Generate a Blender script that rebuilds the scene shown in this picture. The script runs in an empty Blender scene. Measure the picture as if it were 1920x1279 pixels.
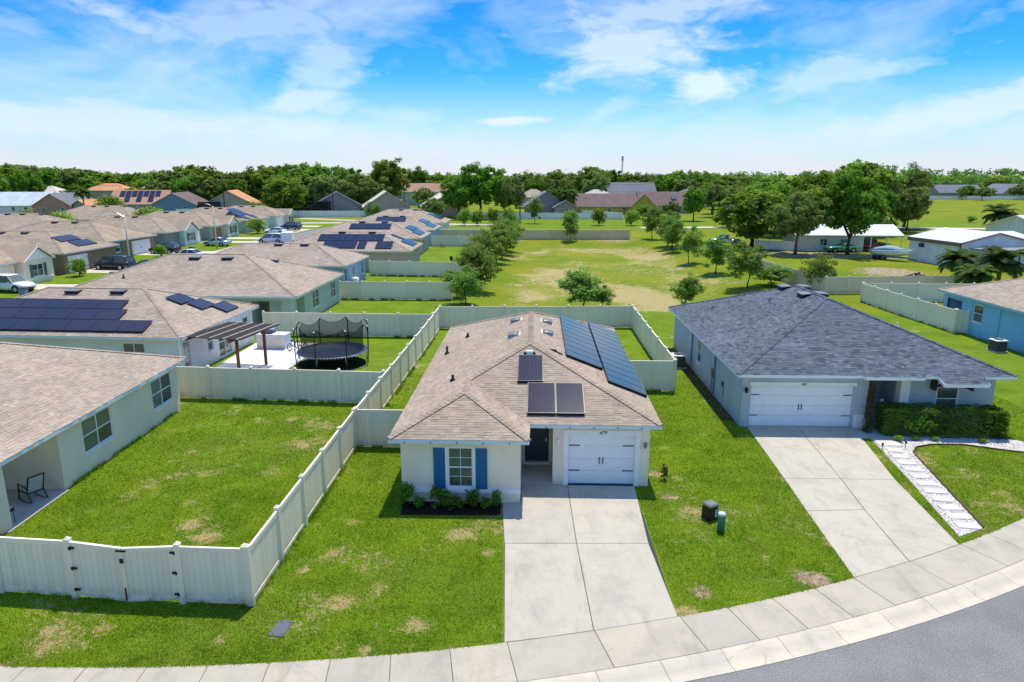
import bpy, math, random
import numpy as np
from mathutils import Vector, Matrix

random.seed(7)
RNG = np.random.default_rng(11)
rad = math.radians
SC = bpy.context.scene
COL = SC.collection

# ------------------------------------------------------------------ camera
cam_d = bpy.data.cameras.new('camera')
cam_d.sensor_width = 36.0
cam_d.lens = 24.375
cam_d.clip_start = 0.3
cam_d.clip_end = 9000.0
cam = bpy.data.objects.new('camera', cam_d)
COL.objects.link(cam)
cam.location = (0, 0, 12.0)
cam.rotation_euler = (rad(90 - 13.475), 0, 0)
SC.camera = cam

# ------------------------------------------------------------------ sun and sky
SUN_TO = Vector((0.11, 0.35, 1.0)).normalized()
SUN_EL = math.asin(SUN_TO.z)
SUN_AZ = math.atan2(SUN_TO.x, SUN_TO.y)
sun_d = bpy.data.lights.new('sun', 'SUN')
sun_d.energy = 2.75
sun_d.angle = rad(0.53)
sun_d.color = (1.0, 0.92, 0.77)
sun = bpy.data.objects.new('sun', sun_d)
COL.objects.link(sun)
sun.rotation_euler = SUN_TO.to_track_quat('Z', 'Y').to_euler()
sun.location = (0, 0, 60)

world = bpy.data.worlds.new('World')
SC.world = world
world.use_nodes = True
WN, WL = world.node_tree.nodes, world.node_tree.links
WN.clear()

def wmath(op, a, b=None, c=None, clamp=False):
    n = WN.new('ShaderNodeMath'); n.operation = op; n.use_clamp = clamp
    for i, x in enumerate((a, b, c)):
        if x is None: continue
        if hasattr(x, 'links'): WL.new(x, n.inputs[i])
        else: n.inputs[i].default_value = x
    return n.outputs[0]

def build_sky():
    sky = WN.new('ShaderNodeTexSky')
    sky.sky_type = 'NISHITA'; sky.sun_disc = False
    sky.sun_elevation = SUN_EL; sky.sun_rotation = SUN_AZ
    sky.altitude = 200; sky.air_density = 1.0; sky.dust_density = 0.15; sky.ozone_density = 1.0
    hs = WN.new('ShaderNodeHueSaturation')
    hs.inputs['Saturation'].default_value = 1.6; hs.inputs['Value'].default_value = 0.60
    tint = WN.new('ShaderNodeMix'); tint.data_type = 'RGBA'; tint.blend_type = 'MULTIPLY'; tint.inputs[0].default_value = 1.0
    tint.inputs[7].default_value = (1.0, 0.97, 1.02, 1); WL.new(sky.outputs[0], tint.inputs[6])
    WL.new(tint.outputs[2], hs.inputs['Color'])
    tc = WN.new('ShaderNodeTexCoord')
    nrm = WN.new('ShaderNodeVectorMath'); nrm.operation = 'NORMALIZE'
    WL.new(tc.outputs['Generated'], nrm.inputs[0])
    sp = WN.new('ShaderNodeSeparateXYZ'); WL.new(nrm.outputs[0], sp.inputs[0])
    X, Y, Z = sp.outputs
    az = wmath('ARCTAN2', X, Y)                 # radians, 0 = straight ahead
    el = wmath('ARCSINE', Z)
    # even blue of the low sky spread overhead, brightening the unseen dome for fill light
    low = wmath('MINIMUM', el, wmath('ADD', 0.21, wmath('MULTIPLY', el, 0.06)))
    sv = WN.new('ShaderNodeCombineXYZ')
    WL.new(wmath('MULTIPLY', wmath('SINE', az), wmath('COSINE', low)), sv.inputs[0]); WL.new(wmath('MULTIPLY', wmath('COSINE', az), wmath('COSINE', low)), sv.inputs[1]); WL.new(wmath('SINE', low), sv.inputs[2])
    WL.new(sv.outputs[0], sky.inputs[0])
    # flat cloud layer coordinates: wisps stretch sideways near the horizon
    cv = WN.new('ShaderNodeCombineXYZ'); WL.new(wmath('MULTIPLY', X, 4.2), cv.inputs[0]); WL.new(wmath('MULTIPLY', Y, 4.2), cv.inputs[1]); WL.new(wmath('MULTIPLY', Z, 11.0), cv.inputs[2])
    def noise(scale, detail, dist, off, sx=1, sy=1, vec=cv.outputs[0]):
        mp = WN.new('ShaderNodeMapping'); mp.inputs['Location'].default_value = off
        mp.inputs['Scale'].default_value = (sx, sy, 1); mp.inputs['Rotation'].default_value = (0, 0, 0.35)
        WL.new(vec, mp.inputs[0])
        n = WN.new('ShaderNodeTexNoise'); n.inputs['Scale'].default_value = scale
        n.inputs['Detail'].default_value = detail; n.inputs['Roughness'].default_value = 0.55
        n.inputs['Distortion'].default_value = dist
        WL.new(mp.outputs[0], n.inputs['Vector'])
        return n.outputs[0]
    cirrus = noise(0.42, 7, 0.9, (0.4, 7.7, 2.0), 1.0, 1.6)
    fine = noise(1.5, 8, 1.4, (9.3, 4.2, 0), 1.0, 1.3)
    # angular noise used to fray the separate clouds
    av = WN.new('ShaderNodeCombineXYZ'); WL.new(az, av.inputs[0]); WL.new(el, av.inputs[1])
    fray = noise(9.0, 7, 0.8, (2.0, 5.0, 0), 1.0, 2.4, av.outputs[0])
    fray2 = noise(26.0, 8, 0.9, (7.0, 1.0, 0), 1.0, 2.6, av.outputs[0])
    base = wmath('MULTIPLY', wmath('SUBTRACT', wmath('ADD', cirrus, wmath('MULTIPLY', fine, 0.35)), 0.60), 2.3, clamp=True)  # thin cloud cover, spread wider so the unseen dome adds fill light
    # separate clouds: (azimuth, elevation, half widths, tilt, weight)
    clouds = [(-0.33, 0.185, 0.16, 0.030, 0.10, 0.55), (-0.25, 0.135, 0.055, 0.055, -0.9, 0.6), (-0.27, 0.100, 0.06, 0.016, 0.25, 0.75),
              (-0.55, 0.200, 0.11, 0.016, -0.30, 0.75), (-0.60, 0.162, 0.06, 0.012, -0.15, 0.35),
              (0.16, 0.160, 0.115, 0.050, -0.05, 0.85), (0.26, 0.115, 0.060, 0.022, 0.05, 1.0), (0.20, 0.205, 0.16, 0.025, 0.1, 0.7),
              (-0.005, 0.072, 0.055, 0.0065, 0.05, 1.0), (0.43, 0.125, 0.10, 0.022, 0.10, 0.62), (-0.14, 0.078, 0.05, 0.013, 0.1, 0.4),
              (0.62, 0.085, 0.30, 0.022, 0.18, 0.75), (0.72, 0.12, 0.16, 0.02, 0.35, 0.6), (-0.55, 0.062, 0.38, 0.024, -0.03, 0.7),
              (0.13, 0.085, 0.05, 0.012, 0.5, 0.35), (0.66, 0.20, 0.10, 0.012, 0.3, 0.4),
              (1.5, 0.15, 0.3, 0.05, 0.1, 0.8), (-1.6, 0.17, 0.3, 0.05, -0.1, 0.8), (2.6, 0.14, 0.4, 0.05, 0, 0.8), (-2.6, 0.12, 0.4, 0.05, 0, 0.8)]
    total = None
    for a0, e0, wa, we, tilt, wt in clouds:
        da = wmath('SUBTRACT', az, a0); de = wmath('SUBTRACT', el, e0)
        ct, st = math.cos(tilt), math.sin(tilt)
        u = wmath('ADD', wmath('MULTIPLY', da, ct / wa), wmath('MULTIPLY', de, st / wa))
        v = wmath('SUBTRACT', wmath('MULTIPLY', de, ct / we), wmath('MULTIPLY', da, st / we))
        d = wmath('SQRT', wmath('ADD', wmath('MULTIPLY', u, u), wmath('MULTIPLY', v, v)))
        d = wmath('ADD', d, wmath('MULTIPLY', wmath('SUBTRACT', fray, 0.5), 2.3))
        d = wmath('ADD', d, wmath('MULTIPLY', wmath('SUBTRACT', fray2, 0.5), 1.25))
        k = wmath('MULTIPLY', wmath('SMOOTH_MIN', wmath('MULTIPLY', wmath('SUBTRACT', 1.2, d), 1.25, clamp=True), 1.0, 0.2, clamp=True), wt)
        total = k if total is None else wmath('MAXIMUM', total, k)
    # pale veil that thickens towards the horizon all the way round
    veil = wmath('POWER', wmath('SUBTRACT', 1.0, wmath('MULTIPLY', wmath('MAXIMUM', el, 0.0), 7.6), clamp=True), 1.15)
    veil = wmath('MULTIPLY', veil, wmath('ADD', 0.72, wmath('MULTIPLY', fray, 0.55)), clamp=True)
    mask = wmath('MAXIMUM', wmath('MULTIPLY', base, 0.9), wmath('MULTIPLY', total, 0.74), clamp=True)
    mix = WN.new('ShaderNodeMix'); mix.data_type = 'RGBA'
    WL.new(mask, mix.inputs[0])
    az_ = WN.new('ShaderNodeMix'); az_.data_type = 'RGBA'; az_.blend_type = 'MULTIPLY'; az_.inputs[0].default_value = 1.0
    az_.inputs[7].default_value = (0.27, 0.74, 0.92, 1); WL.new(hs.outputs[0], az_.inputs[6]); WL.new(az_.outputs[2], mix.inputs[6])
    mix.inputs[7].default_value = (3.75, 4.0, 4.35, 1)
    hz = WN.new('ShaderNodeMix'); hz.data_type = 'RGBA'; WL.new(wmath('MULTIPLY', veil, 0.97), hz.inputs[0])
    WL.new(mix.outputs[2], hz.inputs[6]); hz.inputs[7].default_value = (3.1, 3.12, 3.6, 1)
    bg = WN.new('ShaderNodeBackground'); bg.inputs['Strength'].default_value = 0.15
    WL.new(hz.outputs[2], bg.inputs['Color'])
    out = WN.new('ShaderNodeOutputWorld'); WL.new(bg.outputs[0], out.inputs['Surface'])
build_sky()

vs = SC.view_settings
vs.view_transform = 'Standard'; vs.look = 'None'; vs.exposure = 0.85; vs.gamma = 1.0
vs.use_curve_mapping = False
SC.render.engine = 'CYCLES'
SC.cycles.max_bounces = 6
SC.cycles.diffuse_bounces = 4
SC.cycles.glossy_bounces = 2
SC.cycles.transparent_max_bounces = 12
SC.cycles.use_denoising = True

# ------------------------------------------------------------------ helpers
def lin(r, g, b):
    f = lambda c: (c / 255 / 12.92) if c / 255 <= 0.04045 else ((c / 255 + 0.055) / 1.055) ** 2.4
    return (f(r), f(g), f(b), 1.0)

def link(o, parent=None):
    COL.objects.link(o)
    if parent is not None: o.parent = parent
    return o

def tag(o, label=None, cat=None, group=None, kind=None):
    if label: o['label'] = label
    if cat: o['category'] = cat
    if group: o['group'] = group
    if kind: o['kind'] = kind
    return o

def empty(name, loc=(0, 0, 0), rz=0.0, parent=None):
    o = bpy.data.objects.new(name, None); o.empty_display_size = 0.3
    o.location = loc; o.rotation_euler = (0, 0, rz)
    return link(o, parent)

def thing(name, label, cat, loc=(0, 0, 0), rz=0.0, group=None):
    return tag(empty(name, loc, rz), label, cat, group)

def copy_tree(o, parent=None):
    c = o.copy(); link(c, parent)
    for ch in o.children[:]: copy_tree(ch, c)
    return c

class MB:
    """collects polygons for ONE mesh object"""
    def __init__(s): s.v = []; s.f = []; s.mi = []; s.cur = 0
    def add(s, vs, fs):
        k = len(s.v); s.v += [tuple(p) for p in vs]
        for f in fs: s.f.append([i + k for i in f]); s.mi.append(s.cur)
        return s
    def poly(s, pts): return s.add(pts, [list(range(len(pts)))])
    def box(s, x0, x1, y0, y1, z0, z1):
        x0, x1 = min(x0, x1), max(x0, x1); y0, y1 = min(y0, y1), max(y0, y1)
        return s.add([(x0, y0, z0), (x1, y0, z0), (x1, y1, z0), (x0, y1, z0), (x0, y0, z1), (x1, y0, z1), (x1, y1, z1), (x0, y1, z1)],
                     [[0, 3, 2, 1], [4, 5, 6, 7], [0, 1, 5, 4], [1, 2, 6, 5], [2, 3, 7, 6], [3, 0, 4, 7]])
    def bbox(s, x0, x1, y0, y1, z0, z1, b):
        """box whose top edges are chamfered by b"""
        vs_ = [(x0, y0, z0), (x1, y0, z0), (x1, y1, z0), (x0, y1, z0), (x0, y0, z1 - b), (x1, y0, z1 - b), (x1, y1, z1 - b), (x0, y1, z1 - b),
               (x0 + b, y0 + b, z1), (x1 - b, y0 + b, z1), (x1 - b, y1 - b, z1), (x0 + b, y1 - b, z1)]
        return s.add(vs_, [[0, 3, 2, 1], [0, 1, 5, 4], [1, 2, 6, 5], [2, 3, 7, 6], [3, 0, 4, 7], [4, 5, 9, 8], [5, 6, 10, 9], [6, 7, 11, 10], [7, 4, 8, 11], [8, 9, 10, 11]])
    def prism(s, pts, z0, z1, b=0.0):
        n = len(pts)
        if b:
            cx = sum(p[0] for p in pts) / n; cy = sum(p[1] for p in pts) / n
            ins = []
            for i in range(n):
                p0, p, p1 = Vector(pts[i - 1]), Vector(pts[i]), Vector(pts[(i + 1) % n])
                d0 = (p - p0).normalized(); d1 = (p1 - p).normalized()
                n0 = Vector((-d0.y, d0.x)); n1 = Vector((-d1.y, d1.x))
                m = (n0 + n1); m = m / max(0.3, m.length_squared / 2)
                ins.append(p + m * b)
            vs_ = [(p[0], p[1], z0) for p in pts] + [(p[0], p[1], z1 - b) for p in pts] + [(p.x, p.y, z1) for p in ins]
            fs = [list(range(2 * n, 3 * n))]
            for i in range(n):
                j = (i + 1) % n
                fs += [[i, j, n + j, n + i], [n + i, n + j, 2 * n + j, 2 * n + i]]
            return s.add(vs_, fs)
        vs_ = [(p[0], p[1], z0) for p in pts] + [(p[0], p[1], z1) for p in pts]
        fs = [list(range(n))[::-1], list(range(n, 2 * n))] + [[i, (i + 1) % n, n + (i + 1) % n, n + i] for i in range(n)]
        return s.add(vs_, fs)
    def bar(s, a, b, w, h, up=(0, 0, 1)):
        a, b, up = Vector(a), Vector(b), Vector(up)
        d = (b - a).normalized(); x = d.cross(up)
        if x.length < 1e-4: x = d.cross(Vector((1, 0, 0)))
        x.normalize(); y = x.cross(d).normalized()
        x *= w / 2; y *= h / 2
        q = [-x - y, x - y, x + y, -x + y]
        return s.add([a + c for c in q] + [b + c for c in q], [[3, 2, 1, 0], [4, 5, 6, 7], [0, 1, 5, 4], [1, 2, 6, 5], [2, 3, 7, 6], [3, 0, 4, 7]])
    def tube(s, pts, rs, n=6, cap=True):
        pts = [Vector(p) for p in pts]
        if not hasattr(rs, '__len__'): rs = [rs] * len(pts)
        vs_, fs = [], []
        ref = None
        for i, p in enumerate(pts):
            d = (pts[min(i + 1, len(pts) - 1)] - pts[max(i - 1, 0)]).normalized()
            if ref is None: ref = d.orthogonal().normalized()
            ref = (ref - d * ref.dot(d))
            if ref.length < 1e-5: ref = d.orthogonal()
            ref.normalize(); bi = d.cross(ref)
            for k in range(n):
                t = 2 * math.pi * k / n
                vs_.append(p + (ref * math.cos(t) + bi * math.sin(t)) * rs[i])
        for i in range(len(pts) - 1):
            for k in range(n):
                k2 = (k + 1) % n
                fs.append([i * n + k, i * n + k2, (i + 1) * n + k2, (i + 1) * n + k])
        if cap: fs += [list(range(n))[::-1], list(range((len(pts) - 1) * n, len(pts) * n))]
        return s.add(vs_, fs)
    def lathe(s, prof, n=12, c=(0, 0, 0)):
        vs_, fs = [], []
        for r, z in prof:
            for k in range(n):
                t = 2 * math.pi * k / n
                vs_.append((c[0] + r * math.cos(t), c[1] + r * math.sin(t), c[2] + z))
        for i in range(len(prof) - 1):
            for k in range(n):
                k2 = (k + 1) % n
                fs.append([i * n + k, i * n + k2, (i + 1) * n + k2, (i + 1) * n + k])
        fs += [list(range(n))[::-1], list(range((len(prof) - 1) * n, len(prof) * n))]
        return s.add(vs_, fs)
    def loft(s, secs, cap=True):
        n = len(secs[0]); vs_ = [p for q in secs for p in q]; fs = []
        for i in range(len(secs) - 1):
            for k in range(n):
                k2 = (k + 1) % n
                fs.append([i * n + k, i * n + k2, (i + 1) * n + k2, (i + 1) * n + k])
        if cap: fs += [list(range(n))[::-1], list(range((len(secs) - 1) * n, len(secs) * n))]
        return s.add(vs_, fs)
    def mesh(s, name, mats, smooth=False):
        me = bpy.data.meshes.new(name); me.from_pydata(s.v, [], s.f)
        if not isinstance(mats, (list, tuple)): mats = [mats]
        for m in mats: me.materials.append(m)
        if len(mats) > 1: me.polygons.foreach_set('material_index', s.mi)
        if smooth: me.polygons.foreach_set('use_smooth', [True] * len(me.polygons))
        me.update()
        return me
    def build(s, name, mats, parent=None, smooth=False, loc=None, rz=None):
        o = bpy.data.objects.new(name, s.mesh(name, mats, smooth))
        if loc is not None: o.location = loc
        if rz is not None: o.rotation_euler = (0, 0, rz)
        return link(o, parent)

def obj(name, mesh, parent=None, loc=(0, 0, 0), rot=(0, 0, 0), scale=None):
    o = bpy.data.objects.new(name, mesh); o.location = loc; o.rotation_euler = rot
    if scale is not None: o.scale = scale
    return link(o, parent)

def np_mesh(name, V, F, mat, attrs=None, uvs=None):
    """V (n,3) float, F (m,3 or 4) int"""
    me = bpy.data.meshes.new(name)
    V = np.asarray(V, np.float32); F = np.asarray(F, np.int32)
    m, k = F.shape
    me.vertices.add(len(V)); me.vertices.foreach_set('co', V.ravel())
    me.loops.add(m * k); me.loops.foreach_set('vertex_index', F.ravel())
    me.polygons.add(m); me.polygons.foreach_set('loop_start', np.arange(0, m * k, k, dtype=np.int32))
    for an, av in (attrs or {}).items():
        a = me.attributes.new(an, 'FLOAT', 'POINT'); a.data.foreach_set('value', np.asarray(av, np.float32))
    me.update(calc_edges=True)
    me.materials.append(mat)
    return me

# ---- smooth value noise for terrain wear
_perm = np.random.default_rng(3).random((256, 256))
def vnoise(x, y):
    x = np.asarray(x, float); y = np.asarray(y, float)
    xi = np.floor(x).astype(int); yi = np.floor(y).astype(int)
    fx = x - xi; fy = y - yi
    fx = fx * fx * (3 - 2 * fx); fy = fy * fy * (3 - 2 * fy)
    g = lambda a, b: _perm[a & 255, b & 255]
    return (g(xi, yi) * (1 - fx) + g(xi + 1, yi) * fx) * (1 - fy) + (g(xi, yi + 1) * (1 - fx) + g(xi + 1, yi + 1) * fx) * fy
def fbm(x, y, o=4):
    r = 0; a = 0.5; x = np.asarray(x, float); y = np.asarray(y, float)
    for i in range(o):
        r = r + a * vnoise(x, y); x = x * 2.03 + 17.1; y = y * 2.03 + 5.7; a *= 0.5
    return r / 0.94

# ------------------------------------------------------------------ materials
class NT:
    def __init__(s, name):
        s.m = bpy.data.materials.new(name); s.m.use_nodes = True
        s.n = s.m.node_tree.nodes; s.l = s.m.node_tree.links
        s.p = s.n['Principled BSDF']; s.out = s.n['Material Output']
    def new(s, t, **kw):
        n = s.n.new(t)
        for k, v in kw.items(): setattr(n, k, v)
        return n
    def set(s, sock, v):
        if hasattr(v, 'links') and hasattr(v, 'node'): s.l.new(v, sock)
        else: sock.default_value = v
    def coord(s, kind='Object'):
        return s.new('ShaderNodeTexCoord').outputs[kind]
    def pos(s): return s.new('ShaderNodeNewGeometry').outputs['Position']
    def scaled(s, vec, sc, loc=(0, 0, 0), rot=(0, 0, 0)):
        n = s.new('ShaderNodeMapping'); s.l.new(vec, n.inputs[0])
        n.inputs['Scale'].default_value = sc; n.inputs['Location'].default_value = loc; n.inputs['Rotation'].default_value = rot
        return n.outputs[0]
    def noise(s, vec, scale, detail=3, rough=0.55, dist=0.0):
        n = s.new('ShaderNodeTexNoise'); s.l.new(vec, n.inputs['Vector'])
        n.inputs['Scale'].default_value = scale; n.inputs['Detail'].default_value = detail
        n.inputs['Roughness'].default_value = rough; n.inputs['Distortion'].default_value = dist
        return n.outputs[0]
    def math(s, op, a, b=None, clamp=False):
        n = s.new('ShaderNodeMath', operation=op, use_clamp=clamp)
        s.set(n.inputs[0], a)
        if b is not None: s.set(n.inputs[1], b)
        return n.outputs[0]
    def remap(s, v, a, b, c=0.0, d=1.0, smooth=True):
        n = s.new('ShaderNodeMapRange', interpolation_type='SMOOTHSTEP' if smooth else 'LINEAR')
        s.set(n.inputs[0], v)
        for i, x in enumerate((a, b, c, d)): n.inputs[i + 1].default_value = x
        return n.outputs[0]
    def mix(s, f, a, b, mode='MIX'):
        n = s.new('ShaderNodeMix', data_type='RGBA', blend_type=mode)
        s.set(n.inputs[0], f); s.set(n.inputs[6], a); s.set(n.inputs[7], b)
        return n.outputs[2]
    def ramp(s, f, stops):
        n = s.new('ShaderNodeValToRGB'); s.l.new(f, n.inputs[0])
        e = n.color_ramp.elements
        while len(e) < len(stops): e.new(0.5)
        for i, (p, c) in enumerate(stops): e[i].position = p; e[i].color = c
        return n.outputs[0]
    def bump(s, h, strength=0.3, dist=0.02):
        n = s.new('ShaderNodeBump'); s.l.new(h, n.inputs['Height'])
        n.inputs['Strength'].default_value = strength; n.inputs['Distance'].default_value = dist
        s.l.new(n.outputs[0], s.p.inputs['Normal'])
    def fin(s, col, rough=0.7, spec=0.3, metal=0.0):
        s.set(s.p.inputs['Base Color'], col); s.set(s.p.inputs['Roughness'], rough)
        s.set(s.p.inputs['Specular IOR Level'], spec); s.set(s.p.inputs['Metallic'], metal)
        return s.m

def sc(c, k): return (c[0] * k, c[1] * k, c[2] * k, 1.0)
_mats = {}
def plain(name, c, rough=0.6, spec=0.3, metal=0.0, var=0.12, scale=3.0):
    """one colour with weathering and a random shift for each object"""
    key = name
    if key in _mats: return _mats[key]
    t = NT(name); v = t.coord()
    n = t.noise(v, scale, 4, 0.6)
    col = t.mix(t.remap(n, 0.3, 0.72), sc(c, 1 - var), sc(c, 1 + var * 0.6))
    _mats[key] = t.fin(col, rough, spec, metal)
    return _mats[key]

def stucco(name, c):
    if name in _mats: return _mats[name]
    t = NT(name); v = t.coord()
    big = t.noise(t.scaled(v, (0.7, 0.7, 0.25)), 1.2, 4, 0.6)
    fine = t.noise(v, 55, 3, 0.6)
    col = t.mix(t.remap(big, 0.3, 0.75), sc(c, 0.90), sc(c, 1.04))
    col = t.mix(t.remap(fine, 0.35, 0.7), t.mix(1.0, col, (0.93, 0.93, 0.93, 1), 'MULTIPLY'), col)
    z = t.new('ShaderNodeSeparateXYZ'); t.l.new(v, z.inputs[0])
    splash = t.math('MULTIPLY', t.remap(z.outputs[2], 0.0, 0.45, 1.0, 0.0), t.remap(t.noise(v, 2.2, 4), 0.35, 0.7))
    col = t.mix(t.math('MULTIPLY', splash, 0.35), col, (0.20, 0.17, 0.13, 1))
    t.bump(fine, 0.35, 0.01)
    _mats[name] = t.fin(col, 0.9, 0.15)
    return _mats[name]

def shingle(name, c, contrast=0.16, blot=0.14):
    if name in _mats: return _mats[name]
    t = NT(name); v = t.coord()
    r = t.math('FRACT', t.math('ADD', t.new('ShaderNodeNewGeometry').outputs['Random Per Island'], t.new('ShaderNodeObjectInfo').outputs['Random']))
    v = t.new('ShaderNodeNewGeometry').outputs['Position']
    lo, hi = sc(c, 1 - contrast), sc(c, 1 + contrast * 0.8)
    warm = (c[0] * 1.04, c[1] * 0.97, c[2] * 0.93, 1); cool = (c[0] * 0.90, c[1] * 0.90, c[2] * 0.93, 1)
    col = t.ramp(r, [(0.0, lo), (0.3, cool), (0.55, c), (0.8, warm), (1.0, hi)])
    big = t.noise(v, 0.55, 5, 0.65, 0.4)
    col = t.mix(1.0, col, t.mix(t.remap(big, 0.32, 0.70), (1 - blot, 1 - blot, 1 - blot, 1), (1 + blot * .6, 1 + blot * .6, 1 + blot * .6, 1)), 'MULTIPLY')
    streak = t.noise(t.scaled(v, (1.6, 1.6, 0.5)), 1.3, 5, 0.7)
    col = t.mix(t.math('MULTIPLY', t.remap(streak, 0.55, 0.75), 0.28), col, sc(c, 0.62))
    g = t.noise(v, 90, 2)
    col = t.mix(1.0, col, t.mix(g, (0.82, 0.82, 0.82, 1), (1.16, 1.16, 1.16, 1)), 'MULTIPLY')
    t.bump(g, 0.4, 0.006)
    _mats[name] = t.fin(col, 0.92, 0.12)
    return _mats[name]

def vinyl(name, c):
    """moulded fence plastic: faint streaks, mildew and soil splash near the ground"""
    t = NT(name); v = t.coord(); w = t.pos(); rnd = t.new('ShaderNodeObjectInfo').outputs['Random']
    col = t.mix(rnd, sc(c, 0.90), sc(c, 1.0))
    streak = t.noise(t.scaled(w, (3.5, 3.5, 0.35)), 1.6, 5, 0.7)
    col = t.mix(t.math('MULTIPLY', t.remap(streak, 0.5, 0.75), 0.22), col, (0.42, 0.42, 0.36, 1))
    z = t.new('ShaderNodeSeparateXYZ'); t.l.new(w, z.inputs[0])
    spl = t.math('MULTIPLY', t.remap(z.outputs[2], 0.02, 0.5, 1.0, 0.0), t.remap(t.noise(w, 3.2, 5, 0.7), 0.36, 0.66))
    col = t.mix(t.math('MULTIPLY', spl, 0.5), col, (0.20, 0.19, 0.11, 1))
    _mats[name] = t.fin(col, 0.5, 0.3); return _mats[name]

def farshingle(name, c):
    """roofs too far off for single shingles to be told apart"""
    if name in _mats: return _mats[name]
    t = NT(name); v = t.coord()
    a = t.noise(t.scaled(v, (1, 1, 6)), 1.7, 5, 0.7); b = t.noise(v, 0.35, 4, 0.6)
    col = t.mix(t.remap(a, 0.3, 0.7), sc(c, 0.82), sc(c, 1.12))
    col = t.mix(1.0, col, t.mix(t.remap(b, 0.3, 0.7), (0.88, 0.88, 0.88, 1), (1.07, 1.07, 1.07, 1)), 'MULTIPLY')
    _mats[name] = t.fin(col, 0.9, 0.15)
    return _mats[name]

def concrete(name, c, stain=0.25):
    if name in _mats: return _mats[name]
    t = NT(name); v = t.pos()
    rnd = t.new('ShaderNodeObjectInfo').outputs['Random']
    a = t.noise(v, 0.8, 6, 0.7, 0.1); b = t.noise(v, 4.5, 6, 0.75, 0.2); g = t.noise(v, 70, 3, 0.7)
    col = t.mix(rnd, sc(c, 0.93), (c[0] * 1.05, c[1] * 1.03, c[2] * 0.98, 1))
    col = t.mix(t.math('MULTIPLY', t.remap(a, 0.42, 0.72), stain), col, (0.21, 0.20, 0.185, 1))
    col = t.mix(t.math('MULTIPLY', t.remap(b, 0.5, 0.78), stain * 0.9), col, (0.30, 0.27, 0.225, 1))
    col = t.mix(t.math('MULTIPLY', t.remap(t.noise(v, 1.6, 3, 0.5, 0.3), 0.55, 0.8), 0.20), col, (0.62, 0.56, 0.47, 1))
    vo = t.new('ShaderNodeTexVoronoi', feature='DISTANCE_TO_EDGE'); t.l.new(t.scaled(v, (1, 1, 1)), vo.inputs['Vector']); vo.inputs['Scale'].default_value = 0.33
    wob = t.math('ADD', vo.outputs['Distance'], t.math('MULTIPLY', t.math('SUBTRACT', t.noise(v, 2.5, 4), 0.5), 0.05))
    crack = t.math('MULTIPLY', t.remap(t.math('ABSOLUTE', wob), 0.0, 0.0045, 1.0, 0.0), t.remap(t.noise(v, 0.45, 2), 0.52, 0.60))
    col = t.mix(t.math('MULTIPLY', crack, 0.35), col, (0.16, 0.15, 0.13, 1))
    blot = t.noise(t.scaled(v, (1.0, .28, 1)), 1.5, 5, 0.65, 0.5)
    col = t.mix(t.math('MULTIPLY', t.remap(blot, 0.50, 0.74), stain * 1.1), col, (0.23, 0.215, 0.19, 1))
    sp = t.noise(v, 9, 2, 0.4)
    col = t.mix(t.remap(sp, 0.74, 0.80, 0.0, 0.35), col, (0.12, 0.11, 0.10, 1))
    col = t.mix(1.0, col, t.mix(g, (0.86, 0.86, 0.86, 1), (1.12, 1.12, 1.12, 1)), 'MULTIPLY')
    t.bump(g, 0.25, 0.006)
    _mats[name] = t.fin(col, 0.85, 0.2)
    return _mats[name]

def asphalt():
    t = NT('asphalt'); v = t.pos()
    g = t.noise(v, 26, 5, 0.85); a = t.noise(v, 0.5, 4, 0.6); g2 = t.noise(v, 160, 2)
    col = t.mix(t.remap(g, 0.33, 0.67), (0.105, 0.102, 0.100, 1), (0.335, 0.322, 0.310, 1))
    col = t.mix(1.0, col, t.mix(t.remap(a, 0.3, 0.7), (0.86, 0.86, 0.86, 1), (1.07, 1.07, 1.07, 1)), 'MULTIPLY')
    col = t.mix(t.remap(g2, 0.62, 0.7, 0, 0.5), col, (0.5, 0.49, 0.48, 1))
    t.bump(g, 0.8, 0.012)
    return t.fin(col, 0.85, 0.25)

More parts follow.
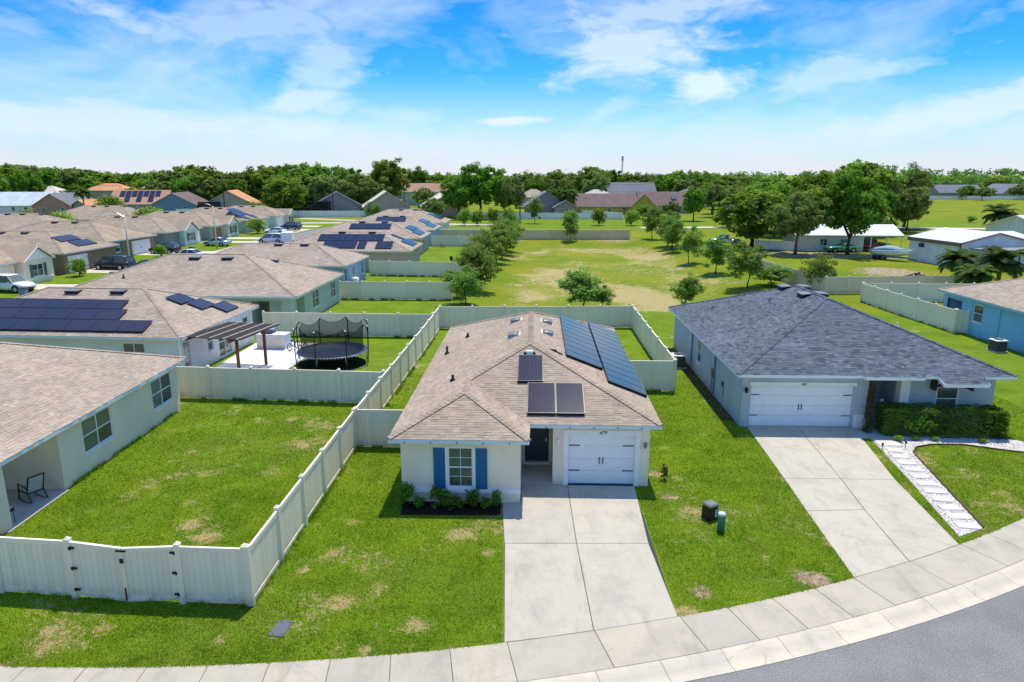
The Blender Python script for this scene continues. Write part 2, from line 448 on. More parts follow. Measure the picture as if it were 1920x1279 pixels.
def grass_col(t, bladed):
    """lawn colour from world position plus the 'dry' and 'soil' wear stored on the mesh"""
    v = t.pos()
    at = lambda n: t.new('ShaderNodeAttribute', attribute_name=n).outputs['Fac']
    dry, soil, olive = at('dry'), at('soil'), at('olive')
    a = t.noise(v, 0.45, 5, 0.6, 0.5); b = t.noise(v, 2.6, 5, 0.7, 0.8); f = t.noise(v, 26, 4, 0.75)
    g = t.mix(t.remap(a, 0.3, 0.7), (0.115, 0.210, 0.010, 1), (0.190, 0.285, 0.016, 1))
    g = t.mix(t.math('MULTIPLY', t.remap(b, 0.42, 0.75), 0.6), g, (0.215, 0.300, 0.016, 1))
    g = t.mix(t.math('MULTIPLY', t.remap(t.noise(v, 0.21, 3, 0.6, 0.4), 0.45, 0.7), 0.5), g, (0.175, 0.235, 0.030, 1))
    g = t.mix(t.math('MULTIPLY', t.remap(t.noise(v, 1.3, 4, 0.6), 0.52, 0.72), 0.7), g, (0.078, 0.168, 0.008, 1))
    far = t.mix(t.remap(t.noise(v, 0.10, 4, 0.6), 0.35, 0.7), (0.150, 0.225, 0.010, 1), (0.265, 0.270, 0.020, 1))
    g = t.mix(olive, g, far)
    if not bladed:
        g = t.mix(1.0, g, t.mix(t.remap(f, 0.3, 0.7), (0.55, 0.55, 0.55, 1), (1.25, 1.25, 1.2, 1)), 'MULTIPLY')
    n1 = t.noise(v, 5.5, 6, 0.85, 1.2); n2 = t.noise(t.scaled(v, (1, 1.7, 1), rot=(0, 0, .5)), 1.9, 5, 0.75, 1.0)
    n = t.math('ADD', t.math('MULTIPLY', n1, 0.62), t.math('MULTIPLY', n2, 0.38))
    nf = t.noise(t.scaled(v, (1, .75, 1)), 1.15, 7, 0.85, 1.5)
    mxn = t.new('ShaderNodeMix'); t.l.new(t.math('MULTIPLY', olive, 0.85), mxn.inputs[0]); t.l.new(n, mxn.inputs[2]); t.l.new(nf, mxn.inputs[3]); n = mxn.outputs[0]
    k = t.math('SUBTRACT', t.math('ADD', n, t.math('MULTIPLY', t.math('SUBTRACT', dry, 0.15), 0.50)), 0.650)
    straw = t.mix(t.remap(f, 0.3, 0.7), (0.27, 0.225, 0.075, 1), (0.52, 0.44, 0.215, 1))
    g = t.mix(t.remap(k, 0.0, 0.075), g, straw)
    ks = t.math('SUBTRACT', t.math('ADD', n, t.math('MULTIPLY', soil, 0.50)), 0.650)
    dirt = t.mix(t.remap(b, 0.35, 0.65), (0.24, 0.165, 0.10, 1), (0.50, 0.39, 0.26, 1))
    g = t.mix(t.remap(ks, 0.0, 0.07), g, dirt)
    return g, f

def mk_grass(name, bladed):
    t = NT(name); g, f = grass_col(t, bladed)
    if bladed:
        r = t.new('ShaderNodeNewGeometry').outputs['Random Per Island']
        g = t.mix(1.0, g, t.ramp(r, [(0, (0.70, 0.76, 0.65, 1)), (0.45, (1.60, 1.55, 1.3, 1)), (0.85, (2.4, 2.1, 1.7, 1)), (0.93, (2.6, 2.1, 2.2, 1)), (1.0, (4.2, 2.7, 7.0, 1))]), 'MULTIPLY')
        d = t.new('ShaderNodeBsdfDiffuse'); t.l.new(g, d.inputs[0])
        tr = t.new('ShaderNodeBsdfTranslucent'); t.l.new(g, tr.inputs[0])
        mx = t.new('ShaderNodeMixShader'); mx.inputs[0].default_value = 0.35
        t.l.new(d.outputs[0], mx.inputs[1]); t.l.new(tr.outputs[0], mx.inputs[2])
        t.l.new(mx.outputs[0], t.out.inputs[0])
        return t.m
    t.bump(f, 0.9, 0.05)
    return t.fin(g, 0.95, 0.08)

def leaf(name, c1, c2, trans=0.3):
    if name in _mats: return _mats[name]
    t = NT(name)
    geo = t.new('ShaderNodeNewGeometry'); oi = t.new('ShaderNodeObjectInfo')
    col = t.mix(geo.outputs['Random Per Island'], c1, c2)
    n = t.noise(t.coord(), 0.8, 3)
    col = t.mix(t.math('MULTIPLY', t.remap(n, 0.35, 0.7), 0.5), col, sc(c2, 1.25))
    hs = t.new('ShaderNodeHueSaturation')
    t.l.new(t.remap(oi.outputs['Random'], 0, 1, 0.485, 0.515, False), hs.inputs['Hue'])
    t.l.new(t.remap(oi.outputs['Random'], 0, 1, 0.80, 1.20, False), hs.inputs['Value'])
    t.l.new(col, hs.inputs['Color'])
    d = t.new('ShaderNodeBsdfDiffuse'); t.l.new(hs.outputs[0], d.inputs[0])
    tr = t.new('ShaderNodeBsdfTranslucent'); t.l.new(hs.outputs[0], tr.inputs[0])
    mx = t.new('ShaderNodeMixShader'); mx.inputs[0].default_value = trans
    t.l.new(d.outputs[0], mx.inputs[1]); t.l.new(tr.outputs[0], mx.inputs[2])
    t.l.new(mx.outputs[0], t.out.inputs[0])
    _mats[name] = t.m
    return t.m

def bark(name, c):
    if name in _mats: return _mats[name]
    t = NT(name); v = t.scaled(t.coord(), (9, 9, 1.5))
    n = t.noise(v, 1.5, 5, 0.7)
    t.bump(n, 0.8, 0.03)
    _mats[name] = t.fin(t.mix(t.remap(n, 0.3, 0.7), sc(c, 0.6), sc(c, 1.3)), 0.9, 0.1)
    return _mats[name]

def glass(name='window_glass', c=(0.040, 0.062, 0.062, 1)):
    if name in _mats: return _mats[name]
    t = NT(name); v = t.coord()
    rnd = t.new('ShaderNodeObjectInfo').outputs['Random']
    z = t.new('ShaderNodeSeparateXYZ'); t.l.new(v, z.inputs[0])
    w = t.new('ShaderNodeTexWave', wave_type='BANDS', bands_direction='Z'); t.l.new(v, w.inputs[0]); w.inputs['Scale'].default_value = 9.0
    blind = t.mix(w.outputs['Fac'], (0.13, 0.155, 0.15, 1), (0.24, 0.27, 0.265, 1))
    col = t.mix(t.remap(rnd, 0.35, 0.75, 0.0, 0.75), c, blind)
    m = t.fin(col, 0.06, 0.9)
    _mats[name] = m
    return m

def solar(name='solar_cells'):
    t = NT(name); v = t.coord()
    b = t.new('ShaderNodeTexBrick', offset=0.0); t.l.new(v, b.inputs['Vector'])
    b.inputs['Scale'].default_value = 1.0; b.inputs['Brick Width'].default_value = 0.165; b.inputs['Row Height'].default_value = 0.165
    b.inputs['Mortar Size'].default_value = 0.006; b.inputs['Mortar Smooth'].default_value = 0.1
    b.inputs['Color1'].default_value = (0.016, 0.014, 0.026, 1); b.inputs['Color2'].default_value = (0.022, 0.018, 0.034, 1); b.inputs['Mortar'].default_value = (0.055, 0.055, 0.075, 1)
    n = t.noise(v, 1.4, 3, 0.6)
    col = t.mix(t.math('MULTIPLY', t.remap(n, 0.45, 0.7), 0.5), b.outputs['Color'], (0.042, 0.024, 0.062, 1))
    col = t.mix(t.math('MULTIPLY', t.remap(t.noise(v, 6, 4), 0.5, 0.8), 0.10), col, (0.13, 0.12, 0.11, 1))
    return t.fin(col, 0.12, 0.5)

M = dict(
    grass=mk_grass('lawn_ground', False), blades=mk_grass('grass_blades', True), asphalt=asphalt(),
    walk=concrete('sidewalk_concrete', lin(184, 176, 160), 0.32), drive=concrete('driveway_concrete', lin(190, 183, 168), 0.34), kerb=concrete('kerb_concrete', lin(206, 196, 178), 0.2),
    patio=concrete('patio_concrete', lin(226, 224, 228), 0.08), porch=concrete('porch_concrete', lin(186, 184, 180), 0.2),
    tan=shingle('tan_shingles', lin(172, 156, 138), 0.17, 0.12), grey=shingle('slate_grey_shingles', lin(99, 108, 119), 0.44, 0.10),
    tan2=shingle('pinkish_tan_shingles', lin(175, 160, 144), 0.16, 0.12), tan3=shingle('sand_shingles', lin(166, 151, 132), 0.14, 0.14),
    cream=stucco('cream_stucco', lin(250, 236, 212)), greige=stucco('greige_stucco', lin(240, 227, 204)), bluegrey=stucco('blue_grey_stucco', lin(190, 200, 206)),
    white_st=stucco('white_stucco', lin(228, 230, 228)), sage=stucco('sage_stucco', lin(168, 180, 164)), tanwall=stucco('tan_stucco', lin(196, 182, 160)),
    skyblue=stucco('sky_blue_stucco', lin(138, 196, 228)), brownwall=stucco('brown_stucco', lin(150, 128, 108)), paleblue=stucco('pale_blue_stucco', lin(150, 178, 205)),
    slate=stucco('slate_blue_stucco', lin(120, 145, 172)), pink=stucco('dusty_pink_stucco', lin(190, 145, 130)), taupe=stucco('taupe_stucco', lin(176, 166, 164)),
    yellow=stucco('mustard_stucco', lin(196, 176, 84)), palegreen=stucco('pale_green_stucco', lin(190, 206, 188)), greywall=stucco('mid_grey_stucco', lin(150, 150, 154)),
    soffit=plain('soffit_paint', lin(214, 214, 208), 0.7), trim=plain('white_trim', lin(238, 240, 238), 0.5, var=0.05), trim_aqua=plain('pale_aqua_trim', lin(206, 224, 226), 0.5, var=0.05),
    trim_sky=plain('sky_trim', lin(150, 200, 222), 0.5, var=0.05), trim_cream=plain('cream_trim', lin(228, 222, 208), 0.5, var=0.05),
    vinyl=vinyl('vinyl_fence', lin(248, 234, 208)), vinyl_w=vinyl('white_vinyl_fence', lin(240, 240, 236)),
    vinyl_t=vinyl('khaki_vinyl_fence', lin(222, 210, 184)), beige_wall=stucco('beige_block', lin(228, 208, 168)),
    glass=glass(), black=plain('black_metal', (0.012, 0.012, 0.013, 1), 0.45, 0.4), dark=plain('dark_vent', (0.035, 0.034, 0.033, 1), 0.6),
    vent=plain('grey_vent_metal', lin(128, 126, 124), 0.45, 0.5, 0.3), white_metal=plain('white_metal', lin(240, 241, 240), 0.4, 0.5, var=0.05),
    shutter=plain('blue_shutter', lin(38, 106, 150), 0.5, var=0.08), shutter_g=plain('green_shutter', lin(62, 110, 108), 0.5, var=0.08), teal_door=plain('teal_door', lin(22, 66, 72), 0.4, 0.4, var=0.08),
    garage=plain('garage_white', lin(240, 242, 243), 0.45, 0.35, var=0.04), garage_brown=plain('garage_brown', lin(140, 108, 80), 0.6),
    solar=solar(), panel_frame=plain('panel_frame_metal', (0.05, 0.05, 0.06, 1), 0.35, 0.5, 0.5), alu=plain('aluminium', lin(200, 203, 208), 0.35, 0.5, 0.6, var=0.05), wood=plain('red_brown_wood', lin(118, 74, 54), 0.7, var=0.3, scale=6), wood_dark=plain('dark_slats', lin(66, 58, 52), 0.75, var=0.25, scale=6),
    wood_pale=plain('pale_batten', lin(196, 186, 170), 0.7, var=0.1), soil=plain('mulch', (0.030, 0.021, 0.015, 1), 0.95, 0.05, var=0.5, scale=14), steel=plain('galvanised_steel', lin(168, 172, 172), 0.4, 0.5, 0.7),
    fabric=plain('grey_fabric', lin(170, 180, 188), 0.9, 0.1), teal_box=plain('green_pedestal', lin(70, 132, 116), 0.55, var=0.06), plate=plain('grey_cover', lin(96, 100, 112), 0.7, var=0.15, scale=20),
    oldpole=plain('weathered_pole', (0.07, 0.055, 0.045, 1), 0.9, 0.1), pole=plain('concrete_pole', lin(206, 200, 190), 0.7, var=0.08), stone=concrete('white_step', lin(212, 206, 198), 0.2),
    rubber=plain('tyre_rubber', (0.014, 0.014, 0.015, 1), 0.8, 0.2), rim=plain('wheel_rim', lin(190, 192, 196), 0.3, 0.5, 0.8), carglass=glass('car_glass', (0.012, 0.016, 0.018, 1)), lamp_w=plain('headlamp', lin(232, 236, 240), 0.15, 0.6), lamp_r=plain('tail_lamp', (0.32, 0.012, 0.010, 1), 0.2, 0.6),
    metalroof=plain('white_metal_roof', lin(214, 218, 222), 0.45, 0.4, var=0.07, scale=0.4), barn=plain('chalky_white_wall', lin(214, 220, 226), 0.8, 0.2, var=0.14, scale=0.7), rust=plain('rust_trim', lin(150, 80, 70), 0.7),
    bark=bark('grey_bark', (0.13, 0.11, 0.095, 1)), barkd=bark('dark_bark', (0.085, 0.065, 0.05, 1)), thatch=plain('dry_palm_skirt', lin(170, 130, 90), 0.9),
)

# ------------------------------------------------------------------ terrain
RC = (-10.6, 72.8)                      # centre of the street's bend
R_IN, R_OUT, R_KERB = 57.85, 59.35, 60.1
def sstep(a, b, x):
    t = np.clip((np.asarray(x, float) - a) / (b - a), 0, 1); return t * t * (3 - 2 * t)
def terr(x, y):
    x = np.asarray(x, float); y = np.asarray(y, float)
    r = np.hypot(x - RC[0], y - RC[1])
    z = -0.34 * sstep(58.4, 58.9, r) * (y < 46)
    win = sstep(-5.5, 2, x) * (1 - sstep(20, 28, x)) * sstep(58, 68, y) * (1 - sstep(124, 132, y))
    z = z - 0.75 * win
    z = z + 9.0 * sstep(180, 620, x) * sstep(420, 900, y) + 5.0 * sstep(-250, -700, x) * sstep(500, 1000, y)
    z = z + 0.05 * (fbm(x * 0.13, y * 0.13, 3) - 0.5) * sstep(60, 70, y)
    return z
def tz(x, y): return float(terr(x, y))

DRY = [(-10.4, 22.0, .9, .5), (-11.6, 24.3, .9, .32), (-14.2, 24.5, .8, .3), (-10.2, 25.5, .5, .42), (-11.4, 23.0, .9, .42), (-12.3, 29.3, .5, .3), (-11.6, 22.2, .8, .34), (-10.4, 33.6, .9, .22),
       (-5.5, 17.7, 1.0, .30), (-4.4, 19.7, .8, .36), (-6.4, 18.5, .9, .28), (-0.9, 18.5, .55, .42), (-2.8, 20.6, .45, .36), (-4.3, 18.5, 1.1, .28), (-5.8, 16.0, .8, .36), (-4.3, 15.8, .7, .32), (-2.0, 21.7, .35, .38),
       (-12.5, 16.5, .9, .42), (-11.2, 16.0, .7, .5), (-10.0, 16.0, .6, .44), (-12.3, 15.8, .6, .44), (-9.8, 17.0, .6, .3), (7.2, 23.2, .9, .26), (6.4, 23.2, .8, .36), (7.4, 19.7, 1.0, .28), (9.5, 21.7, 1.2, .22),
       (8.8, 39.2, 1.4, .32), (10.3, 26.0, 1.2, .2), (17.8, 28.1, .7, .34), (18.3, 23.4, .7, .34), (14.0, 74.9, 5, .26), (15.4, 68.2, 5, .28), (14.5, 99, 5, .16), (2.3, 75, 4, .18), (9.3, 122, 3, .22), (-1.6, 68, 3, .26),
       (21.8, 83, 3, .2), (18.6, 93, 4, .22), (8, 84, 6, .16), (39.6, 99, 4, .2), (45.7, 99, 4, .2), (-6.9, 45, .6, .34), (-6.6, 38, .5, .34), (-7.0, 30, .35, .4), (-6.9, 25, .3, .4), (-7.2, 21, .35, .38)]
_r = np.random.default_rng(77)
DRY = [(a, b, c * .8, w * (.72 if b < 36 else 1)) for a, b, c, w in DRY]
DRY += [(a, b, c, w) for a, b, c, w in zip(_r.uniform(-16, 24, 190), 14.8 + 24 * _r.random(190) ** 1.4, _r.uniform(.12, .42, 190), _r.uniform(.25, .85, 190))]
SOIL = [(6.1, 24.5, .7, .42), (5.6, 18.2, .55, .46), (8.9, 19.1, .65, .40), (5.9, 26.5, .5, .45), (9.4, 18.75, .5, .42), (48, 90.3, 4, .40), (49.6, 86.8, 4, .34), (45, 85.3, 4, .28), (45, 107, 5, .46), (52, 106, 5, .46), (39.5, 110, 6, .38), (59, 103, 4, .32),
        (24.6, 97.6, 1.6, .46), (25.6, 86.5, 1.6, .46), (25.6, 73, 2.0, .46), (26.8, 118, 1.6, .42), (26, 80, 2.5, .36), (-3.6, 85, 2.2, .46), (-4.0, 73, 1.2, .40), (-2.6, 96, 1.2, .42), (10, 133.5, 12, .26), (-1, 131, 3, .40), (20, 132.5, 4, .38), (10.75, 36, .5, .42), (10.9, 40, .5, .42)]
def wear(x, y):
    d = 0.235 + 0.15 * sstep(0.52, 0.72, fbm(x * 0.9 + 3, y * 0.9, 3)) * (y < 60) + 0.14 * sstep(0.5, 0.7, fbm(x * 0.22, y * 0.22 + 9, 3))
    s = 0.0 * x
    for cx, cy, r, w in DRY: d = d + .50 * w * np.exp(-((x - cx) ** 2 + (y - cy) ** 2) / (r * r * 1.2))
    for cx, cy, r, w in SOIL: s = s + w * np.exp(-((x - cx) ** 2 + (y - cy) ** 2) / (r * r))
    o = np.maximum(sstep(-6, 0, x) * sstep(58, 64, y) * 0.9, sstep(120, 170, y))
    o = np.maximum(o, sstep(28, 33, x) * sstep(68, 76, y) * 0.5)
    o = o * (1 - 0.85 * sstep(150, 156, y) * (1 - sstep(185, 200, y)) * (x < 120))
    bas = sstep(-3, 3, x) * (1 - sstep(22, 27, x)) * sstep(60, 66, y) * (1 - sstep(120, 130, y))
    d = d + bas * (0.15 + 0.17 * sstep(0.45, 0.6, fbm(x * 0.15 + 5, y * 0.09, 3)))
    return d, s, o

def build_ground():
    def lines(segs):
        out = []
        for a, b, st in segs: out += list(np.arange(a, b - 1e-6, st))
        return np.array(out + [segs[-1][1]])
    xs = lines([(-4000, -900, 200), (-900, -300, 60), (-300, -70, 8), (-70, -20, 1.6), (-20, 28, 0.3), (28, 70, 1.2), (70, 300, 8), (300, 900, 50), (900, 4000, 200)])
    ys = lines([(-60, 8, 8), (8, 12, 1), (12, 40, 0.28), (40, 70, 0.7), (70, 140, 1.2), (140, 300, 6), (300, 1000, 40), (1000, 7000, 300)])
    X, Y = np.meshgrid(xs, ys)
    Z = terr(X, Y)
    V = np.stack([X.ravel(), Y.ravel(), Z.ravel()], 1)
    nx, ny = len(xs), len(ys)
    i = np.arange(nx * ny).reshape(ny, nx)
    F = np.stack([i[:-1, :-1].ravel(), i[:-1, 1:].ravel(), i[1:, 1:].ravel(), i[1:, :-1].ravel()], 1)
    d, s, o = wear(V[:, 0], V[:, 1])
    me = np_mesh('ground', V, F, M['grass'], dict(dry=d, soil=s, olive=o))
    me.polygons.foreach_set('use_smooth', np.ones(len(me.polygons), bool))
    tag(obj('ground', me), kind='structure')
build_ground()

def arc(r, th): return (RC[0] + r * math.sin(th), RC[1] - r * math.cos(th))

# street in front, kerb and pavement
def build_street():
    mb = MB(); n = 60
    t0, t1 = rad(-40), rad(75)
    for k in range(n):
        a, b = t0 + (t1 - t0) * k / n, t0 + (t1 - t0) * (k + 1) / n
        p, q = arc(R_KERB - 0.02, a), arc(R_KERB - 0.02, b); p2, q2 = arc(R_KERB + 8.5, a), arc(R_KERB + 8.5, b)
        mb.poly([(*p2, -0.075), (*q2, -0.075), (*q, -0.075), (*p, -0.075)])
    tag(mb.build('street', M['asphalt']), kind='structure')
    # pavement slabs
    walk = tag(empty('sidewalk'), kind='structure')
    th = lambda x: math.asin((x - RC[0]) / R_IN)
    joints = [th(-0.13), th(2.23), th(4.68)]
    d = 1.51 / R_IN
    left = [joints[0] - d * k for k in range(1, 22)]
    mid = [joints[2] + (th(10.42) - joints[2]) * k / 4 for k in range(1, 5)]
    apron = [th(12.65), th(14.95)]
    right = [apron[-1] + d * k for k in range(1, 12)]
    js = sorted(left + joints + mid + apron + right)
    for a, b in zip(js[:-1], js[1:]):
        g = 0.007 / R_IN
        m_ = MB(); pts = []
        for k in range(4): pts.append(arc(R_OUT - 0.008, a + g + (b - a - 2 * g) * k / 3))
        for k in range(4): pts.append(arc(R_IN, b - g - (b - a - 2 * g) * k / 3))
        m_.prism(pts, -0.12, 0.035 + random.uniform(-.003, .003), 0.010)
        m_.build('slab', M['walk'], walk)
    # sunken bed under the joints
    mb = MB()
    for k in range(n):
        a, b = t0 + (t1 - t0) * k / n, t0 + (t1 - t0) * (k + 1) / n
        mb.poly([(*arc(R_KERB + .1, a), -0.095), (*arc(R_KERB + .1, b), -0.095), (*arc(R_OUT + .02, b), -0.085), (*arc(R_OUT + .02, a), -0.085)])
        mb.poly([(*arc(R_OUT + .02, a), -0.02), (*arc(R_OUT + .02, b), -0.02), (*arc(R_IN + .02, b), -0.02), (*arc(R_IN + .02, a), -0.02)])
    mb.build('joint_bed', M['dark'], walk)
    # rolled kerb in lengths
    kerb = tag(empty('kerb'), kind='structure')
    ks = [th(5.0) + (1.72 / R_OUT) * k for k in range(-14, 22)]
    prof = [(R_OUT + 0.006, 0.032), (R_OUT + 0.14, 0.026), (R_OUT + 0.28, -0.005), (R_OUT + 0.42, -0.052), (R_OUT + 0.50, -0.070), (R_OUT + 0.56, -0.074), (R_KERB, -0.060), (R_KERB, -0.2), (R_OUT + 0.006, -0.2)]
    for a, b in zip(ks[:-1], ks[1:]):
        g = 0.006 / R_OUT
        secs = []
        for k in range(4):
            t = a + g + (b - a - 2 * g) * k / 3
            secs.append([(*arc(r, t), z) for r, z in prof])
        MB().loft(secs).build('kerb_length', M['kerb'], kerb)
build_street()

def slabs(name, polys, mat, z=0.03, bed=True):
    root = tag(empty(name), kind='structure')
    for p in polys:
        MB().prism(p, -0.1, z + random.uniform(-.002, .002), 0.012).build('slab', mat, root)
    return root
yin = lambda x: RC[1] - math.sqrt(R_IN ** 2 - (x - RC[0]) ** 2)
g_ = 0.009
slabs('driveway', [[(-0.20, yin(-0.16) + .02), (1.0, yin(1.0) + .02), (2.21 - g_, yin(2.2) + .02), (2.16 - g_, 20.95), (-0.24, 20.95)],
                   [(2.21 + g_, yin(2.2) + .02), (3.4, yin(3.4) + .02), (4.62, yin(4.62) + .02), (4.56, 20.95), (2.16 + g_, 20.95)],
                   [(-0.25, 20.97), (2.16 - g_, 20.97), (2.20 - g_, 25.46), (0.37, 25.52), (0.33, 23.95), (-0.36, 23.98)],
                   [(2.16 + g_, 20.97), (4.56, 20.97), (4.84, 25.34), (2.20 + g_, 25.43)]], M['drive'])
slabs('neighbour_driveway', [[(10.47, yin(10.47) + .02), (11.6, yin(11.6) + .02), (12.66 - g_, yin(12.66) + .02), (12.97 - g_, 23.36), (10.80, 23.24)],
                             [(12.66 + g_, yin(12.66) + .02), (13.8, yin(13.8) + .02), (14.90, yin(14.90) + .02), (15.48, 25.94), (13.33 + g_, 26.0), (12.97 + g_, 23.36)],
                             [(10.80, 23.26), (12.97 - g_, 23.38), (13.33 - g_, 26.0), (11.05, 26.06)],
                             [(11.05, 26.08), (13.33 - g_, 26.02), (13.98 - g_, 32.14), (11.52, 32.18)], [(13.33 + g_, 26.02), (15.48, 25.96), (16.62, 31.7), (16.55, 32.1), (13.98 + g_, 32.14)]], M['drive'])
tag(MB().prism([(-0.2, 15.6), (4.6, 16.9), (4.8, 25.3), (0.35, 25.5), (0.3, 23.9), (-.3, 23.9)], -0.02, 0.008).build('driveway_bed', M['dark']), kind='structure')
tag(MB().prism([(10.55, 19.2), (14.8, 21.1), (15.4, 25.94), (16.5, 31.7), (11.6, 32.1), (11.1, 26.0)], -0.02, 0.008).build('neighbour_driveway_bed', M['dark']), kind='structure')

# near lawns: real blades of grass
def in_poly(x, y, P):
    inside = np.zeros(x.shape, bool); n = len(P)
    for i in range(n):
        (x1, y1), (x2, y2) = P[i], P[(i + 1) % n]
        c = ((y1 > y) != (y2 > y)) & (x < (x2 - x1) * (y - y1) / (y2 - y1 + 1e-12) + x1)
        inside ^= c
    return inside
NOGRASS = [[(-0.27, 14), (4.64, 14), (4.84, 25.4), (5.5, 25.3), (6.3, 42.6), (-3.4, 42.6), (-4.15, 24.0), (-4.1, 22.95), (-0.3, 22.95)],
           [(10.42, 17), (14.9, 17), (14.92, 20.95), (15.5, 25.95), (16.62, 31.7), (24.0, 31.9), (24.4, 49), (12.0, 49), (11.0, 32.2), (11.5, 32.1)],
           [(15.26, 21.3), (16.46, 22.0), (17.24, 26.0), (17.8, 28.75), (18.35, 29.45), (19.2, 29.75), (20.6, 29.7), (21.5, 29.3), (22.4, 28.9), (23.2, 28.7), (23.8, 29.0), (23.6, 30.2), (22.8, 31.5), (16.8, 31.5), (16.74, 30.1), (16.07, 25.96)],
           [(-40, 21.4), (-17.35, 21.4), (-17.4, 34.8), (-40, 34.8)]]
EDGES = [((-15.0, 18.15), (-12.7, 17.9)), ((-12.7, 17.9), (-7.5, 17.5)), ((-7.40, 17.5), (-6.95, 29.3)), ((-7.5, 17.6), (-7.1, 29.3)), ((-17.2, 36.35), (-6.9, 35.4)), ((-7.0, 29.35), (-4.4, 29.25)), ((-17.4, 25.2), (-17.4, 34.7)), ((-19, 51.9), (-6, 51.1)), ((-6.9, 29.4), (-5.7, 54)), ((9.2, 37.6), (6.2, 37.7)), ((34.4, 52.8), (33.9, 66.4)), ((-17, 67.7), (-5.9, 67.2)), ((-17.4, 84.5), (-5, 82.7))]
def build_blades():
    n = 900000
    x = RNG.uniform(-17.6, 27, n); y = 14.0 + RNG.random(n) ** 1.5 * 27
    keep = RNG.random(n) < np.clip((24.0 / y) ** 1.6, 0, 1)
    r = np.hypot(x - RC[0], y - RC[1]); keep &= r < R_IN + 0.045
    keep &= (np.abs(x) < y * 0.80 + 1.5)
    d, s, o = wear(x, y)
    keep &= RNG.random(n) > np.clip((d - 0.32) * 1.0, 0, 0.3)
    keep &= RNG.random(n) > np.clip((s - 0.2) * 2.4, 0, 0.75)
    for P in NOGRASS: keep &= ~in_poly(x, y, P)
    x, y, d, s, o = x[keep], y[keep], d[keep], s[keep], o[keep]
    ex, ey = [], []
    for (xa, ya), (xb, yb) in EDGES:
        L = math.hypot(xb - xa, yb - ya); m = int(L * 170); t_ = RNG.random(m); off = RNG.normal(0, .06, m)
        m_ = fbm((xa + (xb - xa) * t_) * 2.3, (ya + (yb - ya) * t_) * 2.3, 2) > .42
        ex.append((xa + (xb - xa) * t_ - (yb - ya) / L * off)[m_]); ey.append((ya + (yb - ya) * t_ + (xb - xa) / L * off)[m_])
    nx_ = sum(len(q) for q in ex); tall = np.concatenate([np.zeros(len(x)), np.ones(nx_)])
    x = np.concatenate([x] + ex); y = np.concatenate([y] + ey); d = np.concatenate([d, np.full(nx_, .1)]); s = np.concatenate([s, np.zeros(nx_)]); o = np.concatenate([o, np.zeros(nx_)]); n = len(x)
    h = RNG.uniform(0.025, 0.07, n) * (0.7 + 0.7 * fbm(x * 1.5, y * 1.5, 2)) * (1 + 2.2 * tall); w = RNG.uniform(0.008, 0.017, n) * np.clip(y / 20, .9, 2)
    a = RNG.uniform(0, 2 * np.pi, n); l = RNG.uniform(0.0, 0.055, n); b = RNG.uniform(0, 2 * np.pi, n)
    z = terr(x, y) - 0.004
    z = np.where(np.hypot(x - RC[0], y - RC[1]) > R_IN - 0.01, 0.03, z)
    P0 = np.stack([x - np.cos(a) * w, y - np.sin(a) * w, z], 1); P1 = np.stack([x + np.cos(a) * w, y + np.sin(a) * w, z], 1)
    P2 = np.stack([x + np.cos(b) * l, y + np.sin(b) * l, z + h], 1)
    V = np.stack([P0, P1, P2], 1).reshape(-1, 3); F = np.arange(3 * n).reshape(-1, 3)
    rp = lambda q: np.repeat(q, 3)
    me = np_mesh('grass', V, F, M['blades'], dict(dry=rp(d), soil=rp(s), olive=rp(o)))
    tag(obj('grass', me), 'short bright green lawn grass with dry straw patches', 'grass', kind='stuff')
    return n
build_blades()

# ------------------------------------------------------------------ building kit
def pt(side, R, a, z, out=0.0):
    x0, x1, y0, y1 = R
    return {'f': (a, y0 - out, z), 'b': (a, y1 + out, z), 'l': (x0 - out, a, z), 'r': (x1 + out, a, z)}[side]
def sbox(mb, side, R, a0, a1, z0, z1, o0, o1):
    p, q = pt(side, R, a0, z0, o0), pt(side, R, a1, z1, o1)
    return mb.box(p[0], q[0], p[1], q[1], z0, z1)
def wall(mb, side, R, a0, a1, z0, z1, holes=(), depth=0.14):
    """wall face with real openings and reveals"""
    A = sorted({a0, a1, *[h[0] for h in holes], *[h[1] for h in holes]}); Zs = sorted({z0, z1, *[h[2] for h in holes], *[h[3] for h in holes]})
    for i in range(len(A) - 1):
        for j in range(len(Zs) - 1):
            ca, cz = (A[i] + A[i + 1]) / 2, (Zs[j] + Zs[j + 1]) / 2
            if any(h[0] < ca < h[1] and h[2] < cz < h[3] for h in holes): continue
            mb.poly([pt(side, R, A[i], Zs[j]), pt(side, R, A[i + 1], Zs[j]), pt(side, R, A[i + 1], Zs[j + 1]), pt(side, R, A[i], Zs[j + 1])])
    for h in holes:
        b0, b1, c0, c1 = h[:4]; d = h[4] if len(h) > 4 else depth
        q = [(b0, c0), (b1, c0), (b1, c1), (b0, c1)]
        for k in range(4):
            (u, w), (u2, w2) = q[k], q[(k + 1) % 4]
            mb.poly([pt(side, R, u, w), pt(side, R, u2, w2), pt(side, R, u2, w2, -d), pt(side, R, u, w, -d)])

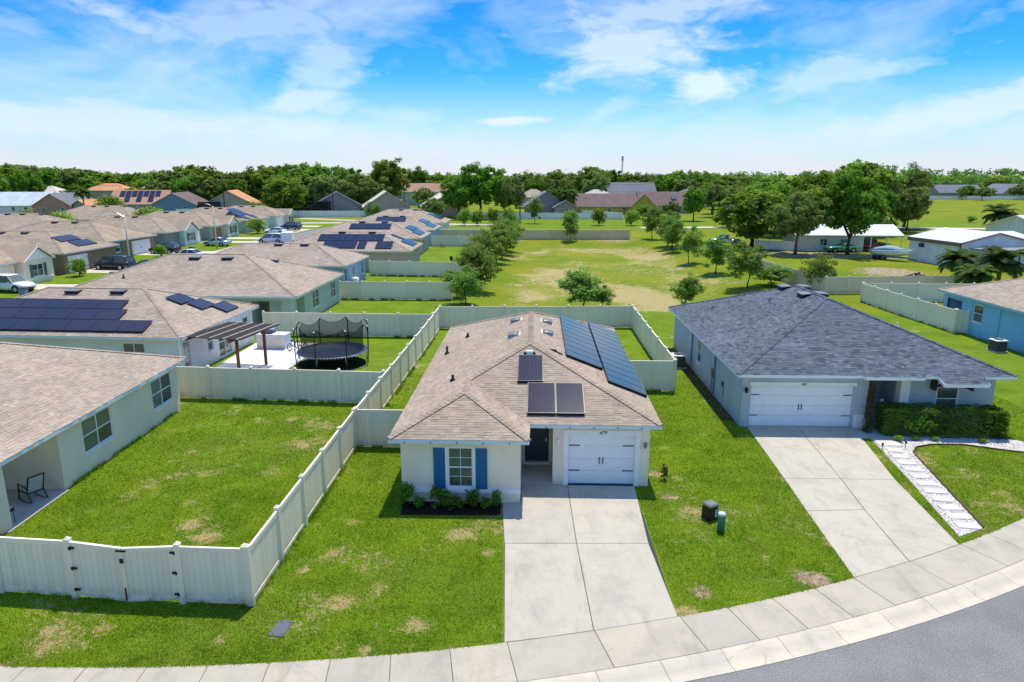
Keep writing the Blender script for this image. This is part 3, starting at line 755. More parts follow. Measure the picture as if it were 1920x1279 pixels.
def window(parent, side, R, a0, a1, z0, z1, cols=2, rows=2, frame=None, glass_m=None, sill=True, muntin=0, proud=-0.10, fw=0.055):
    """sash window: frame with glazing bars, one pane object for each light, a sill"""
    frame = frame or M['trim']; glass_m = glass_m or M['glass']
    mb = MB(); o0, o1 = proud, proud + 0.06
    sbox(mb, side, R, a0, a0 + fw, z0, z1, o0, o1); sbox(mb, side, R, a1 - fw, a1, z0, z1, o0, o1)
    sbox(mb, side, R, a0 + fw, a1 - fw, z0, z0 + fw, o0, o1); sbox(mb, side, R, a0 + fw, a1 - fw, z1 - fw, z1, o0, o1)
    ia0, ia1, iz0, iz1 = a0 + fw, a1 - fw, z0 + fw, z1 - fw
    bw = fw * 0.8
    for c in range(1, cols):
        m = ia0 + (ia1 - ia0) * c / cols; sbox(mb, side, R, m - bw / 2, m + bw / 2, iz0, iz1, o0 + .005, o1 - .008)
    for r in range(1, rows):
        m = iz0 + (iz1 - iz0) * r / rows; sbox(mb, side, R, ia0, ia1, m - bw / 2, m + bw / 2, o0 + .005, o1 - .012)
    if muntin:
        w = 0.018
        for c in range(cols):
            m = ia0 + (ia1 - ia0) * (c + .5) / cols; sbox(mb, side, R, m - w / 2, m + w / 2, iz0, iz1, o0 + .01, o1 - .03)
        for r in range(rows):
            m = iz0 + (iz1 - iz0) * (r + .5) / rows; sbox(mb, side, R, ia0, ia1, m - w / 2, m + w / 2, o0 + .01, o1 - .032)
    f = mb.build('window', frame, parent)
    for c in range(cols):
        for r in range(rows):
            p0, p1 = ia0 + (ia1 - ia0) * c / cols, ia0 + (ia1 - ia0) * (c + 1) / cols
            q0, q1 = iz0 + (iz1 - iz0) * r / rows, iz0 + (iz1 - iz0) * (r + 1) / rows
            sbox(MB(), side, R, p0, p1, q0, q1, o0 + .012, o0 + .022).build('pane', glass_m, f)
    if sill: sbox(MB(), side, R, a0 - .04, a1 + .04, z0 - .07, z0 - .004, -0.06, 0.05).build('sill', frame, f)
    return f

def panel_door(parent, side, R, a0, a1, z0, z1, mat, out, name='door', handle=True):
    mb = MB(); w = a1 - a0; h = z1 - z0
    sbox(mb, side, R, a0, a1, z0, z1, out - .045, out)
    d = mb.build(name, mat, parent)
    for c in (0, 1):
        for r0, r1 in ((0.06, 0.30), (0.36, 0.72), (0.78, 0.94)):
            b0 = a0 + w * (0.11 + 0.42 * c); b1 = b0 + w * 0.36
            p = MB(); f = 0.03
            sbox(p, side, R, b0, b1, z0 + h * r0, z0 + h * r0 + f, out + .002, out + .014); sbox(p, side, R, b0, b1, z0 + h * r1 - f, z0 + h * r1, out + .002, out + .014)
            sbox(p, side, R, b0, b0 + f, z0 + h * r0 + f, z0 + h * r1 - f, out + .002, out + .014); sbox(p, side, R, b1 - f, b1, z0 + h * r0 + f, z0 + h * r1 - f, out + .002, out + .014)
            p.build('door_panel', mat, d)
    if handle: sbox(MB(), side, R, a1 - .12, a1 - .07, z0 + h * .46, z0 + h * .52, out + .002, out + .06).build('handle', M['alu'], d)
    return d

def garage_door(parent, side, R, a0, a1, z0, z1, out, mat=None, hardware=True, rows=4):
    mat = mat or M['garage']; root = None
    h = (z1 - z0) / rows
    for r in range(rows):
        mb = MB(); sbox(mb, side, R, a0, a1, z0 + r * h + .006, z0 + (r + 1) * h - .004, out - .05, out)
        n = max(2, round((a1 - a0) / 0.62)); w = (a1 - a0) / n
        for k in range(n):
            b0, b1 = a0 + k * w + .06, a0 + (k + 1) * w - .06; c0, c1 = z0 + r * h + .08, z0 + (r + 1) * h - .07
            sbox(mb, side, R, b0, b1, c0, c1, out + .0015, out + .009)
        if root is None:
            root = mb.build('garage_door', mat, parent)
        else: mb.build('door_section', mat, root)
    if hardware:
        w = a1 - a0; H = z1 - z0
        L = 0.42
        for zz in (0.26, 0.76):
            for b0, b1 in ((a0 + .03, a0 + .03 + L), (a1 - .03 - L, a1 - .03)):
                sbox(MB(), side, R, b0, b1, z0 + H * zz - .02, z0 + H * zz + .02, out + .010, out + .022).build('hinge_strap', M['black'], root)
        m = (a0 + a1) / 2
        for s in (-.07, .07):
            sbox(MB(), side, R, m + s - .016, m + s + .016, z0 + H * .40, z0 + H * .53, out + .012, out + .04).build('handle', M['black'], root)
    return root

def slope_shingles(poly, size=1.0, seed=0):
    """overlapping wedge shingles laid in courses over one planar roof slope; poly[0] to poly[1] is the eave"""
    rng = np.random.default_rng(seed)
    P = [Vector(p) for p in poly]
    u = (P[1] - P[0]).normalized(); n = Vector((0, 0, 0))
    for i in range(len(P)):
        a, b = P[i], P[(i + 1) % len(P)]
        n += Vector(((a.y - b.y) * (a.z + b.z), (a.z - b.z) * (a.x + b.x), (a.x - b.x) * (a.y + b.y)))
    n.normalize()
    if n.z < 0: n = -n
    v = n.cross(u)
    if v.z < 0: v = -v
    Q = [((p - P[0]).dot(u), (p - P[0]).dot(v)) for p in P]
    vmax = max(q[1] for q in Q)
    def span(t):
        xs = []
        for i in range(len(Q)):
            (x1, y1), (x2, y2) = Q[i], Q[(i + 1) % len(Q)]
            if (y1 <= t) != (y2 <= t): xs.append(x1 + (x2 - x1) * (t - y1) / (y2 - y1))
        return (min(xs), max(xs)) if len(xs) > 1 else None
    e = 0.14 * size; wd = 0.29 * size
    Vs = []; k = 0; t = -0.03
    while t < vmax - 0.01:
        t2 = min(t + e, vmax - 1e-3)
        s0 = span(max(t, 1e-3)); s1 = span(max(t2, 2e-3))
        if s0 and s1:
            off = rng.uniform(0, wd)
            edges = np.arange(min(s0[0], s1[0]) - off, max(s0[1], s1[1]) + wd, wd)
            edges = edges + rng.uniform(-.13, .13, len(edges)) * wd
            a, b = edges[:-1] + .004, edges[1:] - .004
            bl, br = np.clip(a, *s0), np.clip(b, *s0); tl, tr = np.clip(a, *s1), np.clip(b, *s1)
            ok = (br - bl > 0.01) | (tr - tl > 0.01)
            bl, br, tl, tr = bl[ok], br[ok], tl[ok], tr[ok]
            m = len(bl)
            if m:
                th = rng.choice([0.010, 0.013, 0.019], m); j = rng.uniform(-.012, .012, m)
                row = np.empty((m, 6, 3))
                row[:, 0] = np.stack([bl, np.full(m, t) + j, np.full(m, -.004)], 1); row[:, 1] = np.stack([br, np.full(m, t) + j, np.full(m, -.004)], 1)
                row[:, 2] = np.stack([bl, np.full(m, t) + j, th], 1); row[:, 3] = np.stack([br, np.full(m, t) + j, th], 1)
                row[:, 4] = np.stack([tr, np.full(m, t2 + .01), np.full(m, .006)], 1); row[:, 5] = np.stack([tl, np.full(m, t2 + .01), np.full(m, .006)], 1)
                Vs.append(row)
        t += e
    A = np.concatenate(Vs, 0)
    B = np.array([list(u), list(v), list(n)])
    W = A.reshape(-1, 3) @ B + np.array(list(P[0]))
    m = len(A)
    base = (np.arange(m) * 6)[:, None]
    F = np.concatenate([base + np.array([[2, 3, 4, 5]]), base + np.array([[0, 1, 3, 2]]), base + np.array([[0, 2, 5, 5]]), base + np.array([[1, 4, 3, 3]])], 0)
    return W, F

def np_mixed_mesh(name, V, F, mat):
    """quads whose last two indices repeat are triangles"""
    tri = F[:, 2] == F[:, 3]
    q, t = F[~tri], F[tri][:, :3]
    me = bpy.data.meshes.new(name)
    me.vertices.add(len(V)); me.vertices.foreach_set('co', np.asarray(V, np.float32).ravel())
    loops = np.concatenate([q.ravel(), t.ravel()]).astype(np.int32)
    me.loops.add(len(loops)); me.loops.foreach_set('vertex_index', loops)
    st = np.concatenate([np.arange(len(q)) * 4, len(q) * 4 + np.arange(len(t)) * 3]).astype(np.int32)
    me.polygons.add(len(st)); me.polygons.foreach_set('loop_start', st)
    me.update(calc_edges=True); me.materials.append(mat); me.shade_flat()
    return me

_seed = [0]
def roof(parent, slopes, eaves, caps, mat, trim, ez, soffit_poly, size=1.0, pitch=0.39, shingles=True, singles=()):
    """roof deck + fascia + soffit + ridge caps + shingles, all children of the house"""
    mb = MB()
    for s_ in slopes: mb.poly(s_)
    rf = mb.build('roof', mat, parent)
    fb = MB()
    for a, b in eaves:
        fb.bar((a[0], a[1], ez - 0.085), (b[0], b[1], ez - 0.085), 0.05, 0.15)
    fb.build('fascia', trim, rf)
    MB().poly([(p[0], p[1], ez - 0.13) for p in soffit_poly]).build('soffit', M['soffit'], rf)
    cb = MB()
    for a, b, kind in caps:
        a, b = Vector(a), Vector(b); d = (b - a); L = d.length; d.normalize()
        p = Vector((-d.y, d.x, 0)).normalized(); w = 0.13
        drop = w * pitch * (1.0 if kind == 'ridge' else 0.7071)
        step = 0.2 * size; n = max(1, int(L / step))
        for k in range(n):
            s0, s1 = a + d * (L * k / n), a + d * (L * (k + 1) / n + .02)
            u0, u1 = Vector((0, 0, 0.055)), Vector((0, 0, 0.040))
            cb.add([s0 - p * w + u0 - Vector((0, 0, drop)), s0 + u0, s0 + p * w + u0 - Vector((0, 0, drop)), s1 - p * w + u1 - Vector((0, 0, drop)), s1 + u1, s1 + p * w + u1 - Vector((0, 0, drop)),
                    s0 - p * w - Vector((0, 0, drop)), s0, s0 + p * w - Vector((0, 0, drop))], [[0, 1, 4, 3], [1, 2, 5, 4], [6, 7, 1, 0], [7, 8, 2, 1]])
    if caps: tag(cb.build('ridge_caps', mat, rf), kind='stuff')
    if shingles:
        sets = []
        for s_ in slopes:
            _seed[0] += 1
            sets.append(slope_shingles(s_, size, _seed[0])[0].reshape(-1, 6, 3))
        A = np.concatenate(sets); near = np.concatenate([np.full(len(q), i in singles) for i, q in enumerate(sets)])
        ids = np.where(near)[0]
        if len(ids):
            # the 300 shingles that show largest are pieces of their own
            c_ = A[ids].mean(1); ca, sa = math.cos(parent.rotation_euler.z), math.sin(parent.rotation_euler.z)
            wx = c_[:, 0] * ca - c_[:, 1] * sa + parent.location.x; wy = c_[:, 0] * sa + c_[:, 1] * ca + parent.location.y
            dd = np.hypot(wx, wy) + 100 * (np.abs(wx) > wy * .72)
            ids = ids[np.argsort(dd)[:300]]
            for i in ids:
                q = A[i]; c0 = q.mean(0)
                sm = bpy.data.meshes.new('shingle'); sm.from_pydata([tuple(p) for p in q - c0], [], [(2, 3, 4, 5), (0, 1, 3, 2), (0, 2, 5), (1, 4, 3)]); sm.materials.append(mat)
                obj('shingle', sm, rf, tuple(c0))
            A = np.delete(A, ids, 0)
        b6 = (np.arange(len(A)) * 6)[:, None]
        F = np.concatenate([b6 + np.array([[2, 3, 4, 5]]), b6 + np.array([[0, 1, 3, 2]]), b6 + np.array([[0, 2, 5, 5]]), b6 + np.array([[1, 4, 3, 3]])], 0)
        me = np_mixed_mesh('shingles', A.reshape(-1, 3), F, mat)
        tag(obj('shingles', me, rf), kind='stuff')
    return rf

def hip_geometry(x0, x1, y0, y1, ez, pitch):
    w, d = x1 - x0, y1 - y0
    h = min(w, d) / 2; rz = ez + h * pitch
    A, B, C, D = (x0, y0, ez), (x1, y0, ez), (x1, y1, ez), (x0, y1, ez)
    if w >= d: E, F_ = (x0 + h, y0 + h, rz), (x1 - h, y0 + h, rz)
    else: E, F_ = (x0 + h, y0 + h, rz), (x0 + h, y1 - h, rz)
    if w >= d:
        slopes = [[A, B, F_, E], [B, C, F_], [C, D, E, F_], [D, A, E]]
        caps = [(A, E, 'hip'), (D, E, 'hip'), (B, F_, 'hip'), (C, F_, 'hip'), (E, F_, 'ridge')]
    else:
        slopes = [[A, B, E], [B, C, F_, E], [C, D, F_], [D, A, E, F_]]
        caps = [(A, E, 'hip'), (B, E, 'hip'), (C, F_, 'hip'), (D, F_, 'hip'), (E, F_, 'ridge')]
    return slopes, [(A, B), (B, C), (C, D), (D, A)], caps, [A, B, C, D]

def rp(side, R, a, d, ez, pitch, up=0.0):
    """point on the slope that rises from the eave of that side, d metres in from it"""
    p = pt(side, R, a, ez + pitch * d, -d); return Vector((p[0], p[1], p[2] + up))
def slope_basis(side, pitch):
    u = {'f': (1, 0, 0), 'b': (1, 0, 0), 'l': (0, 1, 0), 'r': (0, 1, 0)}[side]
    i = {'f': (0, 1, pitch), 'b': (0, -1, pitch), 'l': (1, 0, pitch), 'r': (-1, 0, pitch)}[side]
    u = Vector(u); v = Vector(i).normalized(); n = u.cross(v)
    if n.z < 0: n = -n
    return u, v, n

def solar_array(parent, side, R, ez, pitch, cells):
    """cells: (a, d, width along eave, length up the slope in plan)"""
    u, v, n = slope_basis(side, pitch); k = math.sqrt(1 + pitch ** 2)
    for a, d, w, h in cells:
        o = rp(side, R, a, d, ez, pitch) + n * 0.13
        q = Matrix(((u.x, v.x, n.x, o.x), (u.y, v.y, n.y, o.y), (u.z, v.z, n.z, o.z), (0, 0, 0, 1)))
        L = h * k
        pn = MB().box(.012, w - .012, .012, L - .012, -.03, 0.004).build('solar_panel', M['solar'], parent)
        pn.matrix_local = q
        f = MB(); t = 0.022
        f.box(0, w, 0, t, -.035, .008); f.box(0, w, L - t, L, -.035, .008); f.box(0, t, t, L - t, -.035, .008); f.box(w - t, w, t, L - t, -.035, .008)
        f.build('panel_frame', M['panel_frame'], pn)
        s = MB(); s.box(.01, w - .01, -.012, .012, -.12, -.036); s.box(.01, w - .01, L * .7, L * .7 + .03, -.12, -.036)
        s.build('skirt', M['black'], pn)

def roof_vent(parent, side, R, a, d, ez, pitch, w=0.62, l=0.55, h=0.15, domed=False, mat=None):
    u, v, n = slope_basis(side, pitch); o = rp(side, R, a, d, ez, pitch) + n * 0.03
    q = Matrix(((u.x, v.x, n.x, o.x), (u.y, v.y, n.y, o.y), (u.z, v.z, n.z, o.z), (0, 0, 0, 1)))
    mb = MB()
    if domed:
        secs = []
        for k in range(7):
            t = k / 6; y = t * l; z = h * (1 - t) ** 0.6 * (1 if t < 1 else 0)
            z = h * math.sqrt(max(0, 1 - (t) ** 2))
            secs.append([(-w / 2, y, 0), (-w / 2, y, z * .75 + .01), (-w / 2 + .05, y, z + .012), (w / 2 - .05, y, z + .012), (w / 2, y, z * .75 + .01), (w / 2, y, 0)])
        mb.loft(secs)
    else:
        mb.loft([[(-w / 2, 0, h - .05), (-w / 2, 0, h), (w / 2, 0, h), (w / 2, 0, h - .05)], [(-w / 2, l, .01), (-w / 2, l, .03), (w / 2, l, .03), (w / 2, l, .01)]])
    o1 = mb.build('attic_vent', mat or M['vent'], parent); o1.matrix_local = q
    m2 = MB()
    if domed: m2 = MB().box(-w / 2 + .03, w / 2 - .03, -.012, -.002, 0.01, h * .8)
    else: m2.box(-w / 2 + .01, w / 2 - .01, .015, .05, -.02, h - .035)
    m2.build('vent_opening', M['black'], o1)
    if domed: MB().box(-w / 2 - .07, w / 2 + .07, -.07, l + .07, -.015, 0.0).build('flashing', M['white_metal'], o1)

def roof_pipe(parent, side, R, a, d, ez, pitch, r=0.05, h=0.28, mat=None):
    p = rp(side, R, a, d, ez, pitch)
    mb = MB(); mb.lathe([(r * 2.6, -.02), (r * 2.2, .06), (r * 1.1, .12), (r, h), (r * .7, h)], 10, p)
    mb.build('vent_pipe', mat or M['black'], parent)

def ac_unit(loc, rz, label):
    t = thing('air_conditioner', label, 'air conditioner', loc, rz)
    MB().box(-.48, .48, -.48, .48, 0, .08).build('pad', M['porch'], t)
    MB().box(-.38, .38, -.38, .38, .08, .78).build('cabinet', M['dark'], t)
    for k in range(9):
        z = .14 + k * .068
        MB().box(-.395, .395, -.395, .395, z, z + .018).build('louvre', M['vent'], t)
    MB().bbox(-.41, .41, -.41, .41, .78, .86, .03).build('lid', M['white_metal'], t)
    MB().lathe([(.30, .862), (.30, .88), (.05, .885)], 16).build('fan_grille', M['dark'], t)
    return t

def text_mesh(body, size, mat, name, parent, loc, rot, shear=0.0):
    cu = bpy.data.curves.new(name, 'FONT'); cu.body = body; cu.size = size; cu.extrude = 0.006; cu.shear = shear; cu.align_x = 'CENTER'
    tmp = bpy.data.objects.new(name, cu); COL.objects.link(tmp)
    me = bpy.data.meshes.new_from_object(tmp.evaluated_get(bpy.context.evaluated_depsgraph_get()))
    bpy.data.objects.remove(tmp); bpy.data.curves.remove(cu)
    me.materials.clear(); me.materials.append(mat)
    return obj(name, me, parent, loc, rot)

def hip_house(name, label, loc, rz, ex, ey, ez=2.65, pitch=0.39, wallm='greige', roofm='tan2', trim='trim', size=1.4, inset=0.38, group=None, holes=None, vents=(), shingles=True, walls=True):
    """ex, ey: eave extents in local metres; holes: side -> list of (a0, a1, z0, z1[, depth])"""
    t = thing(name, label, 'house', (loc[0], loc[1], loc[2] if len(loc) > 2 else tz(loc[0], loc[1])), rz, group)
    E = (ex[0], ex[1], ey[0], ey[1]); R = (ex[0] + inset, ex[1] - inset, ey[0] + inset, ey[1] - inset)
    holes = holes or {}
    if walls:
        mb = MB(); top = ez - 0.12
        for s in 'flbr':
            a0, a1 = (R[0], R[1]) if s in 'fb' else (R[2], R[3])
            wall(mb, s, R, a0, a1, -0.3, top, holes.get(s, ()))
        mb.build('wall', M[wallm], t)
    sl, ea, ca, so = hip_geometry(ex[0], ex[1], ey[0], ey[1], ez, pitch)
    roof(t, sl, ea, ca, M[roofm], M[trim], ez, so, size, pitch, shingles)
    for v in vents:
        roof_vent(t, v[0], E, v[1], v[2], ez, pitch, mat=M['vent'], w=v[3] if len(v) > 3 else .95, h=.22)
    return t, R, E

# ------------------------------------------------------------------ the house in the middle
def main_house():
    t = thing('house', 'cream house with tan shingle roof and blue shutters at the head of the driveway', 'house', (-4.51, 23.73, 0), rad(-2))
    ez, pit = 2.65, 0.39; top = ez - 0.12
    mb = MB()
    wall(mb, 'f', (0, 0, 0.36, 0), 0.36, 4.80, -0.2, top, [(2.10, 3.06, 0.60, 2.22)])
    wall(mb, 'r', (0, 4.80, 0, 0), 0.36, 3.98, -0.2, top)
    wall(mb, 'f', (0, 0, 3.98, 0), 4.80, 6.05, -0.2, top, [(4.92, 5.93, 0.13, 2.16)])
    wall(mb, 'l', (6.05, 0, 0, 0), 2.0, 3.98, -0.2, top)
    wall(mb, 'f', (0, 0, 2.0, 0), 6.05, 9.82, -0.2, top, [(6.66, 9.26, 0.0, 2.14, .22)])
    wall(mb, 'r', (0, 9.82, 0, 0), 2.0, 18.7, -0.2, top, [(6, 7.0, .9, 2.2), (12, 13.0, .9, 2.2)])
    wall(mb, 'l', (0.36, 0, 0, 0), 0.36, 18.7, -0.2, top, [(4, 5.0, .9, 2.2), (11, 12.0, .9, 2.2)])
    wall(mb, 'b', (0, 0, 0, 18.7), 0.36, 9.82, -0.2, top)
    mb.build('wall', M['cream'], t)
    for a0, s, R in ((6, 'r', (0, 9.82, 0, 0)), (12, 'r', (0, 9.82, 0, 0)), (4, 'l', (.36, 0, 0, 0)), (11, 'l', (.36, 0, 0, 0))):
        window(t, s, R, a0, a0 + 1.0, .9, 2.2, 1, 2)
    Rf = (0, 0, 0.36, 0)
    # trim band, window, shutters
    sbox(MB(), 'f', Rf, 0.34, 4.82, 0.40, 0.56, 0.003, 0.05).build('trim_band', M['trim'], t)
    window(t, 'f', Rf, 2.10, 3.06, 0.60, 2.22, 1, 2, muntin=1, sill=False, proud=-.07, fw=.06)
    for a in (2.02, 3.06): sbox(MB(), 'f', Rf, a, a + .08, 0.57, 2.23, .002, .04).build('window_surround', M['trim'], t)
    sbox(MB(), 'f', Rf, 1.93, 3.23, 2.235, 2.40, .002, .06).build('window_head', M['trim_cream'], t)
    for a in (1.58, 3.15):
        sh = MB(); sbox(sh, 'f', Rf, a, a + .43, .56, 2.18, .003, .03)
        sh = sh.build('shutter', M['shutter'], t)
        fr = MB()
        for z0, z1 in ((.56, .64), (1.32, 1.40), (2.10, 2.18)): sbox(fr, 'f', Rf, a, a + .43, z0, z1, .0305, .045)
        for b in (a, a + .37): sbox(fr, 'f', Rf, b, b + .06, .64, 1.32, .0305, .044); sbox(fr, 'f', Rf, b, b + .06, 1.40, 2.10, .0305, .044)
        fr.build('shutter_frame', M['shutter'], sh)
        for k in range(10):
            for z0 in (.65, 1.41):
                z = z0 + k * .066
                sbox(MB(), 'f', Rf, a + .065, a + .365, z, z + .035, .0305, .038).build('slat', M['shutter'], sh)
    # garage
    Rg = (0, 0, 2.0, 0)
    gd = garage_door(t, 'f', Rg, 6.66, 9.26, 0.03, 2.14, -0.15)
    sbox(MB(), 'f', Rg, 6.66, 9.26, 0.0, .028, -0.22, -0.10).build('threshold', M['slate'], gd)
    tr = MB()
    sbox(tr, 'f', Rg, 6.46, 6.66, -.02, 2.14, .002, .04); sbox(tr, 'f', Rg, 9.26, 9.46, -.02, 2.14, .002, .04); sbox(tr, 'f', Rg, 6.46, 9.46, 2.14, 2.34, .002, .045)
    tr.build('garage_surround', M['trim'], t)
    text_mesh('479', 0.20, M['black'], 'house_number', t, (7.98, 1.95, 2.17), (rad(90), 0, 0), 0.35)
    for a, z, m in ((6.26, 1.86, 'white_metal'), (9.64, 1.74, 'vent')):
        l = MB(); sbox(l, 'f', Rg, a - .05, a + .05, z - .06, z + .10, .002, .03); l.lathe([(.02, .12), (.07, .10), (.06, -.06), (.03, -.10)], 8, (a, 2.0 - .10, z)); l.build('wall_lantern', M[m], t)
    # entrance
    panel_door(t, 'f', (0, 0, 3.98, 0), 4.94, 5.91, 0.15, 2.14, M['teal_door'], -0.06, 'front_door')
    fr = MB()
    for b in (4.86, 5.93): sbox(fr, 'f', (0, 0, 3.98, 0), b, b + .06, .10, 2.2, .002, .03)
    sbox(fr, 'f', (0, 0, 3.98, 0), 4.86, 5.99, .03, .13, .002, .12)
    fr.build('door_frame', M['trim_cream'], t)
    MB().box(4.81, 6.04, 1.99, 3.97, -0.05, 0.045).build('porch_floor', M['porch'], t)
    # roof of wing and main body
    W, D = 10.2, 19.1; y1 = 1.73; hw = 2.56; hm = W / 2
    z = lambda d: ez + pit * d
    A, B = (0, 0, ez), (5.12, 0, ez); Wa = (hw, hw, z(hw)); J = (hw, y1 + hw, z(hw)); V0 = (5.12, y1, ez); Rr = (W, y1, ez)
    Ap = (hm, y1 + hm, z(hm)); Bp = (hm, D - hm, z(hm)); C, Dd = (W, D, ez), (0, D, ez)
    slopes = [[Dd, A, Wa, J, Ap, Bp], [A, B, Wa], [B, V0, J, Wa], [V0, Rr, Ap, J], [Rr, C, Bp, Ap], [C, Dd, Bp]]
    caps = [(A, Wa, 'hip'), (B, Wa, 'hip'), (Wa, J, 'ridge'), (J, Ap, 'hip'), (Rr, Ap, 'hip'), (Ap, Bp, 'ridge'), (C, Bp, 'hip'), (Dd, Bp, 'hip')]
    roof(t, slopes, [(A, B), (B, V0), (V0, Rr), (Rr, C), (C, Dd), (Dd, A)], caps, M['tan'], M['trim_aqua'], ez, [A, B, V0, Rr, C, Dd], 1.0, pit, singles=(1, 3))
    for a, b, yy in ((0.2, 5.0, 0), (5.4, 10.0, y1)):       # string-light hooks under the eave
        for k in range(5):
            x = a + (b - a) * (k + .4) / 5
            MB().box(x - .015, x + .015, yy - .045, yy - .026, ez - .15, ez - .09).build('light_hook', M['dark'], t)
    E = (0, W, 0, D); Ef = (0, W, y1, D)
    solar_array(t, 'f', Ef, ez, pit, [(4.60, 2.36, 1.06, 1.70), (5.03, .47, 1.12, 1.78), (6.17, .47, 1.12, 1.78)])
    solar_array(t, 'r', E, ez, pit, [(6.75 + 1.03 * k, 1.86, 1.01, 1.66) for k in range(9)] + [(4.95 + 1.03 * k, 0.12, 1.01, 1.66) for k in range(12)])
    cond = MB(); q = rp('r', E, 6.9, 3.95, ez, pit, .06); cond.bar(q, q + Vector((0.3, -.25, -.1)), .05, .05); cond.bar(q + Vector((-.28, .1, .02)), q + Vector((0.02, 0, .02)), .12, .08)
    cond.build('conduit_box', M['black'], t)
    for s, a in (('l', 13.05), ('l', 9.5), ('r', 12.75), ('r', 10.05)):
        roof_vent(t, s, E, a, 4.05, ez, pit, .62, .52, .17, True, M['vent'])
    for a, d, h in ((13.6, 1.6, .25), (11.2, .75, .42), (5.05, 1.78, .28)):
        roof_pipe(t, 'l', E, a, d, ez, pit, .055, h)
    q = rp('f', Ef, 5.08, 4.28, ez, pit)
    bx = MB(); bx.box(q.x - .13, q.x + .13, q.y - .1, q.y + .12, q.z - .02, q.z + .16); bx.build('junction_box', M['white_metal'], t)
    sd = MB(); sd.box(q.x - .26, q.x - .14, q.y - .05, q.y + .05, q.z - .02, q.z + .09); sd.box(q.x + .14, q.x + .26, q.y - .05, q.y + .05, q.z - .02, q.z + .09); sd.build('box_bracket', M['dark'], t)
main_house()

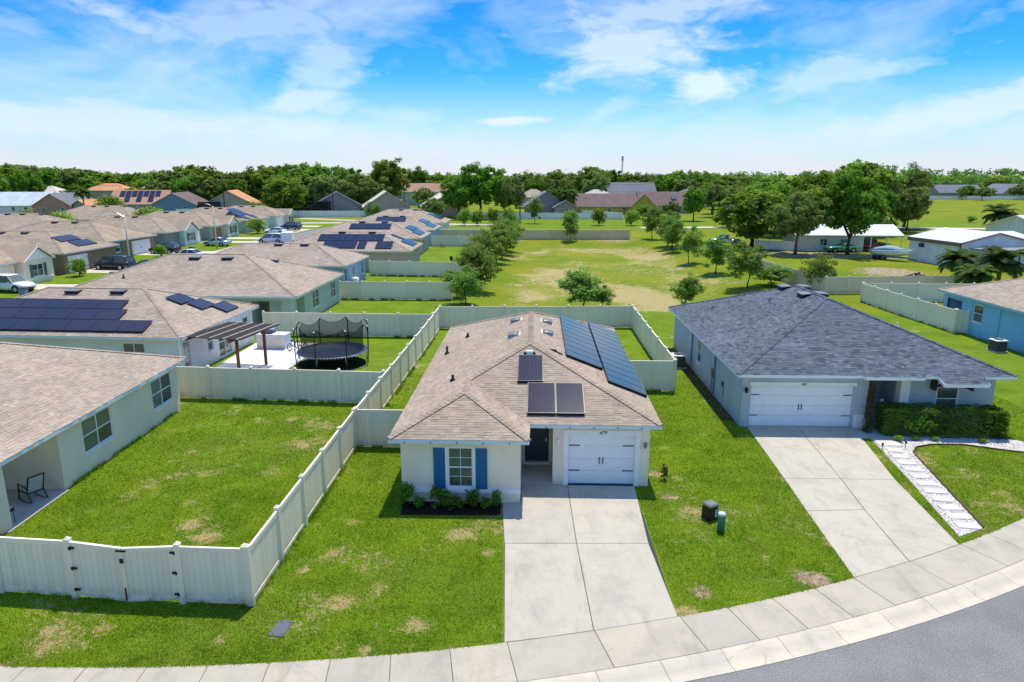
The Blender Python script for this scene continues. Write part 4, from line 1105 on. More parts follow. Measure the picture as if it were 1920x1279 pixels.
# ------------------------------------------------------------------ grey house to the right
def grey_house():
    t = thing('house', 'blue grey house with dark slate shingle roof and white double garage door', 'house', (10.75, 31.62, 0), rad(-1.6))
    ez, pit = 2.8, 0.40; top = ez - .12; W, D = 12.95, 17.2
    mb = MB(); fy = 0.45
    wall(mb, 'f', (0, 0, fy, 0), .38, 6.0, -.2, top, [(.80, 5.72, 0.0, 2.12, .2)])
    wall(mb, 'r', (0, 6.0, 0, 0), fy, 2.6, -.2, top)
    wall(mb, 'f', (0, 0, 2.6, 0), 6.0, 8.1, -.2, top, [(6.35, 7.3, .1, 2.14)])
    wall(mb, 'l', (8.1, 0, 0, 0), .75, 2.6, -.2, top)
    wall(mb, 'f', (0, 0, .75, 0), 8.1, 12.55, -.2, top, [(9.8, 10.86, .62, 2.25)])
    wall(mb, 'r', (0, 12.55, 0, 0), .75, 16.8, -.2, top, [(5, 6, .9, 2.2)])
    wall(mb, 'l', (.38, 0, 0, 0), fy, 16.8, -.2, top, [(8.9, 9.75, .85, 2.3)])
    wall(mb, 'b', (0, 0, 0, 16.8), .38, 12.55, -.2, top)
    mb.build('wall', M['bluegrey'], t)
    Rg = (0, 0, fy, 0)
    gd = garage_door(t, 'f', Rg, .80, 5.72, .03, 2.12, -.13)
    sbox(MB(), 'f', Rg, .80, 5.72, 0, .028, -.2, -.09).build('threshold', M['slate'], gd)
    sbox(MB(), 'f', Rg, .72, 5.82, 2.12, 2.30, .002, .05).build('garage_surround', M['trim'], t)
    text_mesh('483', .17, M['black'], 'house_number', t, (3.28, fy - .055, 2.15), (rad(90), 0, 0), .25)
    l = MB(); sbox(l, 'f', Rg, .50, .60, 1.82, 2.02, .002, .03); l.lathe([(.02, .14), (.09, .10), (.07, -.10), (.02, -.14)], 8, (.55, fy - .13, 1.90)); l.build('wall_lantern', M['black'], t)
    # porch columns
    c = MB(); c.box(5.86, 6.34, fy - .08, fy + .45, .72, top); c.build('column', M['bluegrey'], t)
    MB().box(5.82, 6.38, fy - .12, fy + .49, -.05, .72).build('column_base', M['trim'], t)
    MB().box(7.86, 8.30, .35, .80, -.05, top).build('column', M['white_st'], t)
    MB().box(5.5, 8.35, -1.0, 2.59, -.05, .05).build('porch_floor', M['porch'], t)
    panel_door(t, 'f', (0, 0, 2.6, 0), 6.37, 7.28, .12, 2.12, M['slate'], -.05, 'front_door')
    window(t, 'f', (0, 0, .75, 0), 9.8, 10.86, .62, 2.25, 1, 2, proud=-.06)
    window(t, 'l', (.38, 0, 0, 0), 8.9, 9.75, .85, 2.3, 1, 2, proud=-.07)
    window(t, 'r', (0, 12.55, 0, 0), 5, 6, .9, 2.2, 1, 2)
    for y, z0, z1, m in ((5.4, .1, 2.5, 'slate'), (11.0, .6, 2.4, 'slate')):
        s_ = MB(); s_.bar((.33, y, z0), (.33, y, z1), .08, .08, (0, 1, 0)); s_.build('downpipe', M[m], t)
    mt = MB(); mt.box(.26, .37, 5.6, 5.95, 1.0, 1.45); mt.tube([(.30, 5.75, .1), (.30, 5.75, 1.0)], .03); mt.build('electric_meter', M['vent'], t)
    sp = MB(); sp.bar((.36, 3.6, .5), (.36, 3.6, 1.35), .03, .05, (0, 1, 0)); sp.box(.28, .37, 3.72, 3.85, 1.05, 1.3); sp.build('cable_box', M['vent'], t)
    # main roof
    sl, ea, ca, so = hip_geometry(0, W, 0, D, ez, pit)
    sl = [s_ for s_ in sl]
    roof(t, sl, ea, ca, M['grey'], M['trim'], ez, so, 1.0, pit, singles=(0,))
    # little hip over the porch
    x0, x1, yf = 5.85, 8.55, -.32; h = (x1 - x0) / 2; z2 = ez + .02
    A, B = (x0, yf, z2), (x1, yf, z2); Ap = ((x0 + x1) / 2, yf + h, z2 + h * .42); Bk = (Ap[0], yf + h + .45, Ap[2])
    Cb, Db = (x1, yf + .62, z2), (x0, yf + .62, z2)
    ph = MB().poly([A, B, Ap]).poly([B, Cb, Bk, Ap]).poly([Db, A, Ap, Bk]).build('porch_roof', M['grey'], t)
    VV, FF, k = [], [], 0
    for i, p in enumerate(([A, B, Ap], [B, Cb, Bk, Ap], [Db, A, Ap, Bk])):
        V, F = slope_shingles(p, 1.0, 900 + i); VV.append(V); FF.append(F + k); k += len(V)
    tag(obj('shingles', np_mixed_mesh('shingles', np.concatenate(VV), np.concatenate(FF), M['grey']), ph), kind='stuff')
    f = MB(); f.bar((x0, yf, z2 - .085), (x1, yf, z2 - .085), .05, .16); f.bar((x0, yf, z2 - .085), (x0, yf + .4, z2 - .085), .05, .16); f.bar((x1, yf, z2 - .085), (x1, yf + .4, z2 - .085), .05, .16); f.build('fascia', M['trim'], ph)
    # hood over the window on brackets
    hx0, hx1 = 9.35, 11.4
    HA, HB, HC, HD = (hx0, -.55, 2.56), (hx1, -.55, 2.56), (hx1, .15, ez + .10), (hx0, .15, ez + .10)
    hd = MB().poly([HA, HB, HC, HD]).build('window_hood', M['grey'], t)
    V, F = slope_shingles([HA, HB, HC, HD], 1.0, 950)
    tag(obj('shingles', np_mixed_mesh('shingles', V, F, M['grey']), hd), kind='stuff')
    f = MB(); f.bar((hx0, -.56, 2.48), (hx1, -.56, 2.48), .05, .15)
    for x in (hx0, hx1): f.bar((x, -.56, 2.48), (x, .1, 2.72), .05, .15)
    f.build('fascia', M['trim'], hd)
    for x in (9.45, 11.2):
        b = MB(); b.box(x, x + .12, .35, .74, 1.95, 2.45); b.bar((x + .06, .73, 1.98), (x + .06, -.1, 2.40), .1, .1); b.build('bracket', M['dark'], hd)
    E = (0, W, 0, D)
    for s_, a, d in (('l', 8.3, 5.75), ('l', 11.3, 5.65), ('r', 8.4, 5.75), ('r', 11.3, 5.65)): roof_vent(t, s_, E, a, d, ez, pit, .95, .6, .22)
    for a, d in ((9.8, 4.55), (12.6, 1.9)): roof_pipe(t, 'l', E, a, d, ez, pit, .05, .2, M['vent'])
    roof_pipe(t, 'r', E, 6.5, 2.4, ez, pit, .05, .22, M['white_metal'])
grey_house()

# ------------------------------------------------------------------ house with porch at lower left
def corner_house():
    t = thing('house', 'greige house with tan shingles, two twin windows and an open corner porch', 'house', (-17.1, 21.25, 0), rad(0))
    ez, pit = 2.68, 0.39; top = ez - .12; D = 13.9; Wd = 21.0
    mb = MB(); xr = -.36
    wall(mb, 'r', (0, xr, 0, 0), 3.75, 13.5, -.2, top, [(5.3, 7.4, .86, 2.28), (10.85, 12.85, .80, 2.26)])
    wall(mb, 'f', (0, 0, 3.75, 0), -3.6, xr, -.2, top)
    wall(mb, 'r', (0, -3.6, 0, 0), .4, 3.75, -.2, top, [(1.2, 3.0, .1, 2.1)])
    wall(mb, 'f', (0, 0, .4, 0), -20.6, -3.6, -.2, top)
    wall(mb, 'b', (0, 0, 0, 13.5), -20.6, xr, -.2, top); wall(mb, 'l', (-20.6, 0, 0, 0), .4, 13.5, -.2, top)
    mb.build('wall', M['greige'], t)
    MB().box(-.82, -.36, .36, .82, -.2, top).build('porch_post', M['greige'], t)
    bm = MB(); bm.box(-.66, -.362, .82, 3.748, top - .18, top); bm.box(-3.6, -.82, .362, .6, top - .18, top); bm.build('porch_beam', M['greige'], t)
    MB().box(-3.59, -.2, .42, 3.74, -.1, .05).build('porch_floor', M['porch'], t)
    R = (0, xr, 0, 0)
    window(t, 'r', R, 5.3, 7.4, .86, 2.28, 2, 2); window(t, 'r', R, 10.85, 12.85, .80, 2.26, 2, 2)
    window(t, 'r', (0, -3.6, 0, 0), 1.2, 3.0, .1, 2.1, 2, 1, frame=M['black'], sill=False)
    sl, ea, ca, so = hip_geometry(-Wd, 0, 0, D, ez, pit)
    roof(t, sl, ea, ca, M['tan2'], M['trim_aqua'], ez, so, 1.0, pit, singles=(1,))
    E = (-Wd, 0, 0, D)
    roof_vent(t, 'b', E, -8.2, 5.9, ez, pit, .9, .6, .22); roof_vent(t, 'r', E, 8.2, 5.7, ez, pit, .9, .6, .22)
corner_house()

# ------------------------------------------------------------------ the row of houses with fenced back yards
def row_house(label, loc, rz, W, D, wallm, trim, roofm='tan2', size=1.2, rear=(), front=(), vents=(), pit=.39, porch=None, ez=2.65, right_win=1):
    """local x runs to the right eave at x = W, y away from the camera"""
    holes = {'r': list(rear), 'f': list(front)}
    t, R, E = hip_house('house', label, loc, rz, (0, W), (0, D), ez, pit, wallm, roofm, trim, size, holes=holes, vents=vents)
    for h in rear:
        if len(h) > 5: continue
        window(t, 'r', R, h[0], h[1], h[2], h[3], 2 if h[1] - h[0] > 1.3 else 1, 2)
    for h in front:
        if len(h) > 5: continue
        window(t, 'f', R, h[0], h[1], h[2], h[3], 2 if h[1] - h[0] > 1.3 else 1, 2)
    return t, R, E

# house beside the pergola
t, R, E = row_house('white stucco house with black solar panels on its tan roof beside the pergola', (-36.63, 41.11, 0), rad(-4.5), 17.2, 10.5, 'white_st', 'trim_aqua', 'tan2', 1.1,
                    rear=[(.75, 1.55, .55, 2.2), (3.6, 4.3, .9, 2.1), (5.0, 6.8, .12, 2.12), (8.6, 9.5, 1.2, 2.1)], front=[(13.2, 14.6, 1.0, 2.2)], vents=[('f', 7.4, 4.45), ('f', 10.5, 4.5)])
solar_array(t, 'f', E, 2.65, .39, [(0.9 + 1.72 * k, .40, 1.70, 1.10) for k in range(8)] + [(.35 + 1.72 * k, 1.54, 1.70, 1.10) for k in range(7)] + [(1.55 + 1.72 * k, 2.68, 1.70, 1.02) for k in range(6)])
solar_array(t, 'r', E, 2.65, .39, [(4.8, 2.62, 1.75, 1.05), (5.35, 1.52, 1.75, 1.05), (6.6, .5, 1.75, 1.05)])
dn = MB(); dn.tube([(16.9, .1, 2.5), (16.86, .30, 2.3), (16.86, .32, .1)], .05); dn.build('downpipe', M['trim'], t)

# pale green house with covered porch
t, R, E = row_house('pale sage green house with tan hip roof and covered rear porch behind the trampoline', (-37.0, 54.9, 0), rad(-2.7), 20.0, 13.3, 'palegreen', 'trim_aqua', 'tan2', 1.3,
                    rear=[(1.0, 2.9, .1, 2.25, 2.2, 0), (5.0, 6.8, .75, 2.25), (10.2, 11.8, .75, 2.25)], front=[(16.2, 18.6, .1, 2.2, 2.5, 0)], vents=[('f', 9.2, 5.6), ('f', 12.1, 5.6), ('r', 8.0, 4.4, .6)])
MB().box(16.2, 18.6, 2.88, 2.92, 0, 2.2).build('porch_back_wall', M['tanwall'], t)
MB().box(17.0, 17.25, 2.84, 2.876, .1, 2.1).build('door', M['black'], t)
MB().box(17.38, 17.42, 1.0, 2.9, 0, 2.25).build('porch_side_wall', M['sage'], t)
pp = MB(); roof_pipe(t, 'f', E, 4.6, 2.6, 2.65, .39, .06, .3)

t, R, E = row_house('slate blue house with tan roof and a sliding door onto a small white patio', (-35.2, 74.2, 0), rad(-4), 17.6, 9.6, 'paleblue', 'trim_aqua', 'tan2', 1.4,
                    rear=[(1.0, 2.0, .8, 2.2), (3.9, 5.2, .1, 2.1), (7.4, 8.4, .8, 2.2)], vents=[('f', 8.8, 4.2), ('f', 11.8, 4.2)])

t, R, E = row_house('tan house with a large dark solar array on the facing roof slope', (-30.8, 88.1, 0), rad(-1.5), 18.0, 10.2, 'tanwall', 'trim_cream', 'tan2', 1.6,
                    rear=[(1.0, 1.9, .8, 2.2), (4.0, 5.6, .1, 2.1), (7.6, 8.6, .8, 2.2)], vents=[('f', 8.2, 4.65), ('f', 12.2, 4.65)])
cs = [(5.5 + 1.07 * k, 2.50, 1.05, 1.75) for k in range(7)] + [(6.57 + 1.07 * k, .60, 1.05, 1.80) for k in range(0, 4)] + [(11.05, .55, 1.05, 1.80), (13.4, .52, 1.05, 1.80), (14.47, .52, 1.02, 1.80), (12.99, 2.5, 1.05, 1.75)]
solar_array(t, 'f', E, 2.65, .39, cs)
solar_array(t, 'r', E, 2.65, .39, [(4.3, .4, 1.8, 1.6), (6.15, .4, 1.8, 1.6), (6.4, 2.1, 1.05, 1.6)])

t, R, E = row_house('tan roofed house with one long dark solar strip below its ridge', (-32.0, 106.0, 0), rad(-1.5), 18.2, 11.2, 'tanwall', 'trim_cream', 'tan2', 1.8,
                    rear=[(1.0, 1.9, .8, 2.2), (4.0, 5.6, .1, 2.1)], vents=[('f', 8.2, 5.1), ('f', 11.8, 5.1)])
solar_array(t, 'f', E, 2.65, .39, [(6.6 + 1.07 * k, 2.9, 1.05, 1.75) for k in range(6)])
solar_array(t, 'r', E, 2.65, .39, [(2.5 + 1.8 * k, .5, 1.78, 1.3) for k in range(3)] + [(4.3 + 1.8 * k, 1.9, 1.78, 1.3) for k in range(3)])

t, R, E = row_house('bright blue walled house with tan roof and pale solar panels on its rear slope', (-31.4, 122.0, 0), rad(-1.5), 17.8, 11.0, 'skyblue', 'trim_sky', 'tan2', 1.8,
                    rear=[(1.0, 1.9, .8, 2.2), (4.0, 5.6, .1, 2.1), (7.5, 8.4, .8, 2.2)], vents=[('f', 8.5, 5.0), ('f', 11.5, 5.0)])
solar_array(t, 'f', E, 2.65, .39, [(7.0 + 1.07 * k, 3.2, 1.05, 1.7) for k in range(5)])
solar_array(t, 'r', E, 2.65, .39, [(2.5 + 1.8 * k, .5, 1.78, 1.4) for k in range(3)] + [(4.3 + 1.8 * k, 2.0, 1.78, 1.4) for k in range(3)])

t, R, E = row_house('pale house with tan roof at the far end of the fenced back yards', (-32.0, 140.0, 0), rad(-1), 18.6, 12.5, 'white_st', 'trim_aqua', 'tan2', 2.0,
                    rear=[(1.0, 2.0, .7, 2.2), (4.0, 5.0, .7, 2.2), (6.5, 8.0, .1, 2.1), (9.5, 10.4, .7, 2.2)], vents=[('f', 9.0, 5.7), ('f', 12.0, 5.7), ('r', 6.0, 5.4)])
solar_array(t, 'r', E, 2.65, .39, [(3.5 + 1.8 * k, 1.2, 1.78, 1.3) for k in range(4)] + [(4.4 + 1.8 * k, 2.6, 1.78, 1.3) for k in range(3)])

# sky blue house at the right edge
def blue_house():
    t, R, E = hip_house('house', 'sky blue stucco house with pinkish tan roof behind the kinked vinyl fence', (34.95, 36.3, 0), rad(0), (0, 12.4), (0, 20.0), 2.9, .37, 'skyblue', 'tan2', 'trim_sky', 1.2,
                        holes={'l': [(17.3, 19.1, .15, 2.35, 2.5), (14.8, 15.9, 1.1, 2.42)]})
    window(t, 'l', R, 14.8, 15.9, 1.1, 2.42, 1, 2)
    MB().box(2.9, 2.94, 17.2, 19.2, .1, 2.4).build('porch_back_wall', M['greige'], t)
    MB().box(.36, .42, 18.9, 19.12, .1, 2.4).build('screen_frame', M['dark'], t)
    d = MB(); d.bar((R[0] - .05, 12.9, .1), (R[0] - .05, 12.9, 2.7), .09, .07, (0, 1, 0)); d.build('downpipe', M['trim_sky'], t)
blue_house()
ac_unit((33.9, 47.0, 0), .1, 'grey air conditioner on the lawn against the sky blue house')
ac_unit((10.62, 42.9, 0), 0, 'dark air conditioner with white lid against the slate roofed house')

# ------------------------------------------------------------------ houses across the street on the left
def street_house(label, loc, rz, W, D, wallm, roofm='tan3', gable=None, garage=None, solar_cells=None, vents=None, size=2.0, gm='trim', ez=2.65, shut=None):
    """x = W eave faces the street; gable: (y centre, width, projection, wall material); garage: (y0, y1)"""
    holes = {'r': []}
    if garage: holes['r'].append((garage[0], garage[1], 0, 2.15))
    t, R, E = hip_house('house', label, loc, rz, (0, W), (0, D), ez, .39, wallm, roofm, 'trim_aqua', size, holes=holes, vents=vents if vents is not None else [('f', W * .42, D * .5 - .8), ('f', W * .58, D * .5 - .8)])
    if garage: garage_door(t, 'r', R, garage[0], garage[1], .02, 2.15, -.1, M[gm] if gm != 'trim' else None, hardware=gm == 'trim')
    if gable:
        yc, w, pr_, wm = gable
        x1 = W - .38 + pr_; x0 = W - 3.5; h = w / 2 * .62
        mb = MB(); Rr = (0, x1, yc - w / 2 + .25, yc + w / 2 - .25)
        wall(mb, 'r', Rr, yc - w / 2 + .25, yc + w / 2 - .25, -.2, ez, [(yc - .85, yc + .85, .8, 2.15)])
        mb.poly([(x1, yc - w / 2 + .25, ez), (x1, yc + w / 2 - .25, ez), (x1, yc, ez + h - .1)])
        for s_ in (-1, 1):
            yy = yc + s_ * (w / 2 - .25); mb.poly([(W - .5, yy, -.2), (x1, yy, -.2), (x1, yy, ez), (W - .5, yy, ez)])
        mb.build('gable_wall', M[wm], t)
        window(t, 'r', Rr, yc - .85, yc + .85, .8, 2.15, 2, 2)
        sbox(MB(), 'r', Rr, yc - w / 2 + .22, yc + w / 2 - .22, .48, .62, .003, .05).build('trim_band', M['trim'], t)
        for a in (yc - 1.32, yc + .9): sbox(MB(), 'r', Rr, a, a + .42, .75, 2.2, .004, .04).build('shutter', M[shut or 'shutter_g'], t)
        g = MB(); xe = x1 + .35
        for s_ in (-1, 1):
            yy = yc + s_ * w / 2
            g.poly([(xe, yy, ez - .02), (xe, yc, ez + h), (x0, yc, ez + h), (x0, yy, ez - .02)])
        gr = g.build('gable_roof', M[roofm], t)
        rk = MB()
        for s_ in (-1, 1): rk.bar((xe, yc + s_ * w / 2, ez - .06), (xe, yc, ez + h - .04), .05, .18, (1, 0, 0))
        rk.build('rake_board', M['trim'], gr)
        MB().poly([(x1 + .02, yc - w / 2 + .3, ez + .05), (x1 + .02, yc + w / 2 - .3, ez + .05), (x1 + .02, yc, ez + h - .12)]).build('gable_panel', M['trim'], gr)
    if solar_cells: solar_array(t, 'r', E, ez, .39, solar_cells)
    return t

G1 = 'houses across the side street'
t = street_house('tan house with white front gable and green shutters nearest along the far street', (-74.0, 70.0), rad(-3), 19.0, 13.5, 'tanwall', 'tan3', gable=(9.8, 5.0, .9, 'greige'))
MB().box(18.3, 18.75, 4.6, 7.2, 0, 2.4).build('porch_side', M['greige'], t); MB().box(18.63, 18.66, 5.0, 5.9, .1, 2.2).build('front_door', M['shutter_g'], t)
dn = MB(); dn.tube([(18.9, 13.1, 2.5), (18.75, 13.2, 2.2), (18.75, 13.2, .1)], .06); dn.build('downpipe', M['trim'], t)
t = street_house('brown walled house with two solar panels above its white garage door', (-75.0, 86.2), rad(-3), 20.0, 11.5, 'brownwall', 'tan3', garage=(1.2, 5.2), solar_cells=[(3.6, 2.6, 1.9, 1.4), (5.5, 2.6, 1.9, 1.4), (4.4, 1.0, 1.9, 1.4), (6.3, 1.0, 1.9, 1.4)])
t = street_house('house with wide white garage door behind the black sports utility car', (-78.0, 101.0), rad(-4), 20.0, 13.0, 'brownwall', 'tan3', garage=(6.6, 11.6))
window(t, 'r', (0, 19.62, 0, 0), 2.4, 3.6, .9, 2.2, 1, 2, proud=.004)
for a in (1.9, 3.65): MB().box(19.63, 19.67, a, a + .42, .85, 2.25).build('shutter', M['shutter_g'], t)
t = street_house('house with white front gable and deep shaded entry beside the motorcycle', (-77.5, 117.5), rad(-4), 20.0, 12.5, 'greywall', 'tan3', gable=(7.0, 5.0, .9, 'white_st'), garage=(9.7, 12.0))
t = street_house('house with pale green gable and brown garage behind the silver car', (-76.5, 133.0), rad(-4), 20.0, 12.5, 'sage', 'tan3', gable=(7.8, 5.0, .9, 'palegreen'), garage=(1.3, 4.8), gm='garage_brown', shut='dark')
t = street_house('house with blue solar array and white garage beside the leafy shrub', (-75.0, 149.0), rad(-4), 19.0, 12.5, 'palegreen', 'tan3', garage=(7.0, 11.0), solar_cells=[(1.5 + 1.05 * k, 2.2, 1.03, 1.6) for k in range(5)] + [(2.6 + 1.05 * k, 3.9, 1.03, 1.6) for k in range(4)] + [(1.2, .5, 1.03, 1.6), (2.25, .5, 1.03, 1.6), (5.4, .5, 1.03, 1.6), (6.45, .5, 1.03, 1.6)])
t = street_house('last pale house on the far street with dark shuttered gable', (-73.0, 165.5), rad(-4), 18.0, 11.0, 'white_st', 'tan3', gable=(7.6, 4.4, .9, 'palegreen'), garage=(1.2, 4.6), shut='dark')
for lab, loc, W, D in (('tan hip roofed house behind the brown walled house', (-100.0, 122.0), 20, 13.0), ('greenish walled house at the left edge with low tan roof', (-104.0, 108.0), 13, 9.0), ('wide tan hip roofed house in the second row beyond the street lamp', (-103.0, 152.0), 22, 13.5)):
    hip_house('house', lab, loc, rad(-4), (0, W), (0, D), 2.65, .40, 'tanwall', 'tan3', 'trim_aqua', 2.2, vents=[('f', W * .42, D * .5 - .7), ('f', W * .56, D * .5 - .7), ('r', D * .5, D * .5 - .9)])

# ------------------------------------------------------------------ more distant houses
for k_, c_ in dict(f_tan=(172, 158, 142), f_grey=(120, 124, 132), f_orange=(206, 150, 108), f_brown=(120, 104, 100), f_pink=(196, 160, 146), f_pale=(206, 198, 188), f_metal=(196, 204, 208), f_dark=(92, 98, 108), f_tile=(178, 140, 118)).items():
    M[k_] = farshingle('roof_' + k_[2:], lin(*c_))
SCREEN = None
def screen_mat():
    t = NT('pool_screen'); tr = t.new('ShaderNodeBsdfTransparent'); mx = t.new('ShaderNodeMixShader'); mx.inputs[0].default_value = 0.72
    d = t.new('ShaderNodeBsdfDiffuse'); d.inputs[0].default_value = (0.025, 0.03, 0.032, 1)
    t.l.new(tr.outputs[0], mx.inputs[1]); t.l.new(d.outputs[0], mx.inputs[2]); t.l.new(mx.outputs[0], t.out.inputs[0])
    return t.m
M['screen'] = screen_mat()

def gable_house(label, loc, rz, W, D, ez, rz_, wallm, roofm, ridge='y', windows=(), trim='trim_cream', over=.45, group=None, chimney=None):
    """gable house centred on loc; ridge 'y' shows its gable to the camera, 'x' shows a roof slope"""
    t = thing('house', label, 'house', (loc[0], loc[1], tz(*loc)), rz, group)
    x0, x1, y0, y1 = -W / 2, W / 2, -D / 2, D / 2
    R = (x0, x1, y0, y1); mb = MB(); hs = {'f': [], 'r': [], 'l': []}
    for w in windows: hs[w[0]].append(w[1:5])
    for s_ in 'flbr':
        a0, a1 = (x0, x1) if s_ in 'fb' else (y0, y1)
        wall(mb, s_, R, a0, a1, -.3, ez, hs.get(s_, ()))
    if ridge == 'y':
        for yy in (y0, y1): mb.poly([(x0, yy, ez), (x1, yy, ez), (0, yy, rz_)])
    else:
        for xx in (x0, x1): mb.poly([(xx, y0, ez), (xx, y1, ez), (xx, 0, rz_)])
    mb.build('wall', M[wallm], t)
    r = MB(); th = .12
    k = (rz_ - ez) / ((W if ridge == 'y' else D) / 2); d = over * k
    if ridge == 'y':
        pr = [(x0 - over, ez - d), (0, rz_), (x1 + over, ez - d), (x1 + over, ez - d + th), (0, rz_ + th), (x0 - over, ez - d + th)]
        secs = [[(p[0], yy, p[1]) for p in pr] for yy in (y0 - over, y1 + over)]
    else:
        pr = [(y0 - over, ez - d), (0, rz_), (y1 + over, ez - d), (y1 + over, ez - d + th), (0, rz_ + th), (y0 - over, ez - d + th)]
        secs = [[(xx, p[0], p[1]) for p in pr] for xx in (x0 - over, x1 + over)]
    r.loft(secs); rf = r.build('roof', M[roofm], t)
    e = MB()
    if ridge == 'y':
        for sx in (-1, 1): e.bar((sx * (W / 2 + over), y0 - over - .03, ez - d + .02), (0, y0 - over - .03, rz_ + .02), .05, .22, (0, 1, 0))
    else:
        e.bar((x0 - over, y0 - over - .03, ez - d + .03), (x1 + over, y0 - over - .03, ez - d + .03), .05, .2)
    e.build('rake_board' if ridge == 'y' else 'fascia', M[trim], rf)
    for w in windows:
        window(t, w[0], R, w[1], w[2], w[3], w[4], 2 if w[2] - w[1] > 1.4 else 1, 2, sill=False, proud=-.06)
    if chimney:
        cx, cy, cw, cz = chimney
        c = MB().box(cx - cw / 2, cx + cw / 2, cy - .5, cy + .5, ez - 1, cz); c.box(cx - cw / 2 - .1, cx + cw / 2 + .1, cy - .6, cy + .6, cz, cz + .15); c.build('chimney', M['trim_cream'], rf)
    return t

def pool_cage(label, loc, rz, W, D, h):
    t = thing('pool_enclosure', label, 'pool enclosure', (loc[0], loc[1], tz(*loc)), rz)
    mb = MB().box(-W / 2, W / 2, -D / 2, D / 2, 0, h); mb.build('mesh_screen', M['screen'], t)
    n = max(3, round(W / 1.8))
    for k in range(n + 1):
        x = -W / 2 + W * k / n
        for y in (-D / 2 - .03,): MB().box(x - .05, x + .05, y - .05, y + .02, 0, h + .02).build('post', M['dark'], t)
    f = MB()
    for z in (h * .5, h + .02): f.box(-W / 2, W / 2, -D / 2 - .09, -D / 2 - .04, z - .05, z + .05)
    f.build('rail', M['dark'], t)
    return t

wins = lambda *a: [('f', x - .6, x + .6, .9, 2.2) for x in a]
gable_house('long house with pale silver metal roof at the far left edge', (-160, 227), 0, 26, 13, 2.8, 6.6, 'white_st', 'f_metal', 'x', wins(4, 8))
gable_house('dusty pink gabled house with grey roof behind the street houses', (-142.2, 226), .08, 11.5, 18, 2.8, 6.4, 'pink', 'f_grey', 'y', wins(-2.5, 3))
gable_house('low house with orange gable roof and dark screened front', (-131.5, 222), -.3, 7.5, 10, 2.6, 4.5, 'greywall', 'f_orange', 'y', wins(0))
t = gable_house('orange trimmed house with pool heating panels on its roof', (-125, 240), .25, 17, 14, 2.8, 6.9, 'taupe', 'f_tile', 'x', wins(-4, 2))
for k_ in range(7): solar_array(t, 'f', (-8.5, 8.5, -7, 7), 2.95, .585, [(-6.4 + 1.8 * k_, .6 if k_ % 2 else 3.4, 1.6, 3.0 if k_ % 2 == 0 else 5.8)])
gable_house('slate blue gabled house with grey roof beyond the white fence', (-108.5, 232), .18, 13.5, 19, 2.8, 6.4, 'slate', 'f_brown', 'y', wins(-4, 3.5))
gable_house('taupe gabled house with orange shingle roof and screened patio', (-93, 236), .20, 15.0, 17, 2.8, 7.0, 'taupe', 'f_orange', 'y', wins(4))
pool_cage('dark screened patio set in the taupe gable', (-97.0, 226.5), .20, 6.5, 2.0, 3.6)
hip_house('house', 'orange tiled house standing far behind the pink gable', (-200, 330, 2.2), 0, (0, 20), (0, 14), 2.8, .45, 'taupe', 'f_orange', 'trim_cream', 1, shingles=False)
hip_house('house', 'long house with pinkish roof far off below the oaks on the left', (-178, 338, 2.4), 0, (0, 30), (0, 14), 3.2, .45, 'taupe', 'f_pink', 'trim_cream', 1, shingles=False)
hip_house('house', 'house with brown tile roof half hidden beyond the tall dark tree', (-88, 310), 0, (0, 19), (0, 13), 2.9, .6, 'taupe', 'f_tile', 'trim_cream', 1, shingles=False)
gable_house('grey house with dark roof and screened pool beyond the power poles', (-56, 226), .25, 14.5, 15, 2.8, 6.8, 'greywall', 'f_dark', 'y', wins(5))
pool_cage('black screened pool enclosure with pale roof beams behind the white fence', (-61.5, 213.5), .12, 12.5, 6, 4.2)
gable_house('beige gabled house with pale roof to the left of the two storey house', (-38.8, 217), .22, 13.5, 17, 2.8, 7.2, 'taupe', 'f_pale', 'y', wins(4))
gable_house('beige gabled house with pale roof to the right of the two storey house', (-21, 218), .22, 12.5, 16, 2.8, 6.6, 'tanwall', 'f_pale', 'y', wins(-3, 4))
gable_house('two storey pale green house with rusty tile roof', (-35.5, 290), .05, 18, 10, 5.6, 8.6, 'palegreen', 'f_tile', 'x', [('f', -1.5, 0, 3.6, 4.9), ('f', 2.8, 4.0, 3.6, 4.9), ('f', -1.5, 0, .8, 2.2), ('f', 2.8, 4.0, .8, 2.2)])
gable_house('mid grey gabled house with white trim behind the low white fence', (10.5, 223), 0, 13, 14, 2.8, 7.0, 'greywall', 'f_grey', 'y', wins(-3), trim='trim')
gable_house('small dark porch gable in front of the mid grey house', (16.0, 213.5), 0, 6.8, 5, 2.6, 4.6, 'greywall', 'f_grey', 'y', [('f', -2.4, 2.4, .2, 2.3)], trim='trim')
hip_house('house', 'pink tiled house behind the mid grey gable', (8, 365), 0, (0, 18), (0, 14), 3.2, .6, 'taupe', 'f_pink', 'trim_cream', 1, shingles=False)
gable_house('mustard yellow house with brown roof, long slope side', (29.5, 224), .0, 18.5, 13, 2.8, 6.2, 'yellow', 'f_brown', 'x', [('f', 0, 1.2, .9, 2.2), ('f', 4.6, 5.8, .9, 2.2)])
gable_house('mustard yellow gable wing of the brown roofed house', (41.0, 219), -.18, 7.5, 15, 2.8, 6.4, 'yellow', 'f_brown', 'y', (), trim='trim_cream')
gable_house('brown roofed house with white chimney and small yellow porch gable', (49, 231), 0, 16, 12, 2.8, 6.6, 'tanwall', 'f_brown', 'x', [('f', -6, -3, .3, 2.3), ('f', 2, 5, .3, 2.3)], chimney=(3.2, -3, 1.4, 6.2))
gable_house('two storey grey roofed house behind the mustard yellow house', (43.5, 262), 0, 17, 11, 5.6, 9.2, 'slate', 'f_grey', 'x', ())
